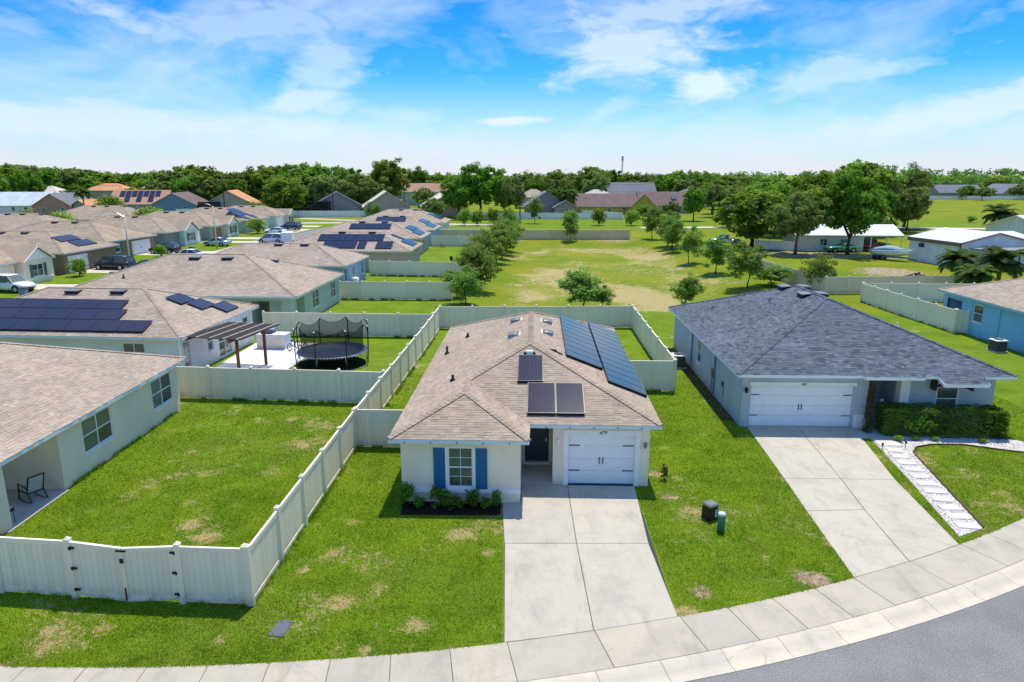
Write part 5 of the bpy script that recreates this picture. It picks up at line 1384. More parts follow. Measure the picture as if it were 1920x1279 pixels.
gable_house('pinkish roofed cottage among trees beyond the straight field fence', (134, 425), 0, 13, 11, 2.8, 6.0, 'tanwall', 'f_pink', 'x', ())
gable_house('grey roofed house among trees beyond the long field', (146, 420), 0, 13, 11, 2.8, 6.2, 'tanwall', 'f_grey', 'x', ())
gable_house('dark roofed house with screened end beyond the field, white fence in front', (244, 392), 0, 24, 14, 2.8, 6.6, 'greywall', 'f_grey', 'x', wins(-8))
gable_house('grey gabled house with pale front beyond the field at the right edge', (258, 372), .1, 16, 16, 2.8, 7.4, 'taupe', 'f_grey', 'y', wins(-3, 3))
hip_house('house', 'pale roofed house highest on the wooded slope at the right edge', (446, 640), 0, (0, 32), (0, 18), 3.2, .42, 'tanwall', 'f_pale', 'trim_cream', 1, shingles=False)
gable_house('small tan house peeping between trees beyond the field', (206, 395), 0, 9, 9, 2.6, 5.2, 'tanwall', 'f_tan', 'y', ())

for lab, x, y, W, D, wm, rm in [('brown roofed house half hidden left of the taupe gable', -104, 262, 18, 12, 'tanwall', 'f_brown'), ('pale roofed house glimpsed right of the tall dark ovate tree', 70, 246, 15, 12, 'white_st', 'f_pale'), ('grey roofed house glimpsed behind the long pink roofed house', -205, 372, 22, 14, 'greywall', 'f_grey'), ('tan roofed house far behind the two storey house', -64, 330, 20, 13, 'taupe', 'f_tan'), ('pale roofed house behind the white parked cars', 24, 252, 14, 11, 'white_st', 'f_pale'),
                             ('brown tiled house right of the long pink roofed house', -160, 322, 16, 12, 'taupe', 'f_tile'), ('pale roofed house left of the orange tiled house', -222, 318, 18, 13, 'white_st', 'f_pale'), ('orange roofed house peeping above the slate blue gable', -136, 312, 15, 12, 'tanwall', 'f_orange'), ('pink roofed house behind the silver metal roof', -236, 336, 18, 13, 'taupe', 'f_pink'), ('grey roofed house beyond the wide live oak', -66, 300, 14, 12, 'greywall', 'f_dark'), ('tan roofed house right of the massive dark oak', 1.5, 258, 13, 11, 'taupe', 'f_tan'), ('grey roofed house right of the two storey grey one', 62, 268, 15, 12, 'slate', 'f_grey'), ('pink roofed house beyond the far road bend', 88, 282, 14, 12, 'tanwall', 'f_pink')]:
    hip_house('house', lab, (x, y, 1.2), 0, (0, W), (0, D), 2.9, .5, wm, rm, 'trim_cream', 1, shingles=False)

# white low house with carport, and the metal barn
def white_low_house():
    t = thing('house', 'low white house with bright metal roof behind the parked green car', 'house', (46.0, 112.5, 0), rad(-3))
    R = (0, 10.5, 0, 7); mb = MB()
    wall(mb, 'f', R, 0, 10.5, -.2, 2.5, [(3.6, 4.8, .9, 2.0), (6.8, 8.0, .9, 2.0)]); wall(mb, 'l', R, 0, 7, -.2, 2.5); wall(mb, 'r', R, 0, 7, -.2, 2.5); wall(mb, 'b', R, 0, 10.5, -.2, 2.5)
    mb.build('wall', M['white_st'], t)
    for a in (3.6, 6.8): window(t, 'f', R, a, a + 1.2, .9, 2.0, 2, 2, glass_m=M['glass'])
    r = MB().loft([[(x, -.5, 2.5), (x, 3.5, 4.0), (x, 7.5, 2.5), (x, 7.5, 2.6), (x, 3.5, 4.1), (x, -.5, 2.6)] for x in (-.5, 16.5)]).build('roof', M['metalroof'], t)
    for x in (11.5, 14.0, 16.3): MB().box(x - .07, x + .07, -.3, -.16, 0, 2.5).build('carport_post', M['white_metal'], t)
    MB().box(-.5, 16.5, -.56, -.51, 2.38, 2.6).build('fascia', M['steel'], r)
white_low_house()

def barn():
    t = thing('barn', 'white metal barn with rust coloured trim and stained side wall', 'barn', (57.6, 101.0, 0), rad(-82))
    # local x along the long wall towards the camera, y to the right of it
    L, W, e, h = 9.6, 10.6, 3.3, 4.5
    R = (0, L, 0, W); mb = MB()
    wall(mb, 'f', R, 0, L, -.2, e, [(2.3, 2.9, 2.15, 2.6)]); wall(mb, 'b', R, 0, L, -.2, e)
    for xx in (0, L): mb.poly([(xx, 0, -.2), (xx, W, -.2), (xx, W, e), (xx, W / 2, h), (xx, 0, e)])
    mb.build('wall', M['barn'], t)
    MB().box(2.2, 3.0, -.25, -.01, 2.1, 2.6).build('window_air_conditioner', M['dark'], t)
    r = MB()
    r.loft([[(xx, -.25, e - .05), (xx, W / 2, h), (xx, W + .25, e - .05), (xx, W + .25, e + .05), (xx, W / 2, h + .1), (xx, -.25, e + .05)] for xx in (-.2, L + .25)])
    rf = r.build('roof', M['metalroof'], t)
    g = MB().box(-.2, L + .2, -.28, -.26, e - .45, e + .02); g.build('fascia', plain('brown_fascia_shadow', lin(118, 106, 88), .7), rf)  # brown fascia board, widened downwards as a painted eave shadow
    c = MB(); c.box(L - .06, L + .08, -.08, .06, 0, e)
    for s_, a, b in ((1, (0, e), (W / 2, h)), (1, (W, e), (W / 2, h))): c.bar((L + .28, a[0], a[1] - .05), (L + .28, b[0], b[1] - .02), .1, .22, (1, 0, 0))
    c.build('rust_trim', M['rust'], t)
    aw = MB().box(L + .3, L + 4.0, 1.0, 9.5, 2.62, 2.70).build('awning', M['steel'], t)
    for k in range(6): MB().box(L + .3, L + 4.0, 1.2 + k * 1.55, 1.28 + k * 1.55, 2.52, 2.615).build('awning_beam', M['oldpole'], aw)
    for y in (1.1, 5.2, 9.3): MB().box(L + 3.8, L + 3.92, y, y + .12, 0, 2.60).build('post', M['oldpole'], aw)
barn()
gable_house('white metal shed with low gable partly behind the barn', (73.5, 108), rad(-80), 8, 8, 2.6, 3.4, 'white_st', 'metalroof', 'y', ())
gable_house('tall white metal shed at the right edge beyond the barn', (97, 126), rad(-75), 12, 16, 3.0, 5.0, 'white_st', 'metalroof', 'y', ())

# ------------------------------------------------------------------ fences
def fence(label, pts, h=1.8, mat='vinyl', spacing=2.42, planks=False, gates=(), zf=None, name='fence', z0=None, caps=True):
    """vinyl privacy fence: posts with caps, panels with rails; planks=True builds every board"""
    t = thing(name, label, 'fence', (pts[0][0], pts[0][1], 0))
    ox, oy = pts[0]; m = M[mat]
    post = MB().box(-.080, .080, -.080, .080, -.1, h + .05).mesh('post', m)
    cap = MB().lathe([(.118, 0), (.118, .035), (.10, .04), (.02, .10)], 4).mesh('post_cap', m)
    G = lambda x, y: tz(x, y) if z0 is None else z0
    def put_post(x, y):
        o = obj('post', post, t, (x - ox, y - oy, G(x, y)))
        if caps: obj('post_cap', cap, o, (0, 0, h + .05), (0, 0, rad(45)))
    put_post(*pts[0]); idx = 0
    for (xa, ya), (xb, yb) in zip(pts[:-1], pts[1:]):
        L = math.hypot(xb - xa, yb - ya); n = max(1, round(L / spacing)); s_ = L / n; a = math.atan2(yb - ya, xb - xa)
        l = s_ - .128
        rail_m = MB().box(0, l, -.038, .038, 0, .14).mesh('rail', m)
        nb = max(2, round(l / .185)); w = l / nb
        body = MB().box(0, l, -.010, .010, .10, h - .06)
        if not planks:
            for k in range(nb): body.box(k * w + .006, (k + 1) * w - .006, -.018, .018, .19, h - .14)
        bm_ = body.mesh('panel', m); pk = MB().box(.006, w - .006, -.020, .020, .19, h - .14).mesh('plank', m)
        for k in range(n):
            x0, y0 = xa + (xb - xa) * k / n, ya + (yb - ya) * k / n; x1, y1 = xa + (xb - xa) * (k + 1) / n, ya + (yb - ya) * (k + 1) / n
            gx, gy = x0 + math.cos(a) * .064, y0 + math.sin(a) * .064
            za = G((x0 + x1) / 2, (y0 + y1) / 2)
            o = obj('panel', bm_, t, (gx - ox, gy - oy, za + random.uniform(-.012, .012)), (random.uniform(-.006, .006), 0, a))
            obj('rail', rail_m, o, (0, 0, .05)); obj('rail', rail_m, o, (0, 0, h - .14))
            if planks:
                for j in range(nb): obj('plank', pk, o, (j * w, 0, 0))
            put_post(x1, y1); idx += 1
    return t

FL = [(-7.45, 17.57), (-7.05, 29.3), (-6.66, 36.7), (-6.15, 46.0), (-5.78, 54.2)]
fence('white vinyl fence running back along the left side of the middle house', FL, planks=True)
fence('white vinyl fence with plank gates along the front of the left yard', [(-20.0, 18.75), (-15.05, 18.22), (-12.73, 17.97)], planks=True)
fence('short white vinyl fence panel at the street corner of the left yard', [(-9.46, 17.70), (-7.52, 17.58)], planks=True)
def gate():
    for (xa, ya), (xb, yb), sag, lab, hs in (((-12.73, 17.97), (-11.10, 17.78), -.10, 'sagging gate leaf on the left of the pair, black hinges on its left edge', 'l'), ((-11.10, 17.78), (-9.46, 17.70), -.10, 'gate leaf on the right of the pair, with black hinges on its right edge', 'r')):
        t = thing('fence_gate', lab, 'gate', (xa, ya, 0), math.atan2(yb - ya, xb - xa))
        L = math.hypot(xb - xa, yb - ya); a, b = .08 if hs == 'l' else .012, L - (.08 if hs == 'r' else .012)
        za, zb = (0.0, sag) if hs == 'l' else (sag, 0.0)
        zz = lambda x: za + (zb - za) * (x - a) / (b - a)
        def slant(x0, x1, y0, y1, c0, c1):
            return MB().add([(x0, y0, c0 + zz(x0)), (x1, y0, c0 + zz(x1)), (x1, y1, c0 + zz(x1)), (x0, y1, c0 + zz(x0)), (x0, y0, c1 + zz(x0)), (x1, y0, c1 + zz(x1)), (x1, y1, c1 + zz(x1)), (x0, y1, c1 + zz(x0))],
                            [[0, 3, 2, 1], [4, 5, 6, 7], [0, 1, 5, 4], [1, 2, 6, 5], [2, 3, 7, 6], [3, 0, 4, 7]])
        for c0, c1 in ((.10, .22), (1.68, 1.80)): slant(a, b, -.045, .045, c0, c1).build('rail', M['vinyl'], t)
        slant(a + .05, b - .05, -.01, .01, .22, 1.68).build('backing', M['vinyl'], t)
        n = 8; w = (b - a - .1) / n
        for k in range(n): slant(a + .05 + k * w + .005, a + .05 + (k + 1) * w - .005, -.02, .02, .22, 1.68).build('plank', M['vinyl'], t)
        for x in (a, b - .05): slant(x, x + .05, -.04, .04, .22, 1.68).build('stile', M['vinyl'], t)
        hx = a if hs == 'l' else b
        for z in (.30, .98, 1.62): MB().box(hx - .13, hx + .13, -.075, -.046, z - .03, z + .03).box(hx - .03, hx + .03, -.09, -.046, z - .05, z + .05).build('hinge', M['black'], t)
        if hs == 'l':
            MB().box(b - .14, b + .16, -.07, -.046, 1.60, 1.65).build('latch', M['black'], t)
            MB().box(b - .04, b + .05, -.085, -.046, 1.25, 1.38).build('lock', M['black'], t)
            MB().box(b - .01, b + .02, -.07, -.046, .05, .45).build('drop_rod', M['black'], t)
gate()
fence('white vinyl fence dividing the lower left lawn from the trampoline yard', [(-19.0, 36.6), (-6.85, 35.5)], planks=True)
fence('white vinyl fence behind the trampoline', [(-19.0, 52.0), (-6.0, 51.2)], planks=True)
fence('short fence return with gate between the left fence and the middle house', [(-7.0, 29.45), (-4.35, 29.35)], planks=True)
fence('vinyl fence across the back of the middle house', [(-5.72, 54.3), (9.62, 54.6)], planks=True)
fence('vinyl fence down the right side of the middle house yard', [(9.66, 54.5), (9.45, 46), (9.25, 37.9)])
fence('short vinyl fence joining the middle house to its right side fence', [(9.17, 37.72), (6.2, 37.8)])
fence('vinyl fence between the pale green yard and the slate blue yard', [(-17.0, 67.8), (-5.9, 67.3)])
fence('vinyl fence between the slate blue yard and the tan house', [(-17.4, 84.6), (-5.0, 82.8)])
fence('far vinyl fence closing the yard of the bright blue house', [(-13.8, 120.3), (-4.6, 119.5)])
fence('last vinyl fence with side return before the beige block wall', [(-13.4, 136.5), (-5.2, 136.0), (-4.6, 119.8)])
fence('vinyl fence along the field edge beyond the slate roofed house', [(30.6, 87), (31.4, 78), (32.4, 70.9), (46.3, 71.8)], mat='vinyl_t')
fence('weathered vinyl fence running along the side of the sky blue house', [(33.95, 66.5), (34.1, 60), (34.45, 52.9)])
fence('shaded vinyl fence behind the sky blue house', [(34.1, 66.6), (44.5, 66.2)])
fence('short vinyl gate return against the sky blue house', [(34.5, 52.75), (35.3, 52.6)], spacing=1.0)
fence('white fence along the back gardens beyond the far lawn on the left', [(-65.5, 206), (-46.5, 205), (-33.5, 214)], mat='vinyl_w', spacing=2.4)
fence('low white fence in front of the mid grey gabled house', [(-14, 196), (30.5, 194)], mat='vinyl_w', spacing=2.6)
fence('white fence stepping back towards the mustard yellow house', [(30.5, 194), (21.0, 212)], mat='vinyl_w', spacing=2.6)
fence('white fence below the slate blue gable on the left', [(-101, 212), (-86, 218)], h=2.0, mat='vinyl_w', spacing=2.6)
fence('pale fence in front of the houses across the long field', [(200, 352), (262, 350)], mat='vinyl_w', spacing=3.0)
fence('white fence beside the low metal roofed house', [(40.5, 116), (45.6, 112.6)], h=1.5, mat='vinyl_w')

# beige block wall at the end of the dry basin: panels between pillars
def block_wall():
    t = thing('block_wall', 'long beige block wall with pillars at the far end of the dry basin', 'wall', (0, 0, 0))
    y = 133.0; xs = np.arange(-17.0, 27.1, 4.9); zb = -.8
    for x in xs: MB().box(x - .25, x + .25, y - .25, y + .25, zb, 1.95).build('pillar', M['beige_wall'], t)
    for a, b in zip(xs[:-1], xs[1:]):
        p = MB().box(a + .25, b - .25, y - .1, y + .1, zb, 1.75).build('panel', M['beige_wall'], t)
        MB().box(a + .25, b - .25, y - .15, y + .15, 1.75, 1.85).build('coping', M['beige_wall'], p)
block_wall()

# ------------------------------------------------------------------ vegetation kit
LEAF = dict(oak=leaf('oak_leaves', (0.0650, 0.1480, 0.0187, 1), (0.1831, 0.3330, 0.0374, 1), .42), laurel=leaf('laurel_leaves', (0.1075, 0.1930, 0.0328, 1), (0.2881, 0.4198, 0.0589, 1), .42),
            oak2=leaf('live_oak_leaves', (0.1240, 0.1776, 0.0468, 1), (0.2894, 0.3700, 0.0983, 1), .42), young=leaf('young_oak_leaves', (0.1064, 0.1825, 0.0374, 1), (0.2658, 0.3947, 0.0796, 1), .42),
            shrub=leaf('shrub_leaves', (0.1263, 0.2170, 0.0337, 1), (0.3367, 0.4736, 0.0786, 1), .42), pine=leaf('pine_needles', (0.0886, 0.1530, 0.0328, 1), (0.2304, 0.3083, 0.0702, 1), .42),
            palm=leaf('palm_leaves', (0.045, 0.085, 0.016, 1), (0.110, 0.165, 0.045, 1), .3), palm_old=leaf('palm_leaves_pale', (0.1476, 0.2467, 0.0421, 1), (0.3692, 0.4933, 0.1054, 1), .42), hedge=leaf('hedge_leaves', (0.0531, 0.1234, 0.0234, 1), (0.1773, 0.3206, 0.0421, 1), .42),
            wood=leaf('woodland_leaves', (0.0767, 0.1628, 0.0328, 1), (0.1831, 0.3083, 0.0608, 1), .42), lime=leaf('lime_leaves', (0.2658, 0.4933, 0.0281, 1), (0.5906, 0.8387, 0.0702, 1), .42), dry=leaf('dry_leaves', (0.055, 0.050, 0.020, 1), (0.150, 0.130, 0.055, 1), .2))

def leaf_quads(C, N, size, rng, ratio=0.62, up=0.8):
    """quads at centres C facing roughly along N"""
    m = len(C)
    N = N + rng.normal(0, .75, (m, 3)); N[:, 2] += up
    N /= np.linalg.norm(N, axis=1, keepdims=True) + 1e-9
    T = np.cross(N, rng.normal(0, 1, (m, 3))); T /= np.linalg.norm(T, axis=1, keepdims=True) + 1e-9
    B = np.cross(N, T)
    s = size * rng.uniform(.55, 1.35, m)[:, None]
    V = np.stack([C - T * s * .5, C - B * s * .5 * ratio, C + T * s * .5, C + B * s * .5 * ratio], 1)
    return V.reshape(-1, 3)

def crown_points(n, rx, rz, cz, nc, cr, rng, power=.45, flat=.0, gap=.0, top=1.0):
    """leaf positions gathered in clumps through an uneven ellipsoid"""
    d = rng.normal(0, 1, (nc, 3)); d /= np.linalg.norm(d, axis=1, keepdims=True)
    r = rng.random(nc) ** power
    lob = 1 + .13 * np.sin(3 * np.arctan2(d[:, 1], d[:, 0]) + rng.uniform(0, 6)) + .09 * np.sin(5 * np.arctan2(d[:, 1], d[:, 0]) + rng.uniform(0, 6))
    r = r * lob * rng.uniform(.84, 1.03, nc)
    ctr = d * r[:, None] * np.array([rx, rx, rz])
    low = ctr[:, 2] < 0; ctr[low, 2] *= (1 - flat)
    ctr[:, 2] += cz
    k = rng.integers(0, nc, n)
    q = rng.normal(0, 1, (n, 3)); q /= np.linalg.norm(q, axis=1, keepdims=True)
    rad_ = cr * rng.uniform(.55, 1.25, nc)[k] * rng.random(n) ** .42
    C = ctr[k] + q * rad_[:, None] * np.array([1, 1, .78])
    return C, q, ctr

def limb_mesh(h, r0, tips, mat, lean=.04, seed=0, fork=.35):
    rng = random.Random(seed); mb = MB()
    p = [Vector((0, 0, -.3))]; x = y = 0
    nseg = 5
    for k in range(1, nseg + 1):
        x += rng.uniform(-lean, lean) * h; y += rng.uniform(-lean, lean) * h; p.append(Vector((x, y, h * k / nseg)))
    mb.tube(p, [r0 * 1.35] + [r0 * (1 - .75 * k / nseg) for k in range(1, nseg + 1)], 8)
    for tp in tips:
        tp = Vector(tp); t = fork + (1 - fork) * rng.random() * .8
        i = min(nseg - 1, int(t * nseg)); s = p[i].lerp(p[i + 1], t * nseg - i)
        m = s.lerp(tp, .5) + Vector((0, 0, .06 * h)); rr = r0 * (1 - .72 * t) * .62
        mb.tube([s, m, tp], [rr, rr * .6, rr * .2], 5)
    return mb.mesh('trunk', mat, True)

PROTO = {}
def make_proto(kind, h, w, n, ls, nc, cr, trunk_h, r0, barkm, leafm, seed, base=.28, power=.45, flat=.3, tips=9, ratio=.62):
    rng = np.random.default_rng(seed); cz = h * (base + (1 - base) / 2); rz = h * (1 - base) / 2
    C, q, ctr = crown_points(n, w / 2 * .86, rz * .90, cz, nc, cr, rng, power, flat)
    V = leaf_quads(C, q, ls, rng, ratio); F = np.arange(len(V)).reshape(-1, 4)
    PROTO[kind] = (limb_mesh(trunk_h, r0, ctr[rng.integers(0, nc, tips)], barkm, seed=seed), np_mesh('crown', V, F, leafm), h, w)
make_proto('oak', 12, 12, 13000, .56, 210, 1.0, 6.5, .30, M['barkd'], LEAF['oak'], 1, base=.16, power=.36)
make_proto('oakb', 12, 12, 13000, .55, 180, 1.08, 6.0, .30, M['barkd'], LEAF['oak'], 12, base=.14, power=.36)
make_proto('laurel', 12, 10, 12000, .54, 200, .9, 7.5, .26, M['barkd'], LEAF['laurel'], 2, base=.10, flat=.1, power=.36)
make_proto('laurelb', 12, 10, 12000, .55, 170, .98, 7.0, .26, M['barkd'], LEAF['laurel'], 13, base=.08, flat=.1, power=.36)
make_proto('oak2', 10, 13, 12500, .55, 190, 1.0, 5.0, .32, M['bark'], LEAF['oak2'], 3, base=.14, power=.36)
make_proto('edge', 12, 11, 8500, .80, 170, 1.05, 6.5, .25, M['barkd'], LEAF['oak'], 31, base=.02, flat=.0, power=.36)
make_proto('edgeb', 12, 11, 8500, .80, 160, 1.05, 6.5, .25, M['barkd'], LEAF['laurel'], 32, base=.02, flat=.0, power=.36)
make_proto('edgec', 12, 12, 8500, .80, 150, 1.1, 6.0, .25, M['bark'], LEAF['oak2'], 33, base=.02, flat=.0, power=.36)
make_proto('young', 4.5, 3.4, 4600, .20, 80, .46, 2.7, .06, M['bark'], LEAF['young'], 4, base=.16, flat=0, power=.55, tips=12)
make_proto('youngb', 4.5, 3.8, 4400, .20, 66, .50, 2.5, .055, M['bark'], LEAF['young'], 5, base=.10, flat=0, power=.55, tips=14)
make_proto('shrub', 3, 4, 3200, .28, 66, .62, 1.2, .06, M['bark'], LEAF['shrub'], 6, base=.0, flat=.2, tips=6)
make_proto('bed', 1.0, .8, 1000, .095, 34, .15, .55, .02, M['barkd'], LEAF['hedge'], 41, base=.0, flat=.0, power=.5, tips=9)
make_proto('bedb', 1.0, .8, 800, .105, 24, .16, .6, .02, M['barkd'], LEAF['oak'], 42, base=.0, flat=.0, power=.55, tips=9)
make_proto('twig', 3, 2.4, 900, .22, 40, .4, 1.6, .04, M['bark'], LEAF['dry'], 9, base=.0, flat=.0, tips=14)
make_proto('pine', 14, 9, 5200, .55, 60, .95, 12.5, .2, M['barkd'], LEAF['pine'], 7, base=.36, power=.4, tips=30, ratio=.35)

VAR = {'oak': ['oak', 'oakb'], 'laurel': ['laurel', 'laurelb'], 'young': ['young', 'youngb'], 'edge': ['edge'], 'edgeb': ['edgeb'], 'bed': ['bed', 'bedb']}
_tc = [0]
def tree(kind, x, y, h, w, label, group=None, cat='tree', name=None, z=None, rot=None):
    _tc[0] += 1
    k = VAR.get(kind, [kind]); k = k[_tc[0] % len(k)]
    tm, cm, h0, w0 = PROTO[k]
    nm = name or {'oak': 'oak_tree', 'laurel': 'laurel_tree', 'oak2': 'live_oak_tree', 'young': 'young_oak_tree', 'shrub': 'shrub', 'pine': 'pine_tree'}.get(kind, 'leafy_tree')
    t = thing(nm, label, cat, (x, y, tz(x, y) if z is None else z), random.uniform(0, 6.28) if rot is None else rot, group)
    t.scale = (w / w0, w / w0, h / h0)
    obj('trunk', tm, t); obj('crown', cm, t)
    return t

def palm_proto(seed, n=20, L=2.6, nl=22):
    rng = np.random.default_rng(seed); V = []; st = MB()
    for k in range(n):
        a = 2 * np.pi * k / n + rng.uniform(-.2, .2); e = rng.uniform(-.15, 1.25); ln = L * rng.uniform(.8, 1.15)
        d = np.array([math.cos(a), math.sin(a)]); prev = None; pts = []
        for i in range(nl + 1):
            t = i / nl; el = e - 1.7 * t * t
            if i == 0: p = np.zeros(3)
            else: p = prev + np.array([d[0] * math.cos(el), d[1] * math.cos(el), math.sin(el)]) * ln / nl
            pts.append(p); prev = p
        for i in range(2, nl):
            t = i / nl; tang = pts[i + 1] - pts[i]; tang /= np.linalg.norm(tang); side = np.cross(tang, [0, 0, 1.0]); side /= np.linalg.norm(side) + 1e-9
            ll = .62 * math.sin(math.pi * (t * .85 + .12)) * rng.uniform(.85, 1.1)
            for s_ in (-1, 1):
                b = pts[i]; tip = b + (side * s_ * .8 + tang * .6) * ll + np.array([0, 0, -.28 * ll]); wv = tang * .075
                V += [b - wv, b + wv, tip + wv * .3, tip - wv * .3]
    V = np.array(V); return np_mesh('crown', V, np.arange(len(V)).reshape(-1, 4), LEAF['palm'])
PALM = [palm_proto(21, 54, 2.3), palm_proto(22, 60, 2.2)]
def palm(x, y, h, w, label, group=None):
    t = thing('palm_tree', label, 'palm tree', (x, y, tz(x, y)), random.uniform(0, 6), group)
    k = w / 5.0; th = max(.3, h - 1.6 * k)
    mb = MB(); pts = [(0, 0, -.2)] + [(.06 * math.sin(i), .05 * math.cos(i * 1.3), th * i / 5) for i in range(1, 6)]
    mb.tube(pts, [.22 * k, .19 * k, .17 * k, .16 * k, .17 * k, .2 * k], 8); mb.build('trunk', M['thatch'], t, True)
    obj('crown', PALM[_tc[0] % 2], t, (0, 0, th), (0, 0, 0), (k, k, k)); _tc[0] += 1
    return t

# trees round the dry basin
GB = 'young oaks round the dry basin'
for x, y, h, w, lab in [(-4.4, 65.4, 3.4, 3.6, 'bushy young oak just behind the left back corner of the fence'), (-3.6, 73.2, 4.4, 4.0, 'light green young oak leaning over the second fence on the left of the basin'), (-3.1, 93.5, 4.8, 5.6, 'dense dark young oak with mulch mound midway up the left bank'),
                        (-1.6, 105.5, 5.0, 3.8, 'young oak fourth back on the left bank of the basin'), (-4.2, 79.5, 4.2, 3.8, 'rounded young oak close behind the leaning light green one'), (-2.2, 99.5, 4.6, 3.8, 'young oak squeezed between the dense dark oak and the fourth oak'), (-1.0, 111.5, 5.0, 4.2, 'fifth young oak back on the left bank of the basin'), (26.6, 116.5, 4.6, 3.6, 'young oak filling the gap between the dense oak and the slim oak'), (-.9, 117.5, 5.8, 4.8, 'grey green young oak at the far left corner of the basin'), (26.9, 133.8, 5.6, 4.2, 'farthest young oak on the right bank, against the end of the block wall'),
                        (27.0, 121, 5.6, 4.4, 'dense young oak second from the block wall on the right bank'), (26.0, 112.0, 4.8, 3.2, 'slim young oak third from the block wall on the right bank'), (25.0, 98.0, 4.9, 3.6, 'young oak with round shadow midway along the right bank'),
                        (25.7, 87.2, 4.2, 3.7, 'full young oak second nearest on the right bank'), (25.8, 75.5, 4.8, 4.4, 'largest nearest young oak on the right bank by the field fence'), (6.6, 64.6, 3.6, 4.2, 'broad young oak just behind the middle of the back fence'),
                        (8.7, 65.6, 2.2, 2.0, 'small sapling to the right of the broad oak behind the back fence'), (17.0, 66.5, 3.0, 2.6, 'thin wispy sapling in the straw near the slate roof'), (33.0, 73.4, 3.6, 3.8, 'leafy young tree behind the field fence by the slate roof ridge'), (10.9, 131.0, 4.6, 3.0, 'dark young tree in front of the middle of the block wall'),
                        (-5.6, 68.6, 2.6, 2.8, 'low bush at the end of the vinyl fence left of the basin'), (29.0, 76.5, 2.0, 4.0, 'low green bush on the bank beside the nearest right oak')]:
    tree('young', x, y, h * 1.16, w * 1.3, lab, GB)
for nm, x, y, h, w, kd in [
    ('big dark leafy tree standing alone left of the screened pool', -66.6, 208, 12.4, 14.4, 'laurel'), ('wide grey green live oak behind the beige gabled house', -51.6, 240, 12.7, 21, 'oak2'),
    ('tallest bright green tree in the middle of the treeline', -45.9, 262, 19.2, 17, 'laurel'), ('dark tree with spreading crown right of the tallest tree', -43.0, 318, 15.8, 15.5, 'oak'),
    ('massive dark oak in front of the treeline left of centre', -9.0, 200, 15.4, 18.1, 'oak'), ('leafy tree overlapping the left side of the massive dark oak', -15.6, 205, 12.9, 12.4, 'laurel'), ('grey green tree on the right flank of the massive dark oak', -.7, 198, 11.7, 9.5, 'oak2'),
    ('bright green tree to the left of the radio tower', 31.7, 285, 16.5, 17.1, 'laurel'), ('grey green oak behind the mustard yellow house', 31.9, 264, 13.1, 13.8, 'oak2'),
    ('tall dark ovate tree to the right of the brown roofed house', 48.5, 188, 9.9, 7.1, 'laurel'), ('olive green tree behind the tall dark ovate tree', 58.7, 205, 9.4, 9.3, 'oak2'),
    ('round tree in front of the right beige gable', -21.2, 190, 6.1, 8.6, 'oak2'), ('broad bright tree nearest the low white house, left of the dark trunked tree', 40.5, 118, 10.6, 13.5, 'laurel'),
    ('dark trunked tree between the broad bright tree and the green car', 43.8, 107.5, 9.6, 10.0, 'oak2'), ('tall dark oak beside the boat', 51.9, 107.5, 12.6, 11.5, 'oak'), ('large tree crown rising behind the low white house', 73.6, 150, 15.8, 18, 'laurel'),
    ('leafy tree behind the dark trunked tree', 64.6, 150, 12.8, 15, 'oak'), ('spreading pine with open branches beside the long field', 92.1, 165, 14.8, 12, 'pine'), ('bushy pine in front of the spreading pine', 83.9, 160, 14.0, 10, 'pine'), ('bushy tree left of the open pines', 78.8, 158, 13.4, 14.5, 'oak2'),
    ('leafy tree in front of the far grey gable', 224.7, 338, 6.5, 10.2, 'oak2'), ('light green tree on the slope before the far houses', 286.3, 420, 11.4, 15.8, 'laurel'), ('tree filling the gap behind the broad bright tree', 52.5, 140, 10.5, 10, 'oak'), ('dark tree low between the pines and the barn', 66.0, 128, 6.0, 6.5, 'oak2')]:
    tree(kd, x, y, h, w, nm)
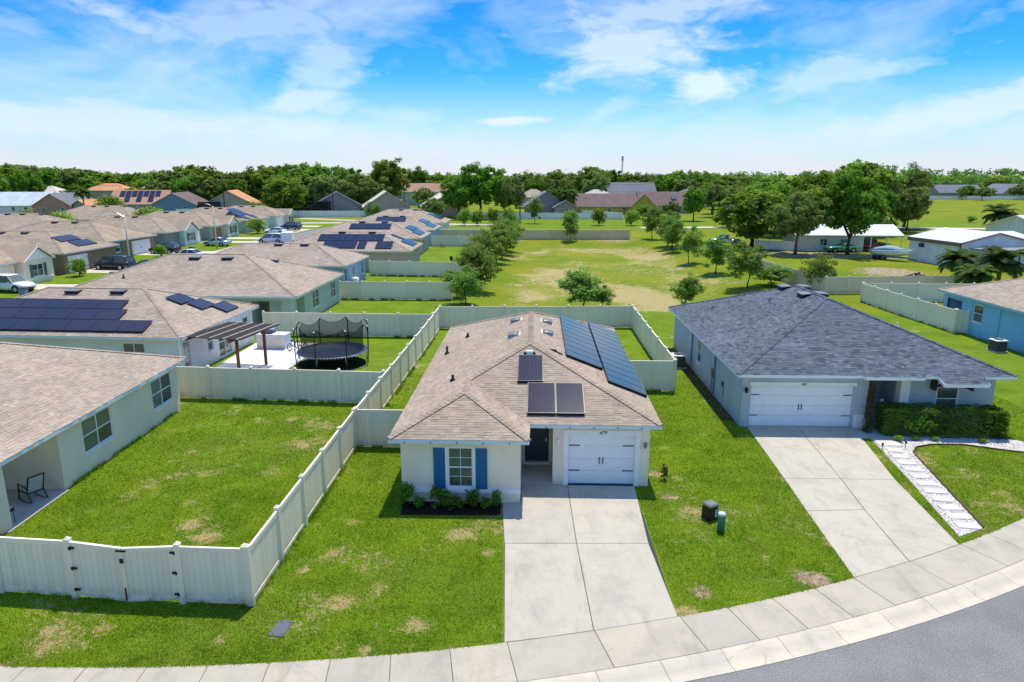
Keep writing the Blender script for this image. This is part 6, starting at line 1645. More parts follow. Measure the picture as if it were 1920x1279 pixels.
for nm, x, y, h, w, kd in [('round dark tree right of the pale roof beyond the field path', 63, 222, 9.5, 11, 'oak'), ('grey green tree second along from the tall ovate tree', 73, 232, 9.0, 11, 'oak2'), ('bright round tree above the far road bend', 84, 226, 8.0, 10, 'laurel'), ('dark low tree beside the far road bend', 95, 238, 9.0, 11, 'oak'), ('leafy tree left of the far roadside pines', 104, 222, 9.0, 10, 'laurel'), ('grey tree beyond the far roadside pines', 118, 250, 10, 12, 'oak2'),
                           ('dark tree between the screened pool and the lone dark tree', -74, 232, 10.5, 11, 'oak'), ('bright tree behind the corner of the screened pool', -80, 246, 12, 12, 'laurel'), ('dark tree rising between the slate blue and taupe gables', -101, 252, 10.5, 10, 'oak'), ('grey green tree beside the left beige gable', -29.5, 236, 8.0, 9, 'oak2'), ('bushy tree left of the mid grey gable', -2.5, 236, 9.5, 11, 'laurel'), ('low tree behind the small dark porch gable', 15.5, 244, 8.0, 9, 'oak'), ('round tree at the left end of the mustard roof', 20.5, 238, 7.5, 7, 'oak2'), ('green tree between the pink and solar roofs', -131, 246, 8.5, 9, 'laurel'), ('dark tree at the end of the silver metal roof', -150, 244, 9.0, 10, 'oak'), ('tree before the brown tiled roof', -72, 268, 10, 12, 'laurel'), ('low tree in the garden of the mustard gable', 47, 208, 4.5, 6, 'oak2'), ('bright low tree at the far lawn edge', 36.5, 196, 4.2, 5.5, 'laurel'),
                           ('green tree directly above the low white house roof', 60, 138, 10.5, 14, 'laurel'), ('dark tree at the right end of the low white house', 69.5, 142, 11.5, 14, 'oak'), ('olive tree between the tall dark oak and the pines', 82, 152, 12, 15, 'oak2'), ('bright tree crown at the left end of the tree mass', 55, 152, 11.5, 15, 'laurel'), ('high crown at the back of the tree mass', 86, 176, 15.5, 17, 'oak'), ('low tree at the foot of the spreading pine', 89, 158, 6.5, 9, 'oak2'),
                           ('first leafy tree before the long dark roofed house', 229, 356, 7, 11, 'oak'), ('second leafy tree before the long dark roofed house', 240, 358, 6, 9, 'laurel'), ('third leafy tree before the long dark roofed house', 252, 352, 7.5, 11, 'oak2'), ('leafy tree at the right end beyond the field fence', 262, 346, 7, 10, 'oak'), ('leafy tree at the left end beyond the field fence', 208, 366, 7.5, 12, 'laurel')]:
    tree(kd, x, y, h, w, nm)
for nm, x, y, h, w in [('ovate young tree in front of the mid grey gable', 5.8, 178, 6.9, 5.0), ('pointed green tree by the left beige gable', -37.2, 190, 5.4, 6.0), ('small tree alone at the edge of the long field', 222.9, 350, 6.5, 6.0)]: tree('young', x, y, h, w, nm)
GS = 'clipped shrubs along the block wall'
for nm, x, y, h, w in [('round green shrub beside the lone dark tree', -70.5, 195, 5.0, 6.4), ('pale green bushy shrub at the edge of the far road', 50.4, 165, 5.1, 6.5), ('shrub beside the far road, right of the pines', 79.9, 150, 2.9, 5.7), ('dark bush at the left edge behind the tan hip roof', -95.9, 138, 5.6, 6), ('second dark bush behind the tan hip roof at the left edge', -88.5, 138, 5.2, 6),
                       ('long clipped bush before the slate blue gable', -78.0, 152, 5.4, 8.4), ('round clipped bush before the solar tiled roof', -114, 200, 6.6, 8.6), ('leafy shrub beside the white garage across the street', -53.6, 147, 3.4, 4.4), ('clipped brown green hedge behind the boat', 58.5, 121, 3.0, 6.0), ('small shrub on the lawn behind the young oaks of the basin', 43.0, 185, 2.6, 3.0),
                       ('clipped lollipop shrub by the brown house driveway', -52.6, 83.8, 2.3, 2.4), ('round potted shrub beside the black sports utility car', -52.9, 104.5, 1.9, 2.0)]: tree('shrub', x, y, h, w, nm, cat='shrub')
for n_, x in enumerate((-11.6, -8.3, -4.6, -.6, 14.3, 21.0, 29.2)): tree('shrub', x, 171, random.uniform(3.8, 4.5), random.uniform(3.6, 4.6), 'round green shrub, ' + ('leftmost', 'second from left', 'third from left', 'fourth from left', 'third from right', 'second from right', 'rightmost')[n_] + ' in the row behind the block wall', GS, 'shrub')
for x, y, w, d_ in ((133.0, 186, 3.6, 'right hand'), (119.0, 182, 2.6, 'smaller left hand')): tree('shrub', x, y, 1.8, w, d_ + ' low bush standing in the long green field', 'bushes in the field', 'shrub')
for x, y, h, w, lab in [(17.3, 215, 8.6, 8.1, 'shaggy palm in front of the white parked cars beside the grey gable'), (20.7, 300, 8.8, 6.5, 'palm in front of the distant pink tiled house'), (-111.5, 260, 9.6, 7.0, 'palm rising behind the slate blue gabled house'), (-97.7, 265, 9.2, 7.2, 'palm with dry fronds behind the taupe gable'),
                        (-124.3, 205, 8.7, 6.3, 'palm between the pink gable and the solar tiled roof'), (104, 150, 6.4, 8.6, 'bushy palm cluster at the field edge behind the barn'), (46.3, 69.0, 3.8, 5.0, 'low spreading palm right behind the shaded fence'), (51.6, 73, 5.0, 6.4, 'large bushy palm above the sky blue house roof'), (49.0, 76, 4.6, 5.5, 'palm between the low palm and the barn corner')]:
    palm(x, y, h, w, lab)

EDGE = [(-207.0, 278.1, 17.2, 13.4, 'oak'), (-189.3, 258.7, 14.3, 9.9, 'laurel'), (-208.8, 289.3, 17.0, 17.1, 'laurel'), (-191.2, 269.6, 12.6, 10.9, 'oak2'), (-207.5, 298.5, 18.5, 15.0, 'oak2'), (-172.6, 252.7, 15.1, 10.2, 'oak'), (-219.8, 325.1, 18.1, 18.8, 'oak'), (-179.1, 269.8, 12.9, 10.8, 'laurel'), (-184.1, 283.1, 15.3, 15.6, 'laurel'), (-170.8, 267.8, 10.8, 12.9, 'oak2'), (-167.2, 267.9, 15.9, 14.7, 'oak2'), (-162.7, 266.1, 12.4, 10.6, 'oak'), (-175.8, 294.2, 15.4, 14.1, 'oak'), (-159.9, 273.2, 10.7, 12.1, 'laurel'), (-161.4, 282.4, 13.6, 16.6, 'laurel'), (-147.2, 263.5, 9.2, 12.6, 'oak2'), (-161.6, 296.6, 13.7, 15.5, 'oak2'), (-140.7, 264.2, 10.2, 10.4, 'oak'), (-146.7, 282.7, 14.0, 16.3, 'oak'), (-126.2, 249.2, 11.5, 11.3, 'laurel'), (-138.4, 281.1, 14.4, 15.1, 'laurel'), (-125.1, 260.7, 11.2, 12.9, 'oak2'), (-129.4, 275.3, 16.0, 14.4, 'oak2'), (-115.9, 253.5, 12.1, 10.4, 'oak'), (-129.1, 286.2, 17.4, 16.2, 'oak'), (-112.6, 256.7, 13.4, 12.4, 'laurel'), (-116.3, 268.9, 15.9, 12.8, 'laurel'), (-106.7, 254.2, 11.8, 11.4, 'oak2'), (-112.9, 278.1, 15.2, 14.2, 'oak2'), (-99.5, 252.8, 11.7, 9.6, 'oak'), (-117.4, 309.4, 14.7, 18.2, 'oak'), (-100.5, 273.8, 10.2, 13.5, 'laurel'), (-93.1, 263.2, 15.8, 13.3, 'laurel'), (-93.4, 274.1, 11.7, 11.7, 'oak2'), (-106.6, 326.1, 18.6, 17.9, 'oak2'), (-84.9, 270.1, 14.4, 10.8, 'oak'), (-89.0, 292.2, 18.1, 14.2, 'oak'), (-75.4, 258.3, 13.0, 10.7, 'laurel'), (-73.1, 262.6, 17.3, 12.4, 'laurel'), (-67.1, 252.6, 13.2, 10.6, 'oak2'), (-71.0, 281.7, 17.3, 13.5, 'oak2'), (-65.6, 274.5, 13.8, 11.0, 'oak'), (-61.0, 266.0, 15.8, 12.6, 'oak'), (-54.7, 252.6, 12.0, 10.0, 'laurel'), (-37.0, 322.0, 13.5, 13, 'laurel'), (-30.5, 311.0, 13.7, 12.2, 'laurel'), (6.8, 359.6, 14.6, 14.0, 'oak2'), (8.1, 289.6, 11.1, 9.3, 'oak'), (11.7, 311.8, 13.3, 12.2, 'oak'), (17.6, 293.3, 14.8, 11.5, 'laurel'), (18.5, 267.5, 11.8, 9.7, 'oak2'), (30.1, 364.8, 14.6, 14.7, 'oak2'), (40.7, 292.8, 15.4, 10.9, 'oak'), (51.4, 310.8, 13.8, 14.0, 'laurel'), (58.0, 302.8, 14.2, 10.4, 'oak2'), (57.8, 287.8, 11.2, 9.5, 'oak'), (81.1, 379.2, 13.9, 14.8, 'oak'), (87.8, 371.1, 15.2, 15.6, 'laurel'), (69.8, 283.7, 11.6, 9.9, 'oak2'), (85.4, 334.5, 15.9, 11.7, 'oak2'), (84.8, 309.0, 14.2, 13.9, 'oak'), (81.3, 287.0, 11.2, 10.6, 'laurel'), (93.9, 320.3, 12.9, 13.5, 'laurel'), (115.5, 362.0, 13.0, 15.2, 'oak2'), (93.5, 284.4, 9.9, 9.3, 'oak'), (120.6, 348.9, 11.5, 14.9, 'oak'), (113.3, 314.1, 12.0, 14.3, 'laurel'), (106.8, 288.7, 9.0, 8.0, 'oak2'), (147.4, 377.4, 11.4, 17.4, 'oak2'), (146.0, 350.2, 12.5, 12.0, 'oak'), (122.3, 287.0, 9.5, 8.2, 'laurel'), (165.7, 377.2, 14.7, 16.0, 'laurel')]
MARKS = [(-.70, 'the long silver metal roof'), (-.605, 'the dusty pink gable'), (-.52, 'the roof with pool heating panels'), (-.43, 'the slate blue gable'), (-.355, 'the taupe gable'), (-.28, 'the lone dark tree'), (-.215, 'the screened pool'), (-.13, 'the left beige gable'), (-.06, 'the two storey house'), (.02, 'the massive dark oak'), (.07, 'the mid grey gable'), (.15, 'the mustard yellow house'), (.24, 'the brown roofed house'), (.31, 'the tall ovate tree'), (.40, 'the broad bright tree'), (9, 'the low white house')]
def edge_trees():
    rows = {}
    for x, y, h, w, kd in EDGE:
        q = x / y
        if -.665 < q < -.505: k = 1.42; x, y, h, w = x * k, y * k, 12 + (h - 12) * k, w * k
        mark = [m for lim, m in MARKS if q < lim][0]
        tone = {'oak': 'dark green', 'laurel': 'bright green', 'oak2': 'grey green'}[kd]
        rows.setdefault((tone, 'tall' if h > 13 else 'lower', mark), []).append((x, y, h, w, kd))
    for (tone, size, mark), L in rows.items():
        L.sort(key=lambda e: e[0] / e[1])
        for n, (x, y, h, w, kd) in enumerate(L):
            lab = '%s %s tree standing behind %s' % (size, tone, mark)
            if len(L) > 1: lab += ', ' + ('first', 'second', 'third', 'fourth', 'fifth')[n] + ' from the left'
            tree({'oak': 'edge', 'laurel': 'edgeb', 'oak2': 'edgec'}[kd], x, y, h, w * 1.25, lab, 'woodland edge behind the houses', name={'oak': 'oak_tree', 'laurel': 'laurel_tree', 'oak2': 'live_oak_tree'}[kd])
edge_trees()

def woodland():
    rng = np.random.default_rng(5); VV = []
    spots = []
    for k in range(900):
        x = rng.uniform(-760, 980); y = rng.uniform(390, 640) if rng.random() < .55 else rng.uniform(640, 1400)
        if abs(x) > .85 * y: continue
        if 150 < x < 400 and y < 470: continue
        if -230 < x < -140 and y < 400: continue
        if 430 < x < 500 and 560 < y < 680: continue
        spots.append((x, y, rng.uniform(10, 15)))
    for k in range(200): spots.append((rng.uniform(190, 560), rng.uniform(440, 700), rng.uniform(7, 12)))
    for x, y, h in spots:
        w = h * rng.uniform(.8, 1.25); n = int(250 * (1.0 if y < 700 else .6))
        C, q, _ = crown_points(n, w / 2, h * .46, h * .5, 16, w * .17, rng, .4, .2)
        C[:, 0] += x; C[:, 1] += y; C[:, 2] += tz(x, y)
        VV.append(leaf_quads(C, q, 1.5 if y < 700 else 2.2, rng))
    V = np.concatenate(VV)
    tag(obj('woodland', np_mesh('woodland', V, np.arange(len(V)).reshape(-1, 4), LEAF['wood'])), 'distant belt of dark green woodland along the horizon', 'woodland', kind='stuff')
woodland()

def leafy_box(name, label, cat, loc, rz, L, D, H, n, ls, mats, seed=0, kind=None, bumps=.12):
    """hedge: leaves spread through a rounded uneven box round a frame of stems"""
    rng = np.random.default_rng(seed)
    t = thing(name, label, cat, loc, rz)
    u = rng.uniform(-1, 1, (n, 3)); f = rng.integers(0, 5, n)
    for k, (ax, sg) in enumerate(((0, 1), (0, -1), (1, 1), (1, -1), (2, 1))): u[f == k, ax] = sg * rng.uniform(.78, 1.04, (f == k).sum())
    N = np.sign(u) * (np.abs(u) > .75); b = 1 + bumps * (fbm(u[:, 0] * L * .9 + 7, u[:, 1] * 2 + u[:, 2] * 2, 3) - .5) * 2.6
    C = np.stack([u[:, 0] * L / 2 * (1 + (b - 1) * .2), u[:, 1] * D / 2 * b, H / 2 + u[:, 2] * H / 2 * b], 1); C[:, 2] = np.maximum(C[:, 2], .03)
    lime = (fbm(C[:, 0] * .8 + 3, C[:, 1] + C[:, 2] * .8, 3) > .58) & (rng.random(n) < .45)
    for nm, sel, m in (('foliage', ~lime, mats[0]), ('fresh_growth', lime, mats[1])):
        if sel.sum() < 5: continue
        V = leaf_quads(C[sel], N[sel].astype(float), ls, rng); obj(nm, np_mesh(nm, V, np.arange(len(V)).reshape(-1, 4), m), t)
    st = MB()
    for k in range(int(L * 2.5)):
        x = rng.uniform(-L / 2 * .9, L / 2 * .9); st.tube([(x, 0, 0), (x + rng.uniform(-.2, .2), rng.uniform(-.2, .2), H * .8)], [.03, .012], 5)
    st.build('stems', M['barkd'], t)
    return t
leafy_box('hedge', 'dark dense hedge under the window of the slate roofed house', 'hedge', (20.3, 31.05, 0), rad(-4), 5.4, 1.15, 1.35, 14000, .115, (LEAF['hedge'], LEAF['lime']), 3)
t = thing('cypress', 'thin brown columnar cypress beside the porch of the slate roofed house', 'shrub', (16.98, 31.25, .05), 0)
rng = np.random.default_rng(8); n_ = 2600; zz = rng.random(n_) * 2.55; rr = (.24 - .05 * zz / 2.6) * (1 - .5 * (zz / 2.6) ** 5) * np.sqrt(rng.random(n_)); aa = rng.uniform(0, 6.28, n_)
C_ = np.stack([rr * np.cos(aa), rr * np.sin(aa), zz], 1); V_ = leaf_quads(C_, np.stack([np.cos(aa), np.sin(aa), 0 * aa], 1), .075, rng)
obj('foliage', np_mesh('foliage', V_, np.arange(len(V_)).reshape(-1, 4), LEAF['dry']), t); MB().tube([(0, 0, 0), (0, 0, 2.3)], [.04, .01], 6).build('stem', M['barkd'], t)

# planting bed in front of the middle house
bed = tag(MB().prism([(-4.05, 23.0), (-.42, 22.95), (-.42, 23.92), (-4.1, 24.02)], -.05, .04, .02).build('planting_bed', M['soil']), kind='structure')
for x, y, h, w, lab in [(-3.95, 23.75, .95, .8, 'dark upright shrub at the left end of the planting bed'), (-3.45, 23.55, .5, .55, 'small dark shrub second from the left in the planting bed'), (-2.75, 23.6, .95, .7, 'tall leafy shrub under the shuttered window'), (-2.45, 23.5, .85, .55, 'upright shrub close beside the tall one under the window'),
                        (-2.05, 23.45, .55, .7, 'low round shrub right of the tall shrubs in the bed'), (-1.45, 23.55, .85, .62, 'pointed light green shrub in the planting bed'), (-.95, 23.45, .45, .6, 'low dark shrub near the right end of the planting bed'), (-.58, 23.55, .85, .42, 'thin upright shrub at the right end of the planting bed')]:
    tree('bed', x, y, h, w * 1.05, lab, 'shrubs in the planting bed', 'shrub', name='shrub', z=.03)
for x, y, h, w, lab in [(17.85, 30.1, .32, .5, 'tiny bright plant at the corner of the white gravel'), (18.7, 30.2, .26, .4, 'small plant in the gravel before the hedge, left'), (19.6, 30.15, .24, .4, 'small plant in the gravel before the hedge, middle'), (21.6, 29.9, .26, .4, 'small plant in the gravel before the hedge, right'), (6.15, 26.0, .75, .45, 'dry brown twiggy plant at the right corner of the middle house')]:
    tree('twig' if 'twiggy' in lab else 'shrub', x, y, h, w, lab, cat='plant', name='garden_plant')

# ------------------------------------------------------------------ far roads, drives and yards
def strip(name, pts, w, mat, z=.03):
    mb = MB(); P = [Vector(p) for p in pts]; L, Rr = [], []
    for i, p in enumerate(P):
        d = (P[min(i + 1, len(P) - 1)] - P[max(i - 1, 0)]).normalized(); n = Vector((-d.y, d.x)) * w / 2
        L.append(p + n); Rr.append(p - n)
    for i in range(len(P) - 1):
        mb.poly([(L[i].x, L[i].y, z), (Rr[i].x, Rr[i].y, z), (Rr[i + 1].x, Rr[i + 1].y, z), (L[i + 1].x, L[i + 1].y, z)])
    return tag(mb.build(name, mat), kind='structure')
strip('side_street', [(-41, 60), (-42, 90), (-42, 130), (-40.5, 160), (-37.5, 178), (-30, 190)], 7.5, M['asphalt'], .02)
for k, x in enumerate((-46.4, -36.6)): strip('side_sidewalk', [(x, 60), (x - 1, 90), (x - 1, 130), (x + .5, 160)], 1.4, M['walk'], .03)
strip('far_street', [(-70, 178), (-40, 181), (-20, 176), (0, 170)], 6, M['walk'], .025)
strip('field_road', [(30, 163), (60, 166), (110, 160), (200, 158)], 4.5, M['kerb'], .05)
strip('lane', [(-60, 199), (-40, 188), (-32, 179)], 5, M['walk'], .03)
GD = 'driveways across the side street'
for x0, x1, y0, y1 in ((-55, -46, 86.8, 92), (-58, -46, 106.6, 112.5), (-57, -46, 126.6, 130), (-56.4, -46, 134, 138), (-56, -46, 155.5, 160), (-55, -46, 166, 170.5), (-55, -46, 74.0, 77.6)):
    tag(MB().prism([(x0, y0), (x1, y0 - .5), (x1, y1 - .5), (x0, y1)], -.05, .035, .01).build('side_driveway', M['kerb']), kind='structure')
tag(MB().prism([(-16.8, 75.2), (-12.8, 75.0), (-12.6, 78.8), (-16.6, 79.0)], -.05, .05, .01).build('small_patio', M['patio']), kind='structure')

# ------------------------------------------------------------------ cars
def paint(name, c, metal=.3):
    if name in _mats: return _mats[name]
    t = NT(name); t.fin(c, .28, .6, metal); t.p.inputs['Coat Weight'].default_value = .6; t.p.inputs['Coat Roughness'].default_value = .06
    _mats[name] = t.m; return t.m
PAINT = dict(white=paint('white_paint', lin(236, 240, 242), 0), black=paint('black_paint', (.012, .013, .018, 1)), silver=paint('silver_paint', lin(196, 204, 208), .6), navy=paint('navy_paint', lin(52, 66, 104), .5), teal=paint('dark_teal_paint', lin(36, 64, 72), .4),
             green=paint('mint_green_paint', lin(66, 160, 110), .2), red=paint('red_paint', lin(150, 40, 30), .2), plum=paint('dark_plum_paint', lin(34, 28, 40), .4))
KINDS = dict(  # (length stations: x, floor, shoulder height, half width), cabin: base x0, x1, roof x0, x1, roof z, base half width, roof half width
    sedan=dict(st=[(-2.35, .42, .72, .70), (-2.2, .26, .90, .84), (-1.4, .22, .96, .90), (0, .20, .93, .91), (1.0, .20, .90, .90), (1.7, .22, .82, .88), (2.2, .26, .70, .80), (2.38, .38, .58, .66)], cab=(-1.75, 1.15, -1.05, .25, 1.44, .82, .62), wb=(-1.38, 1.42), wr=.33),
    suv=dict(st=[(-2.35, .48, .85, .78), (-2.25, .32, 1.02, .90), (-1.4, .28, 1.06, .95), (0, .26, 1.04, .96), (1.1, .26, 1.02, .95), (1.9, .30, .94, .90), (2.3, .36, .80, .82), (2.42, .48, .66, .70)], cab=(-2.25, 1.25, -2.0, .45, 1.76, .88, .72), wb=(-1.42, 1.45), wr=.38),
    van=dict(st=[(-2.5, .45, .85, .82), (-2.42, .30, 1.02, .94), (-1.4, .25, 1.06, .98), (0, .24, 1.04, .99), (1.2, .24, 1.0, .97), (1.9, .28, .88, .92), (2.4, .34, .74, .84), (2.55, .45, .62, .70)], cab=(-2.42, 1.75, -2.2, .7, 1.76, .92, .76), wb=(-1.5, 1.55), wr=.36),
    coupe=dict(st=[(-2.5, .48, .74, .74), (-2.38, .30, .88, .86), (-1.4, .24, .94, .92), (0, .22, .90, .92), (1.0, .22, .90, .91), (1.9, .26, .86, .90), (2.45, .32, .78, .84), (2.55, .45, .66, .78)], cab=(-1.9, .55, -.95, -.15, 1.30, .80, .60), wb=(-1.45, 1.50), wr=.35),
    pickup=dict(st=[(-2.8, .55, .95, .86), (-2.7, .45, 1.02, .92), (-1.4, .40, 1.04, .96), (0, .38, 1.06, .97), (1.3, .38, 1.06, .96), (2.1, .42, 1.02, .93), (2.7, .46, .92, .88), (2.8, .55, .75, .80)], cab=(-.9, 1.35, -.75, .7, 1.80, .88, .74), wb=(-1.75, 1.75), wr=.40))
def car(label, x, y, heading, kind, col, cat='car', name=None, z=None, group=None):
    K = KINDS[kind]; p = PAINT[col]
    t = thing(name or {'suv': 'sports_utility_car', 'van': 'minivan', 'pickup': 'pickup_truck', 'coupe': 'vintage_coupe'}.get(kind, 'parked_car'), label, cat, (x, y, (tz(x, y) + .035) if z is None else z), rad(heading), group)
    secs = []
    for sx, zb, zt, w in K['st']:
        secs.append([(sx, -w * .90, zb), (sx, -w, zb + (zt - zb) * .35), (sx, -w * .99, zb + (zt - zb) * .75), (sx, -w * .88, zt), (sx, -w * .5, zt + .035), (sx, w * .5, zt + .035), (sx, w * .88, zt), (sx, w * .99, zb + (zt - zb) * .75), (sx, w, zb + (zt - zb) * .35), (sx, w * .90, zb)])
    MB().loft(secs).build('body', p, t, True)
    b0, b1, r0, r1, rz_, wb, wr_ = K['cab']; zb = .88
    lo = [(b0, -wb, zb), (b1, -wb, zb), (b1, wb, zb), (b0, wb, zb)]; hi = [(r0, -wr_, rz_ - .04), (r1, -wr_, rz_ - .04), (r1, wr_, rz_ - .04), (r0, wr_, rz_ - .04)]
    MB().add(lo + hi, [[0, 1, 5, 4], [1, 2, 6, 5], [2, 3, 7, 6], [3, 0, 4, 7], [4, 5, 6, 7]]).build('windows', M['carglass'], t)
    rf = MB().loft([[(r0 - .03, -wr_, rz_ - .05), (r0, -wr_ * .9, rz_), (r0, wr_ * .9, rz_), (r0 - .03, wr_, rz_ - .05)], [((r0 + r1) / 2, -wr_ - .02, rz_ - .05), ((r0 + r1) / 2, -wr_ * .88, rz_ + .04), ((r0 + r1) / 2, wr_ * .88, rz_ + .04), ((r0 + r1) / 2, wr_ + .02, rz_ - .05)], [(r1 + .03, -wr_, rz_ - .05), (r1, -wr_ * .9, rz_), (r1, wr_ * .9, rz_), (r1 + .03, wr_, rz_ - .05)]]).build('car_roof', p, t, True)
    for f in (0, .48, 1):
        xb, xr = b0 + (b1 - b0) * (f if f != .48 else .5), r0 + (r1 - r0) * (f if f != .48 else .52)
        for s_ in (-1, 1): MB().bar((xb, s_ * (wb + .008), zb), (xr, s_ * (wr_ + .008), rz_ - .03), .09, .03, (0, 1, 0)).build('pillar', p, rf)
    if kind == 'pickup': MB().box(-2.6, -.98, -.72, .72, 1.0, 1.10).build('truck_bed', M['black'], t)
    tyre = MB().lathe([(K['wr'] * .55, -.11), (K['wr'] * .97, -.11), (K['wr'], -.06), (K['wr'], .06), (K['wr'] * .97, .11), (K['wr'] * .55, .11)], 16).mesh('tyre', M['rubber'], False)
    rim = MB().lathe([(K['wr'] * .62, .10), (K['wr'] * .60, .118), (K['wr'] * .2, .122), (.04, .125)], 12).mesh('rim', M['rim'])
    arch = MB().lathe([(K['wr'] * 1.16, -.12), (K['wr'] * 1.16, .100)], 16).mesh('wheel_arch', M['black'])
    wd = max(s_[3] for s_ in K['st']) - .06
    for wx in K['wb']:
        for s_ in (-1, 1):
            w = obj('wheel', tyre, t, (wx, s_ * (wd - .02), K['wr']), (rad(-90 * s_), 0, 0)); obj('rim', rim, w)
            obj('wheel_arch', arch, t, (wx, s_ * (wd - .02), K['wr'] + .02), (rad(-90 * s_), 0, 0))
    s0, s1 = K['st'][0], K['st'][-1]
    for s_ in (-1, 1):
        MB().box(s1[0] - .22, s1[0] - .02, s_ * .42, s_ * .74, s1[2] - .04, s1[2] + .09).build('headlight', M['lamp_w'], t)
        MB().box(s0[0] - .01, s0[0] + .16, s_ * .44, s_ * .76, s0[2] - .05, s0[2] + .08).build('tail_light', M['lamp_r'], t)
        MB().box(b1 - .55, b1 - .38, s_ * (wb + .1), s_ * (wb + .22), .98, 1.1).build('mirror', p, t)
    MB().box(s1[0] - .06, s1[0] + .012, -.4, .4, .42, .56).build('grille', M['black'], t)
    return t
GC = None
car('white crossover car parked at the left edge of the picture', -52.9, 72.6, -12, 'suv', 'white')
car('black minivan in front of the white garage of the brown house', -51.9, 90.3, 172, 'van', 'black', 'minivan')
car('dark teal car at the kerb beside the black minivan', -46.8, 88.6, 178, 'sedan', 'teal')
car('black sports utility car beside the motorcycle', -54.3, 108.8, 170, 'suv', 'plum')
car('white sedan at the kerb below the black sports utility car', -47.2, 101.2, 175, 'sedan', 'white')
car('silver sedan parked beside the second street lamp', -51.2, 121.0, 168, 'sedan', 'silver')
car('white sedan parked in front of the navy car', -49.0, 145.0, 172, 'sedan', 'white')
car('navy blue sports utility car behind the white sedan', -49.8, 158.0, 165, 'suv', 'navy')
car('white van mostly hidden behind the tan roof ridge', -43.4, 126.0, 175, 'van', 'white', 'van')
car('mint green vintage coupe parked by the low white house', 52.6, 112.6 - 1.6, -178, 'coupe', 'green')
car('red vehicle in the shade of the carport', 58.2, 113.4, 175, 'pickup', 'red', 'truck')
car('pale blue pickup half hidden under the broad bright tree', 37.2, 122.5, 160, 'pickup', 'silver', 'truck')
car('white car parked beyond the garden of the grey gable', 24.2, 232, 20, 'sedan', 'white')
car('dark car parked beyond the garden of the grey gable', 26.6, 238, 20, 'sedan', 'plum')
# box trailer on the side street
t = thing('box_trailer', 'white box trailer with blue square mark beyond the tan roof', 'trailer', (-40.0, 124.5, .02), rad(100)); MB().bbox(-1.4, 1.4, -.95, .95, .5, 2.1, .05).build('box', M['white_metal'], t); MB().box(.6, .85, -.97, -.952, 1.4, 1.7).build('blue_mark', M['shutter'], t)
for x in (-.5, .5):
    for s_ in (-1, 1): obj('wheel', MB().lathe([(.2, -.1), (.34, -.1), (.34, .1), (.2, .1)], 14).mesh('wheel', M['rubber']), t, (x, s_ * .9, .34), (rad(90), 0, 0))

def motorcycle(x, y, rz):
    t = thing('motorcycle', 'dark motorcycle parked behind the black sports utility car', 'motorcycle', (x, y, .04), rad(rz))
    for wx in (-.7, .7): w = obj('wheel', torus_mesh(.29, .055, M['rubber'], 'tyre'), t, (wx, 0, .33), (rad(90), 0, 0))
    MB().loft([[(-.5, -.12, .45), (-.5, .12, .45), (-.5, .1, .75), (-.5, -.1, .75)], [(.1, -.16, .4), (.1, .16, .4), (.1, .16, .95), (.1, -.16, .95)], [(.5, -.1, .5), (.5, .1, .5), (.5, .08, .85), (.5, -.08, .85)]]).build('engine_body', M['black'], t, True)
    MB().bar((.7, 0, .35), (.4, 0, 1.05), .1, .1).bar((.4, -.36, 1.1), (.4, .36, 1.1), .04, .04).build('handlebar', M['steel'], t); MB().bbox(-.75, -.05, -.14, .14, .74, .86, .04).build('saddle', M['black'], t)
def torus_mesh(R_, r_, mat, name, n=24, m=8):
    mb = MB(); V, F = [], []
    for i in range(n):
        a = 2 * math.pi * i / n
        for j in range(m):
            b = 2 * math.pi * j / m; V.append(((R_ + r_ * math.cos(b)) * math.cos(a), (R_ + r_ * math.cos(b)) * math.sin(a), r_ * math.sin(b)))
    for i in range(n):
        for j in range(m): F.append([i * m + j, ((i + 1) % n) * m + j, ((i + 1) % n) * m + (j + 1) % m, i * m + (j + 1) % m])
    return mb.add(V, F).mesh(name, mat, True)
motorcycle(-50.4, 109.6, 160)

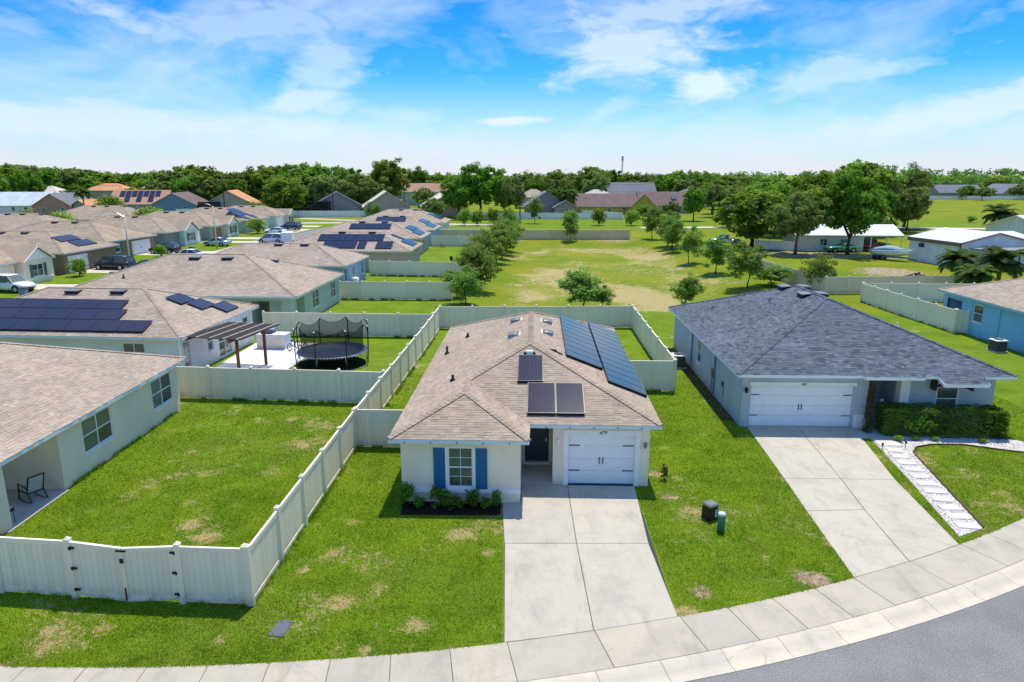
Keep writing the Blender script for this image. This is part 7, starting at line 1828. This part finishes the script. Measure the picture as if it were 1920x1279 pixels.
def boat():
    t = thing('motor_boat', 'white motor boat under a pale blue cover on its trailer', 'boat', (54.6, 100.4, 0), rad(-50)); t.scale = (.88, .88, .88)
    secs = []
    for x, w, zk, zg in ((-3.0, 1.05, .75, 1.55), (-1.5, 1.15, .68, 1.60), (.3, 1.15, .68, 1.68), (1.8, .92, .80, 1.80), (2.9, .45, 1.10, 1.92), (3.4, .05, 1.6, 1.98)):
        secs.append([(x, 0, zk), (x, -w * .75, zk + .28), (x, -w, zg), (x, w, zg), (x, w * .75, zk + .28)])
    MB().loft(secs).build('hull', M['white_metal'], t, True)
    st = MB()
    for s_ in (-1, 1): st.tube([(-3.02, s_ * 1.08, 1.42), (-1.5, s_ * 1.17, 1.46), (.3, s_ * 1.17, 1.52), (1.8, s_ * .96, 1.64)], .05, 6)
    st.build('rub_rail', M['slate'], t)
    cv = []
    for x, w, z0, z1 in ((-3.0, 1.02, 1.56, 1.75), (-1.8, 1.12, 1.61, 2.05), (-.4, 1.12, 1.66, 2.42), (.6, 1.08, 1.70, 2.35), (1.9, .86, 1.82, 1.98), (2.9, .40, 1.94, 1.97)):
        cv.append([(x, -w, z0), (x, -w * .5, (z0 + z1) / 2 + .1), (x, 0, z1), (x, w * .5, (z0 + z1) / 2 + .1), (x, w, z0)])
    MB().loft(cv).build('cover', plain('pale_blue_canvas', lin(140, 172, 182), .85, .1), t, True)
    tr = MB()
    for s_ in (-1, 1): tr.bar((-3, s_ * .7, .55), (2.2, s_ * .7, .55), .1, .14); tr.bar((2.2, s_ * .7, .55), (4.2, 0, .5), .1, .14)
    for x in (-2.4, -.6, 1.2): tr.bar((x, -.9, .6), (x, .9, .6), .1, .12)
    tr.build('trailer', M['slate'], t)
    wm = MB().lathe([(.15, -.1), (.34, -.1), (.34, .1), (.15, .1)], 14).mesh('wheel', M['rubber'])
    for x in (-1.9, -1.1):
        for s_ in (-1, 1): obj('wheel', wm, t, (x, s_ * 1.05, .34), (rad(90), 0, 0))
    MB().bar((-3.0, 0, 1.0), (-3.35, 0, 1.75), .4, .4).build('outboard_motor', M['dark'], t)
    MB().tube([(3.9, 0, .5), (3.9, 0, 0)], .05).build('jack', M['dark'], t)
boat()
rng = np.random.default_rng(31); n_ = 700
C_ = np.stack([rng.normal(0, .9, n_), rng.normal(0, .7, n_), np.zeros(n_)], 1); C_[:, 2] = .7 * np.exp(-(C_[:, 0] ** 2 + C_[:, 1] ** 2) / 1.2) * rng.random(n_)
V_ = leaf_quads(C_, np.tile([0, 0, 1.0], (n_, 1)), .4, rng)
tag(obj('brush_pile', np_mesh('brush_pile', V_, np.arange(len(V_)).reshape(-1, 4), plain('dead_brush', (.09, .07, .055, 1), .95)), None, (48.0, 81.8, 0)), 'grey heap of cut brush on the sandy ground', 'brush pile')

# ------------------------------------------------------------------ trampoline yard
tag(MB().prism([(-19.3, 37.3), (-14.6, 38.0), (-13.6, 49.2), (-18.7, 49.8)], -.05, .045, .015).build('patio', M['patio']), kind='structure')
def net_mat():
    t = NT('safety_net'); tr = t.new('ShaderNodeBsdfTransparent'); d = t.new('ShaderNodeBsdfDiffuse'); d.inputs[0].default_value = (.012, .014, .016, 1)
    mx = t.new('ShaderNodeMixShader'); mx.inputs[0].default_value = .5; t.l.new(tr.outputs[0], mx.inputs[1]); t.l.new(d.outputs[0], mx.inputs[2]); t.l.new(mx.outputs[0], t.out.inputs[0]); return t.m
M['net'] = net_mat()
def trampoline():
    t = thing('trampoline', 'round black trampoline with tall safety net on the lawn', 'trampoline', (-11.7, 43.9, 0), .2)
    R_, z = 2.25, .88; N = 8
    MB().lathe([(R_ * .86, z), (R_ * .5, z - .02), (.02, z - .03)], 40).build('jumping_mat', plain('black_mat', (.018, .020, .024, 1), .7), t, True)
    MB().lathe([(R_ * .855, z + .01), (R_ * .87, z + .045), (R_ * .985, z + .045), (R_, z + .005)], 40).build('padding', plain('navy_pad', lin(38, 52, 74), .6), t, True)
    obj('ring', torus_mesh(R_, .028, M['steel'], 'ring', 40), t, (0, 0, z))
    sp = MB()
    for k in range(64):
        a = 2 * math.pi * k / 64; sp.bar((R_ * .97 * math.cos(a), R_ * .97 * math.sin(a), z - .015), (R_ * 1.02 * math.cos(a), R_ * 1.02 * math.sin(a), z - .05), .05, .05)
    tag(sp.build('springs', M['alu'], t), kind='stuff')
    prof = []
    for k in range(N):
        a = 2 * math.pi * (k + .5) / N; ca, sa = math.cos(a), math.sin(a)
        mb = MB().tube([(R_ * ca, R_ * sa, z), (R_ * 1.06 * ca, R_ * 1.06 * sa, .3), (R_ * 1.04 * ca, R_ * 1.04 * sa, 0)], .022, 8); mb.build('leg', M['steel'], t)
        p = MB().tube([(R_ * 1.07 * ca, R_ * 1.07 * sa, .15), (R_ * 1.09 * ca, R_ * 1.09 * sa, 1.0), (R_ * 1.10 * ca, R_ * 1.10 * sa, 2.2), (R_ * 1.06 * ca, R_ * 1.06 * sa, 2.55), (R_ * .97 * ca, R_ * .97 * sa, 2.66)], .035, 8).build('net_pole', M['black'], t)
        MB().lathe([(.05, 0), (.06, .03), (.03, .08)], 8, (R_ * 1.09 * ca, R_ * 1.09 * sa, 2.56)).build('pole_cap', M['white_metal'], p)
    for k in range(0, N, 2):
        a0, a1 = 2 * math.pi * (k + .5) / N, 2 * math.pi * (k + 1.5) / N
        MB().tube([(R_ * 1.04 * math.cos(a0 + (a1 - a0) * q), R_ * 1.04 * math.sin(a0 + (a1 - a0) * q), .02) for q in (0, .25, .5, .75, 1)], .022, 6).build('foot_bar', M['steel'], t)
    V, F = [], []; n = 96
    for i in range(n):
        a = 2 * math.pi * i / n; ph = ((a / (2 * math.pi) * N - .5) % 1.0); sag = .30 * (1 - (2 * ph - 1) ** 2)
        rr = R_ * (.90 - .025 * (1 - (2 * ph - 1) ** 2))
        for zz, rk in ((z + .05, .875 * R_), (1.6, rr), (2.62 - sag, rr * 1.03)): V.append((rk * math.cos(a), rk * math.sin(a), zz))
    for i in range(n):
        j = (i + 1) % n
        for q in (0, 1): F.append([i * 3 + q, j * 3 + q, j * 3 + q + 1, i * 3 + q + 1])
    nt = MB().add(V, F).build('safety_net', M['net'], t, True)
    MB().tube([Vector(V[i * 3 + 2]) for i in range(n)] + [Vector(V[2])], .018, 5).build('top_rope', M['black'], nt)
trampoline()
tag(obj('dark_turf', MB().lathe([(2.2, .012), (.1, .014)], 28).mesh('dark_turf', plain('dark_green_turf', (.030, .042, .014, 1), .95, .05, var=.5, scale=5)), None, (-11.8, 43.7, 0)), kind='structure')  # dark green disc of turf on the ground beneath the trampoline

def pergola():
    t = thing('pergola', 'lean-to pergola with dark slatted roof on red brown posts', 'pergola', (-19.3, 40.35, .04), rad(-12))
    # local x to the right, y back
    W, D = 3.45, 4.3
    for x, y in ((W - .75, .65), (W - .75, 3.6)): MB().box(x - .07, x + .07, y - .07, y + .07, 0, 2.33).build('post', M['wood'], t)
    MB().box(W - .83, W - .67, -.1, D + .1, 2.33, 2.50).build('beam', M['wood'], t)
    MB().box(-.25, -.12, -.1, D + .1, 2.33, 2.48).build('beam', M['wood_dark'], t)
    for k in range(21):
        y = -.05 + k * (D - .02) / 20; MB().box(-.3, W, y, y + .15, 2.51, 2.555).build('slat', M['wood_dark'], t)
    for k in range(4):
        x = .55 + k * .88; MB().box(x, x + .07, -.12, D + .15, 2.557, 2.60).build('batten', M['wood_pale'], t)
pergola()
def kitchen():
    t = thing('outdoor_kitchen', 'white block barbecue counter with grill at the edge of the patio', 'barbecue', (-17.0, 47.5, .045), rad(-6))
    MB().box(-1.05, 1.05, 0, .95, 0, .98).build('counter', M['white_st'], t); MB().box(-1.1, 1.1, -.05, 1.0, .982, 1.04).build('worktop', M['patio'], t)
    g = MB().box(-.75, .05, .12, .85, 1.042, 1.16).build('grill', M['dark'], t)
    MB().loft([[(-.75, .5, 1.165), (-.75, .85, 1.165), (-.75, .95, 1.45), (-.75, .85, 1.5), (-.75, .5, 1.3)], [(.05, .5, 1.165), (.05, .85, 1.165), (.05, .95, 1.45), (.05, .85, 1.5), (.05, .5, 1.3)]]).build('grill_lid', M['alu'], g)
    MB().box(-.9, -.2, -.02, -.002, .15, .8).build('cabinet_door', M['greige'], t); MB().box(.15, .8, -.02, -.002, .15, .8).build('cabinet_door', M['greige'], t)
kitchen()
def bicycle(label, x, y, rz, s, c):
    t = thing('bicycle', label, 'bicycle', (x, y, .05), rad(rz)); t.scale = (s, s, s)
    tm = torus_mesh(.26, .03, M['rubber'], 'tyre', 20, 6)
    for wx in (-.45, .45):
        w = obj('wheel', tm, t, (wx, 0, .29), (rad(90), 0, 0)); sp = MB()
        for k in range(8): a = math.pi * k / 8; sp.bar((-.24 * math.cos(a), -.24 * math.sin(a), 0), (.24 * math.cos(a), .24 * math.sin(a), 0), .01, .01)
        sp.build('spokes', M['alu'], w)
    m = plain('bike_' + c, dict(blue=lin(70, 130, 190), red=lin(190, 80, 70))[c], .4)
    MB().tube([(-.45, 0, .29), (-.1, 0, .28), (.33, 0, .62), (-.2, 0, .60), (-.45, 0, .29)], .02, 6).tube([(-.1, 0, .28), (-.22, 0, .72)], .02, 6).tube([(.45, 0, .29), (.31, 0, .80)], .02, 6).build('frame', m, t)
    MB().tube([(.25, -.25, .84), (.31, 0, .80), (.25, .25, .84)], .018, 6).build('handlebar', M['black'], t); MB().bbox(-.32, -.10, -.06, .06, .72, .78, .02).build('saddle', M['black'], t)
    MB().tube([(-.1, -.12, .2), (-.1, -.04, .28), (-.1, .04, .28), (-.1, .12, .36)], .014, 5).build('pedals', M['dark'], t)
bicycle('blue child bicycle leaning beside the barbecue counter', -15.35, 47.3, 70, .95, 'blue')
bicycle('red child bicycle next to the blue one by the trampoline', -14.65, 47.1, 75, .85, 'red')

# ------------------------------------------------------------------ porch furniture
def rocking_chair():
    t = thing('rocking_chair', 'black metal rocking chair with grey cushions on the corner porch', 'chair', (-18.15, 24.15, .06), rad(150))
    for s_ in (-.28, .28):
        MB().tube([(.48, s_, .07), (.2, s_, .015), (-.1, s_, .01), (-.45, s_, .06), (-.62, s_, .13)], .018, 6).build('rocker', M['black'], t)
        MB().bar((.38, s_, .05), (.30, s_, .66), .035, .035).build('front_leg', M['black'], t); MB().bar((-.50, s_, .09), (-.30, s_, .44), .035, .035).build('rear_leg', M['black'], t)
        MB().tube([(.32, s_, .66), (0, s_, .64), (-.34, s_, .58)], .02, 6).build('armrest', M['black'], t); MB().bar((-.28, s_, .40), (-.52, s_, 1.08), .035, .035).build('back_upright', M['black'], t)
    MB().bar((-.52, -.3, 1.08), (-.52, .3, 1.08), .035, .035).build('top_rail', M['black'], t)
    MB().box(-.30, .33, -.28, .28, .36, .40).build('seat_frame', M['black'], t)
    MB().bbox(-.28, .32, -.25, .25, .405, .49, .03).build('seat_cushion', M['fabric'], t)
    a = Vector((-.27, 0, .50)); b = Vector((-.47, 0, 1.03)); MB().bar(a, b, .50, .09, (1, 0, .35)).build('back_cushion', M['fabric'], t)
rocking_chair()
t = thing('side_table', 'small black wire table with white bowl at the edge of the corner porch', 'table', (-17.75, 22.35, .06))
MB().lathe([(.2, .44), (.2, .46), (.02, .462)], 16).build('table_top', M['black'], t); MB().lathe([(.05, .464), (.14, .54), (.12, .54), (.03, .475)], 14).build('bowl', M['white_metal'], t)
for k in range(3): a = 2.1 * k; MB().tube([(.17 * math.cos(a), .17 * math.sin(a), .44), (.2 * math.cos(a), .2 * math.sin(a), 0)], .012, 6).build('leg', M['black'], t)

# ------------------------------------------------------------------ utilities on the lawns
t = thing('utility_box', 'black utility box with pale grey lid on the right lawn', 'utility box', (7.10, 22.75, 0), rad(28))
MB().loft([[(-.21, -.21, 0), (.21, -.21, 0), (.21, .21, 0), (-.21, .21, 0)], [(-.19, -.19, .52), (.19, -.19, .52), (.19, .19, .52), (-.19, .19, .52)]]).build('body', M['black'], t)
MB().bbox(-.22, .22, -.22, .22, .52, .62, .05).build('lid', M['vent'], t); MB().box(.04, .15, -.215, -.207, .12, .42).build('sticker', plain('pale_sticker', lin(170, 176, 200), .6), t)
t = thing('cable_pedestal', 'round green cable pedestal in front of the black utility box', 'pedestal', (7.23, 21.82, 0))
MB().lathe([(.13, 0), (.13, .58), (.135, .60)], 18).build('body', M['teal_box'], t, True); MB().lathe([(.137, .602), (.137, .66), (.11, .70), (.02, .715)], 18).build('cap', plain('pale_green_cap', lin(190, 214, 190), .6), t, True)
t = thing('meter_cover', 'grey water meter cover set flat in the front lawn', 'cover', (-6.27, 16.5, 0), rad(-8)); MB().bbox(-.2, .2, -.34, .34, -.05, .035, .012).build('lid', M['plate'], t)
for x in (-.12, .12):
    for y in (-.26, .26): MB().lathe([(.025, .036), (.02, .042)], 8, (x, y, 0)).build('bolt', M['dark'], t)

# ------------------------------------------------------------------ white gravel path with stepping stones
def gravel_path():
    M['gravel'] = plain('white_gravel_base', lin(190, 184, 178), .95, .05, var=.5, scale=30)
    P = [(15.24, 21.42), (16.42, 22.0), (17.2, 26.0), (17.78, 28.8), (18.3, 29.5), (19.2, 29.8), (20.6, 29.75), (21.5, 29.35), (22.4, 28.95), (23.2, 28.75), (23.8, 29.0), (23.6, 30.0), (22.8, 30.9), (16.8, 31.0), (16.72, 30.1), (16.05, 25.96)]
    base = tag(MB().prism(P, -.05, .012).build('gravel_path', M['gravel']), kind='structure')
    x = RNG.uniform(15, 24, 60000); y = RNG.uniform(21, 31.2, 60000); k = in_poly(x, y, P); x, y = x[k], y[k]; n = len(x)
    C = np.stack([x, y, np.full(n, .022)], 1); s = RNG.uniform(.012, .032, n)[:, None, None]
    octa = np.array([[1, 0, 0], [0, 1, 0], [-1, 0, 0], [0, -1, 0], [0, 0, .7], [0, 0, -.7]])
    a = RNG.uniform(0, 6.28, n); ca, sa = np.cos(a), np.sin(a)
    O = np.stack([octa[None, :, 0] * ca[:, None] - octa[None, :, 1] * sa[:, None], octa[None, :, 0] * sa[:, None] + octa[None, :, 1] * ca[:, None], np.repeat(octa[None, :, 2], n, 0)], 2) * s
    V = (C[:, None, :] + O).reshape(-1, 3); F = (np.arange(n)[:, None, None] * 6 + np.array([[0, 1, 4], [1, 2, 4], [2, 3, 4], [3, 0, 4]])[None]).reshape(-1, 3)
    tt = NT('white_pebbles'); r = tt.new('ShaderNodeNewGeometry').outputs['Random Per Island']; tt.fin(tt.ramp(r, [(0, lin(140, 136, 132)), (.3, lin(206, 200, 194)), (1, lin(240, 236, 230))]), .8, .2)
    tag(obj('gravel', np_mesh('gravel', V, F, tt.m)), 'loose white gravel of the garden path', 'gravel', kind='stuff')
    pts = [Vector((15.98, 22.15)), Vector((17.12, 29.0))]
    for k in range(11):
        p = pts[0].lerp(pts[1], k / 10); w = .36 + random.uniform(-.04, .03); q = []
        rot = random.uniform(-.12, .12) - .06
        for a_, b_ in ((-w, -.22), (w, -.22), (w, .22), (-w, .22)): q.append((p.x + a_ * math.cos(rot) - b_ * math.sin(rot), p.y + a_ * math.sin(rot) + b_ * math.cos(rot)))
        MB().prism(q, 0, .055, .012).build('stepping_stone', M['stone'], base)
    MB().prism([(16.72, 29.5), (17.75, 29.45), (17.78, 30.1), (16.78, 30.15)], 0, .06, .012).build('entry_slab', M['stone'], base)
    # scalloped brown edging
    e = thing('lawn_edging', 'thin brown edging curving round the small lawn beside the gravel', 'edging'); ed = [(16.48, 22.05), (17.26, 26.0), (17.8, 28.75), (18.35, 29.42), (19.2, 29.72), (20.6, 29.67), (21.5, 29.27), (22.4, 28.87), (23.2, 28.67), (23.9, 28.95)]
    MB().tube([(a_, b_, .035) for a_, b_ in ed], .035, 6).build('edge_strip', plain('brown_edging', lin(96, 66, 52), .85), e)
    for k, (x_, y_) in enumerate(((16.62, 29.15), (17.78, 29.35))):
        l = thing('path_light', ('small dark path light at the left of the entry slab', 'small dark path light at the right of the entry slab')[k], 'lamp', (x_, y_, .02)); MB().lathe([(.015, 0), (.015, .2)], 6).build('stake', M['black'], l); MB().lathe([(.05, .2), (.05, .27), (.06, .275), (.01, .31)], 8).build('head', M['black'], l)
gravel_path()
# things on the porch of the slate roofed house
t = thing('porch_ornament', 'small pale angel ornament standing by the porch wall', 'ornament', (18.25, 32.6, .05)); MB().lathe([(.12, 0), (.10, .3), (.06, .6), (.09, .8), (.03, 1.0)], 10).build('figure', M['wood_pale'], t, True); MB().lathe([(.08, 1.0), (.1, 1.1), (.06, 1.2), (.01, 1.22)], 10).build('head', M['white_metal'], t, True)
t = thing('doormat', 'dark doormat on the porch of the slate roofed house', 'mat', (17.6, 33.2, .05)); MB().bbox(-.4, .4, -.25, .25, .001, .02, .005).build('mat', M['dark'], t)
t = thing('flower_pot', 'grey flower pot at the left end of the dark hedge', 'pot', (17.75, 31.1, .05)); MB().lathe([(.12, 0), (.17, .32), (.15, .32), (.13, .28)], 12).build('pot', M['slate'], t, True)

# mulch strip along the slate roofed house
tag(MB().prism([(10.55, 33.0), (11.15, 32.9), (11.45, 44.5), (10.85, 44.5)], -.04, .012).build('leaf_litter_strip', plain('leaf_litter', (.11, .075, .045, 1), .95, .05, var=.6, scale=16)), kind='structure')

# ------------------------------------------------------------------ poles, wires, tower
def street_lamp(label, x, y, h, arm):
    t = thing('street_lamp', label, 'street lamp', (x, y, 0), 0); MB().tube([(0, 0, 0), (0, 0, h)], [.14, .08], 10).build('pole', M['pole'], t, True)
    MB().tube([(0, 0, h - .4), (arm * .4, 0, h + .15), (arm, 0, h + .35)], .035, 8).build('arm', M['alu'], t); MB().loft([[(arm, -.12, h + .28), (arm, .12, h + .28), (arm, .10, h + .42), (arm, -.10, h + .42)], [(arm * 1.35, -.16, h + .30), (arm * 1.35, .16, h + .30), (arm * 1.35, .1, h + .40), (arm * 1.35, -.1, h + .40)]]).build('lamp_head', M['alu'], t)
    MB().lathe([(.09, 0), (.09, .14), (.03, .18)], 8, (-.12, 0, h - .55)).build('bracket_box', M['dark'], t)
street_lamp('concrete street lamp with long arm beside the black minivan', -51.0, 92.5, 7.0, -2.2)
street_lamp('plain concrete street lamp beside the silver sedan', -49.4, 116.5, 7.0, -.9)
PO = [(-83.5, 205, 10.5), (-52.5, 207, 10.3), (-32.9, 216, 10.8), (2.0, 176, 11.0), (44, 172, 11)]
for k, (x, y, h) in enumerate(PO[:4]):
    t = thing('power_pole', ('dark power pole in front of the taupe gabled house', 'dark power pole in front of the screened pool', 'dark power pole in front of the right beige gable', 'dark power pole beside the ovate young tree')[k], 'power pole', (x, y, 0))
    MB().tube([(0, 0, -.2), (0, 0, h)], [.17, .11], 8).build('pole', M['oldpole'], t); MB().box(-.9, .9, -.06, .06, h - .6, h - .48).build('crossarm', M['oldpole'], t)
    for q in (-.8, 0, .8): MB().lathe([(.05, 0), (.07, .08), (.03, .16)], 6, (q, 0, h - .475)).build('insulator', M['vent'], t)
wt = thing('power_lines', 'thin dark power lines sagging between the power poles', 'wires'); full = [(-140, 196, 10.5)] + PO + [(120, 168, 11)]
for off, dz in ((-.8, -.3), (.8, -.3), (0, -2.0)):
    for (x0, y0, h0), (x1, y1, h1) in zip(full[:-1], full[1:]):
        MB().tube([(x0 + (x1 - x0) * q + off * .3, y0 + (y1 - y0) * q + off, (h0 + (h1 - h0) * q) + dz - 1.1 * 4 * q * (1 - q)) for q in np.linspace(0, 1, 13)], .022, 4, False).build('wire', M['oldpole'], wt)
def tower():
    t = thing('radio_tower', 'slim lattice radio tower rising above the treeline', 'tower', (138.9, 900, tz(138.9, 900)), .3)
    H, w0, w1 = 34, 1.5, .6
    for a in (0, 2.094, 4.189): MB().bar((w0 * math.cos(a), w0 * math.sin(a), 0), (w1 * math.cos(a), w1 * math.sin(a), H), .34, .34).build('leg', M['steel'], t)
    for k in range(11):
        f = lambda q: w0 + (w1 - w0) * q; b = MB()
        for a, a2 in ((0, 2.094), (2.094, 4.189), (4.189, 0)): b.bar((f(k / 11) * math.cos(a), f(k / 11) * math.sin(a), H * k / 11), (f((k + 1) / 11) * math.cos(a2), f((k + 1) / 11) * math.sin(a2), H * (k + 1) / 11), .14, .14)
        b.build('brace', M['steel'], t)
    for z in (H - 1.5, H - 4.5): MB().lathe([(1.5, 0), (1.5, 2.2)], 8, (0, 0, z)).build('antenna_ring', M['steel'], t)
tower()
# blue shade and bins across the street
t = thing('shade_canopy', 'bright blue pop-up canopy behind the brown walled house', 'canopy', (-76.0, 101.5, 0), .3)
MB().add([(-1.6, -1.6, 2.2), (1.6, -1.6, 2.2), (1.6, 1.6, 2.2), (-1.6, 1.6, 2.2), (0, 0, 3.2)], [[0, 1, 4], [1, 2, 4], [2, 3, 4], [3, 0, 4]]).build('fabric_top', plain('blue_canvas', lin(40, 96, 220), .8), t)
for x in (-1.55, 1.55):
    for y in (-1.55, 1.55): MB().bar((x, y, 0), (x, y, 2.2), .05, .05).build('leg', M['alu'], t)
def bin_(label, x, y, rz, m='slate'):
    t = thing('wheelie_bin', label, 'bin', (x, y, .03), rad(rz)); MB().loft([[(-.25, -.28, .1), (.25, -.28, .1), (.25, .28, .1), (-.25, .28, .1)], [(-.31, -.36, 1.0), (.31, -.36, 1.0), (.31, .36, 1.0), (-.31, .36, 1.0)]]).build('body', M[m], t)
    MB().bbox(-.33, .33, -.40, .38, 1.0, 1.09, .03).build('lid', M['dark'], t)
    for s_ in (-.24, .24): obj('wheel', MB().lathe([(.03, -.03), (.12, -.03), (.12, .03), (.03, .03)], 12).mesh('wheel', M['rubber']), t, (s_, .3, .12), (0, rad(90), 0))
bin_('dark wheeled bin at the kerb beside the brown house lawn', -46.0, 79.5, 20); bin_('dark wheeled bin at the kerb next to the white sedan', -46.4, 99.0, 10); bin_('dark wheeled bin on the left edge in front of the white crossover', -48.6, 68.2, 10)
t = thing('kettle_barbecue', 'white round lidded barbecue by the sliding door of the slate blue house', 'barbecue', (-17.2, 75.6, .05)); MB().lathe([(.1, .5), (.38, .62), (.42, .78), (.36, .98), (.1, 1.08)], 14).build('bowl', M['white_metal'], t, True)
for k in range(3): MB().tube([(.3 * math.cos(2.1 * k), .3 * math.sin(2.1 * k), .6), (.36 * math.cos(2.1 * k), .36 * math.sin(2.1 * k), 0)], .025, 6).build('leg', M['dark'], t)
for k, (x, y, lab) in enumerate(((-8.3, 96.5, 'rusty garden chair on the lawn before the tan house'), (-11.8, 118.2, 'dark garden chair beside the bright blue house'))):
    t = thing('garden_chair', lab, 'chair', (x, y, 0), .6 + k); MB().bbox(-.25, .25, -.25, .25, .40, .44, .01).build('seat', M['dark'], t); MB().bar((-.25, .27, .44), (.25, .27, .44), .04, .04).bar((0, .27, .42), (0, .36, .95), .46, .03, (0, 1, 0)).build('backrest', M['dark'], t)
    for a in (-.22, .22):
        for b in (-.22, .22): MB().bar((a, b, 0), (a, b, .4), .03, .03).build('leg', M['dark'], t)
bpy.context.view_layer.update()
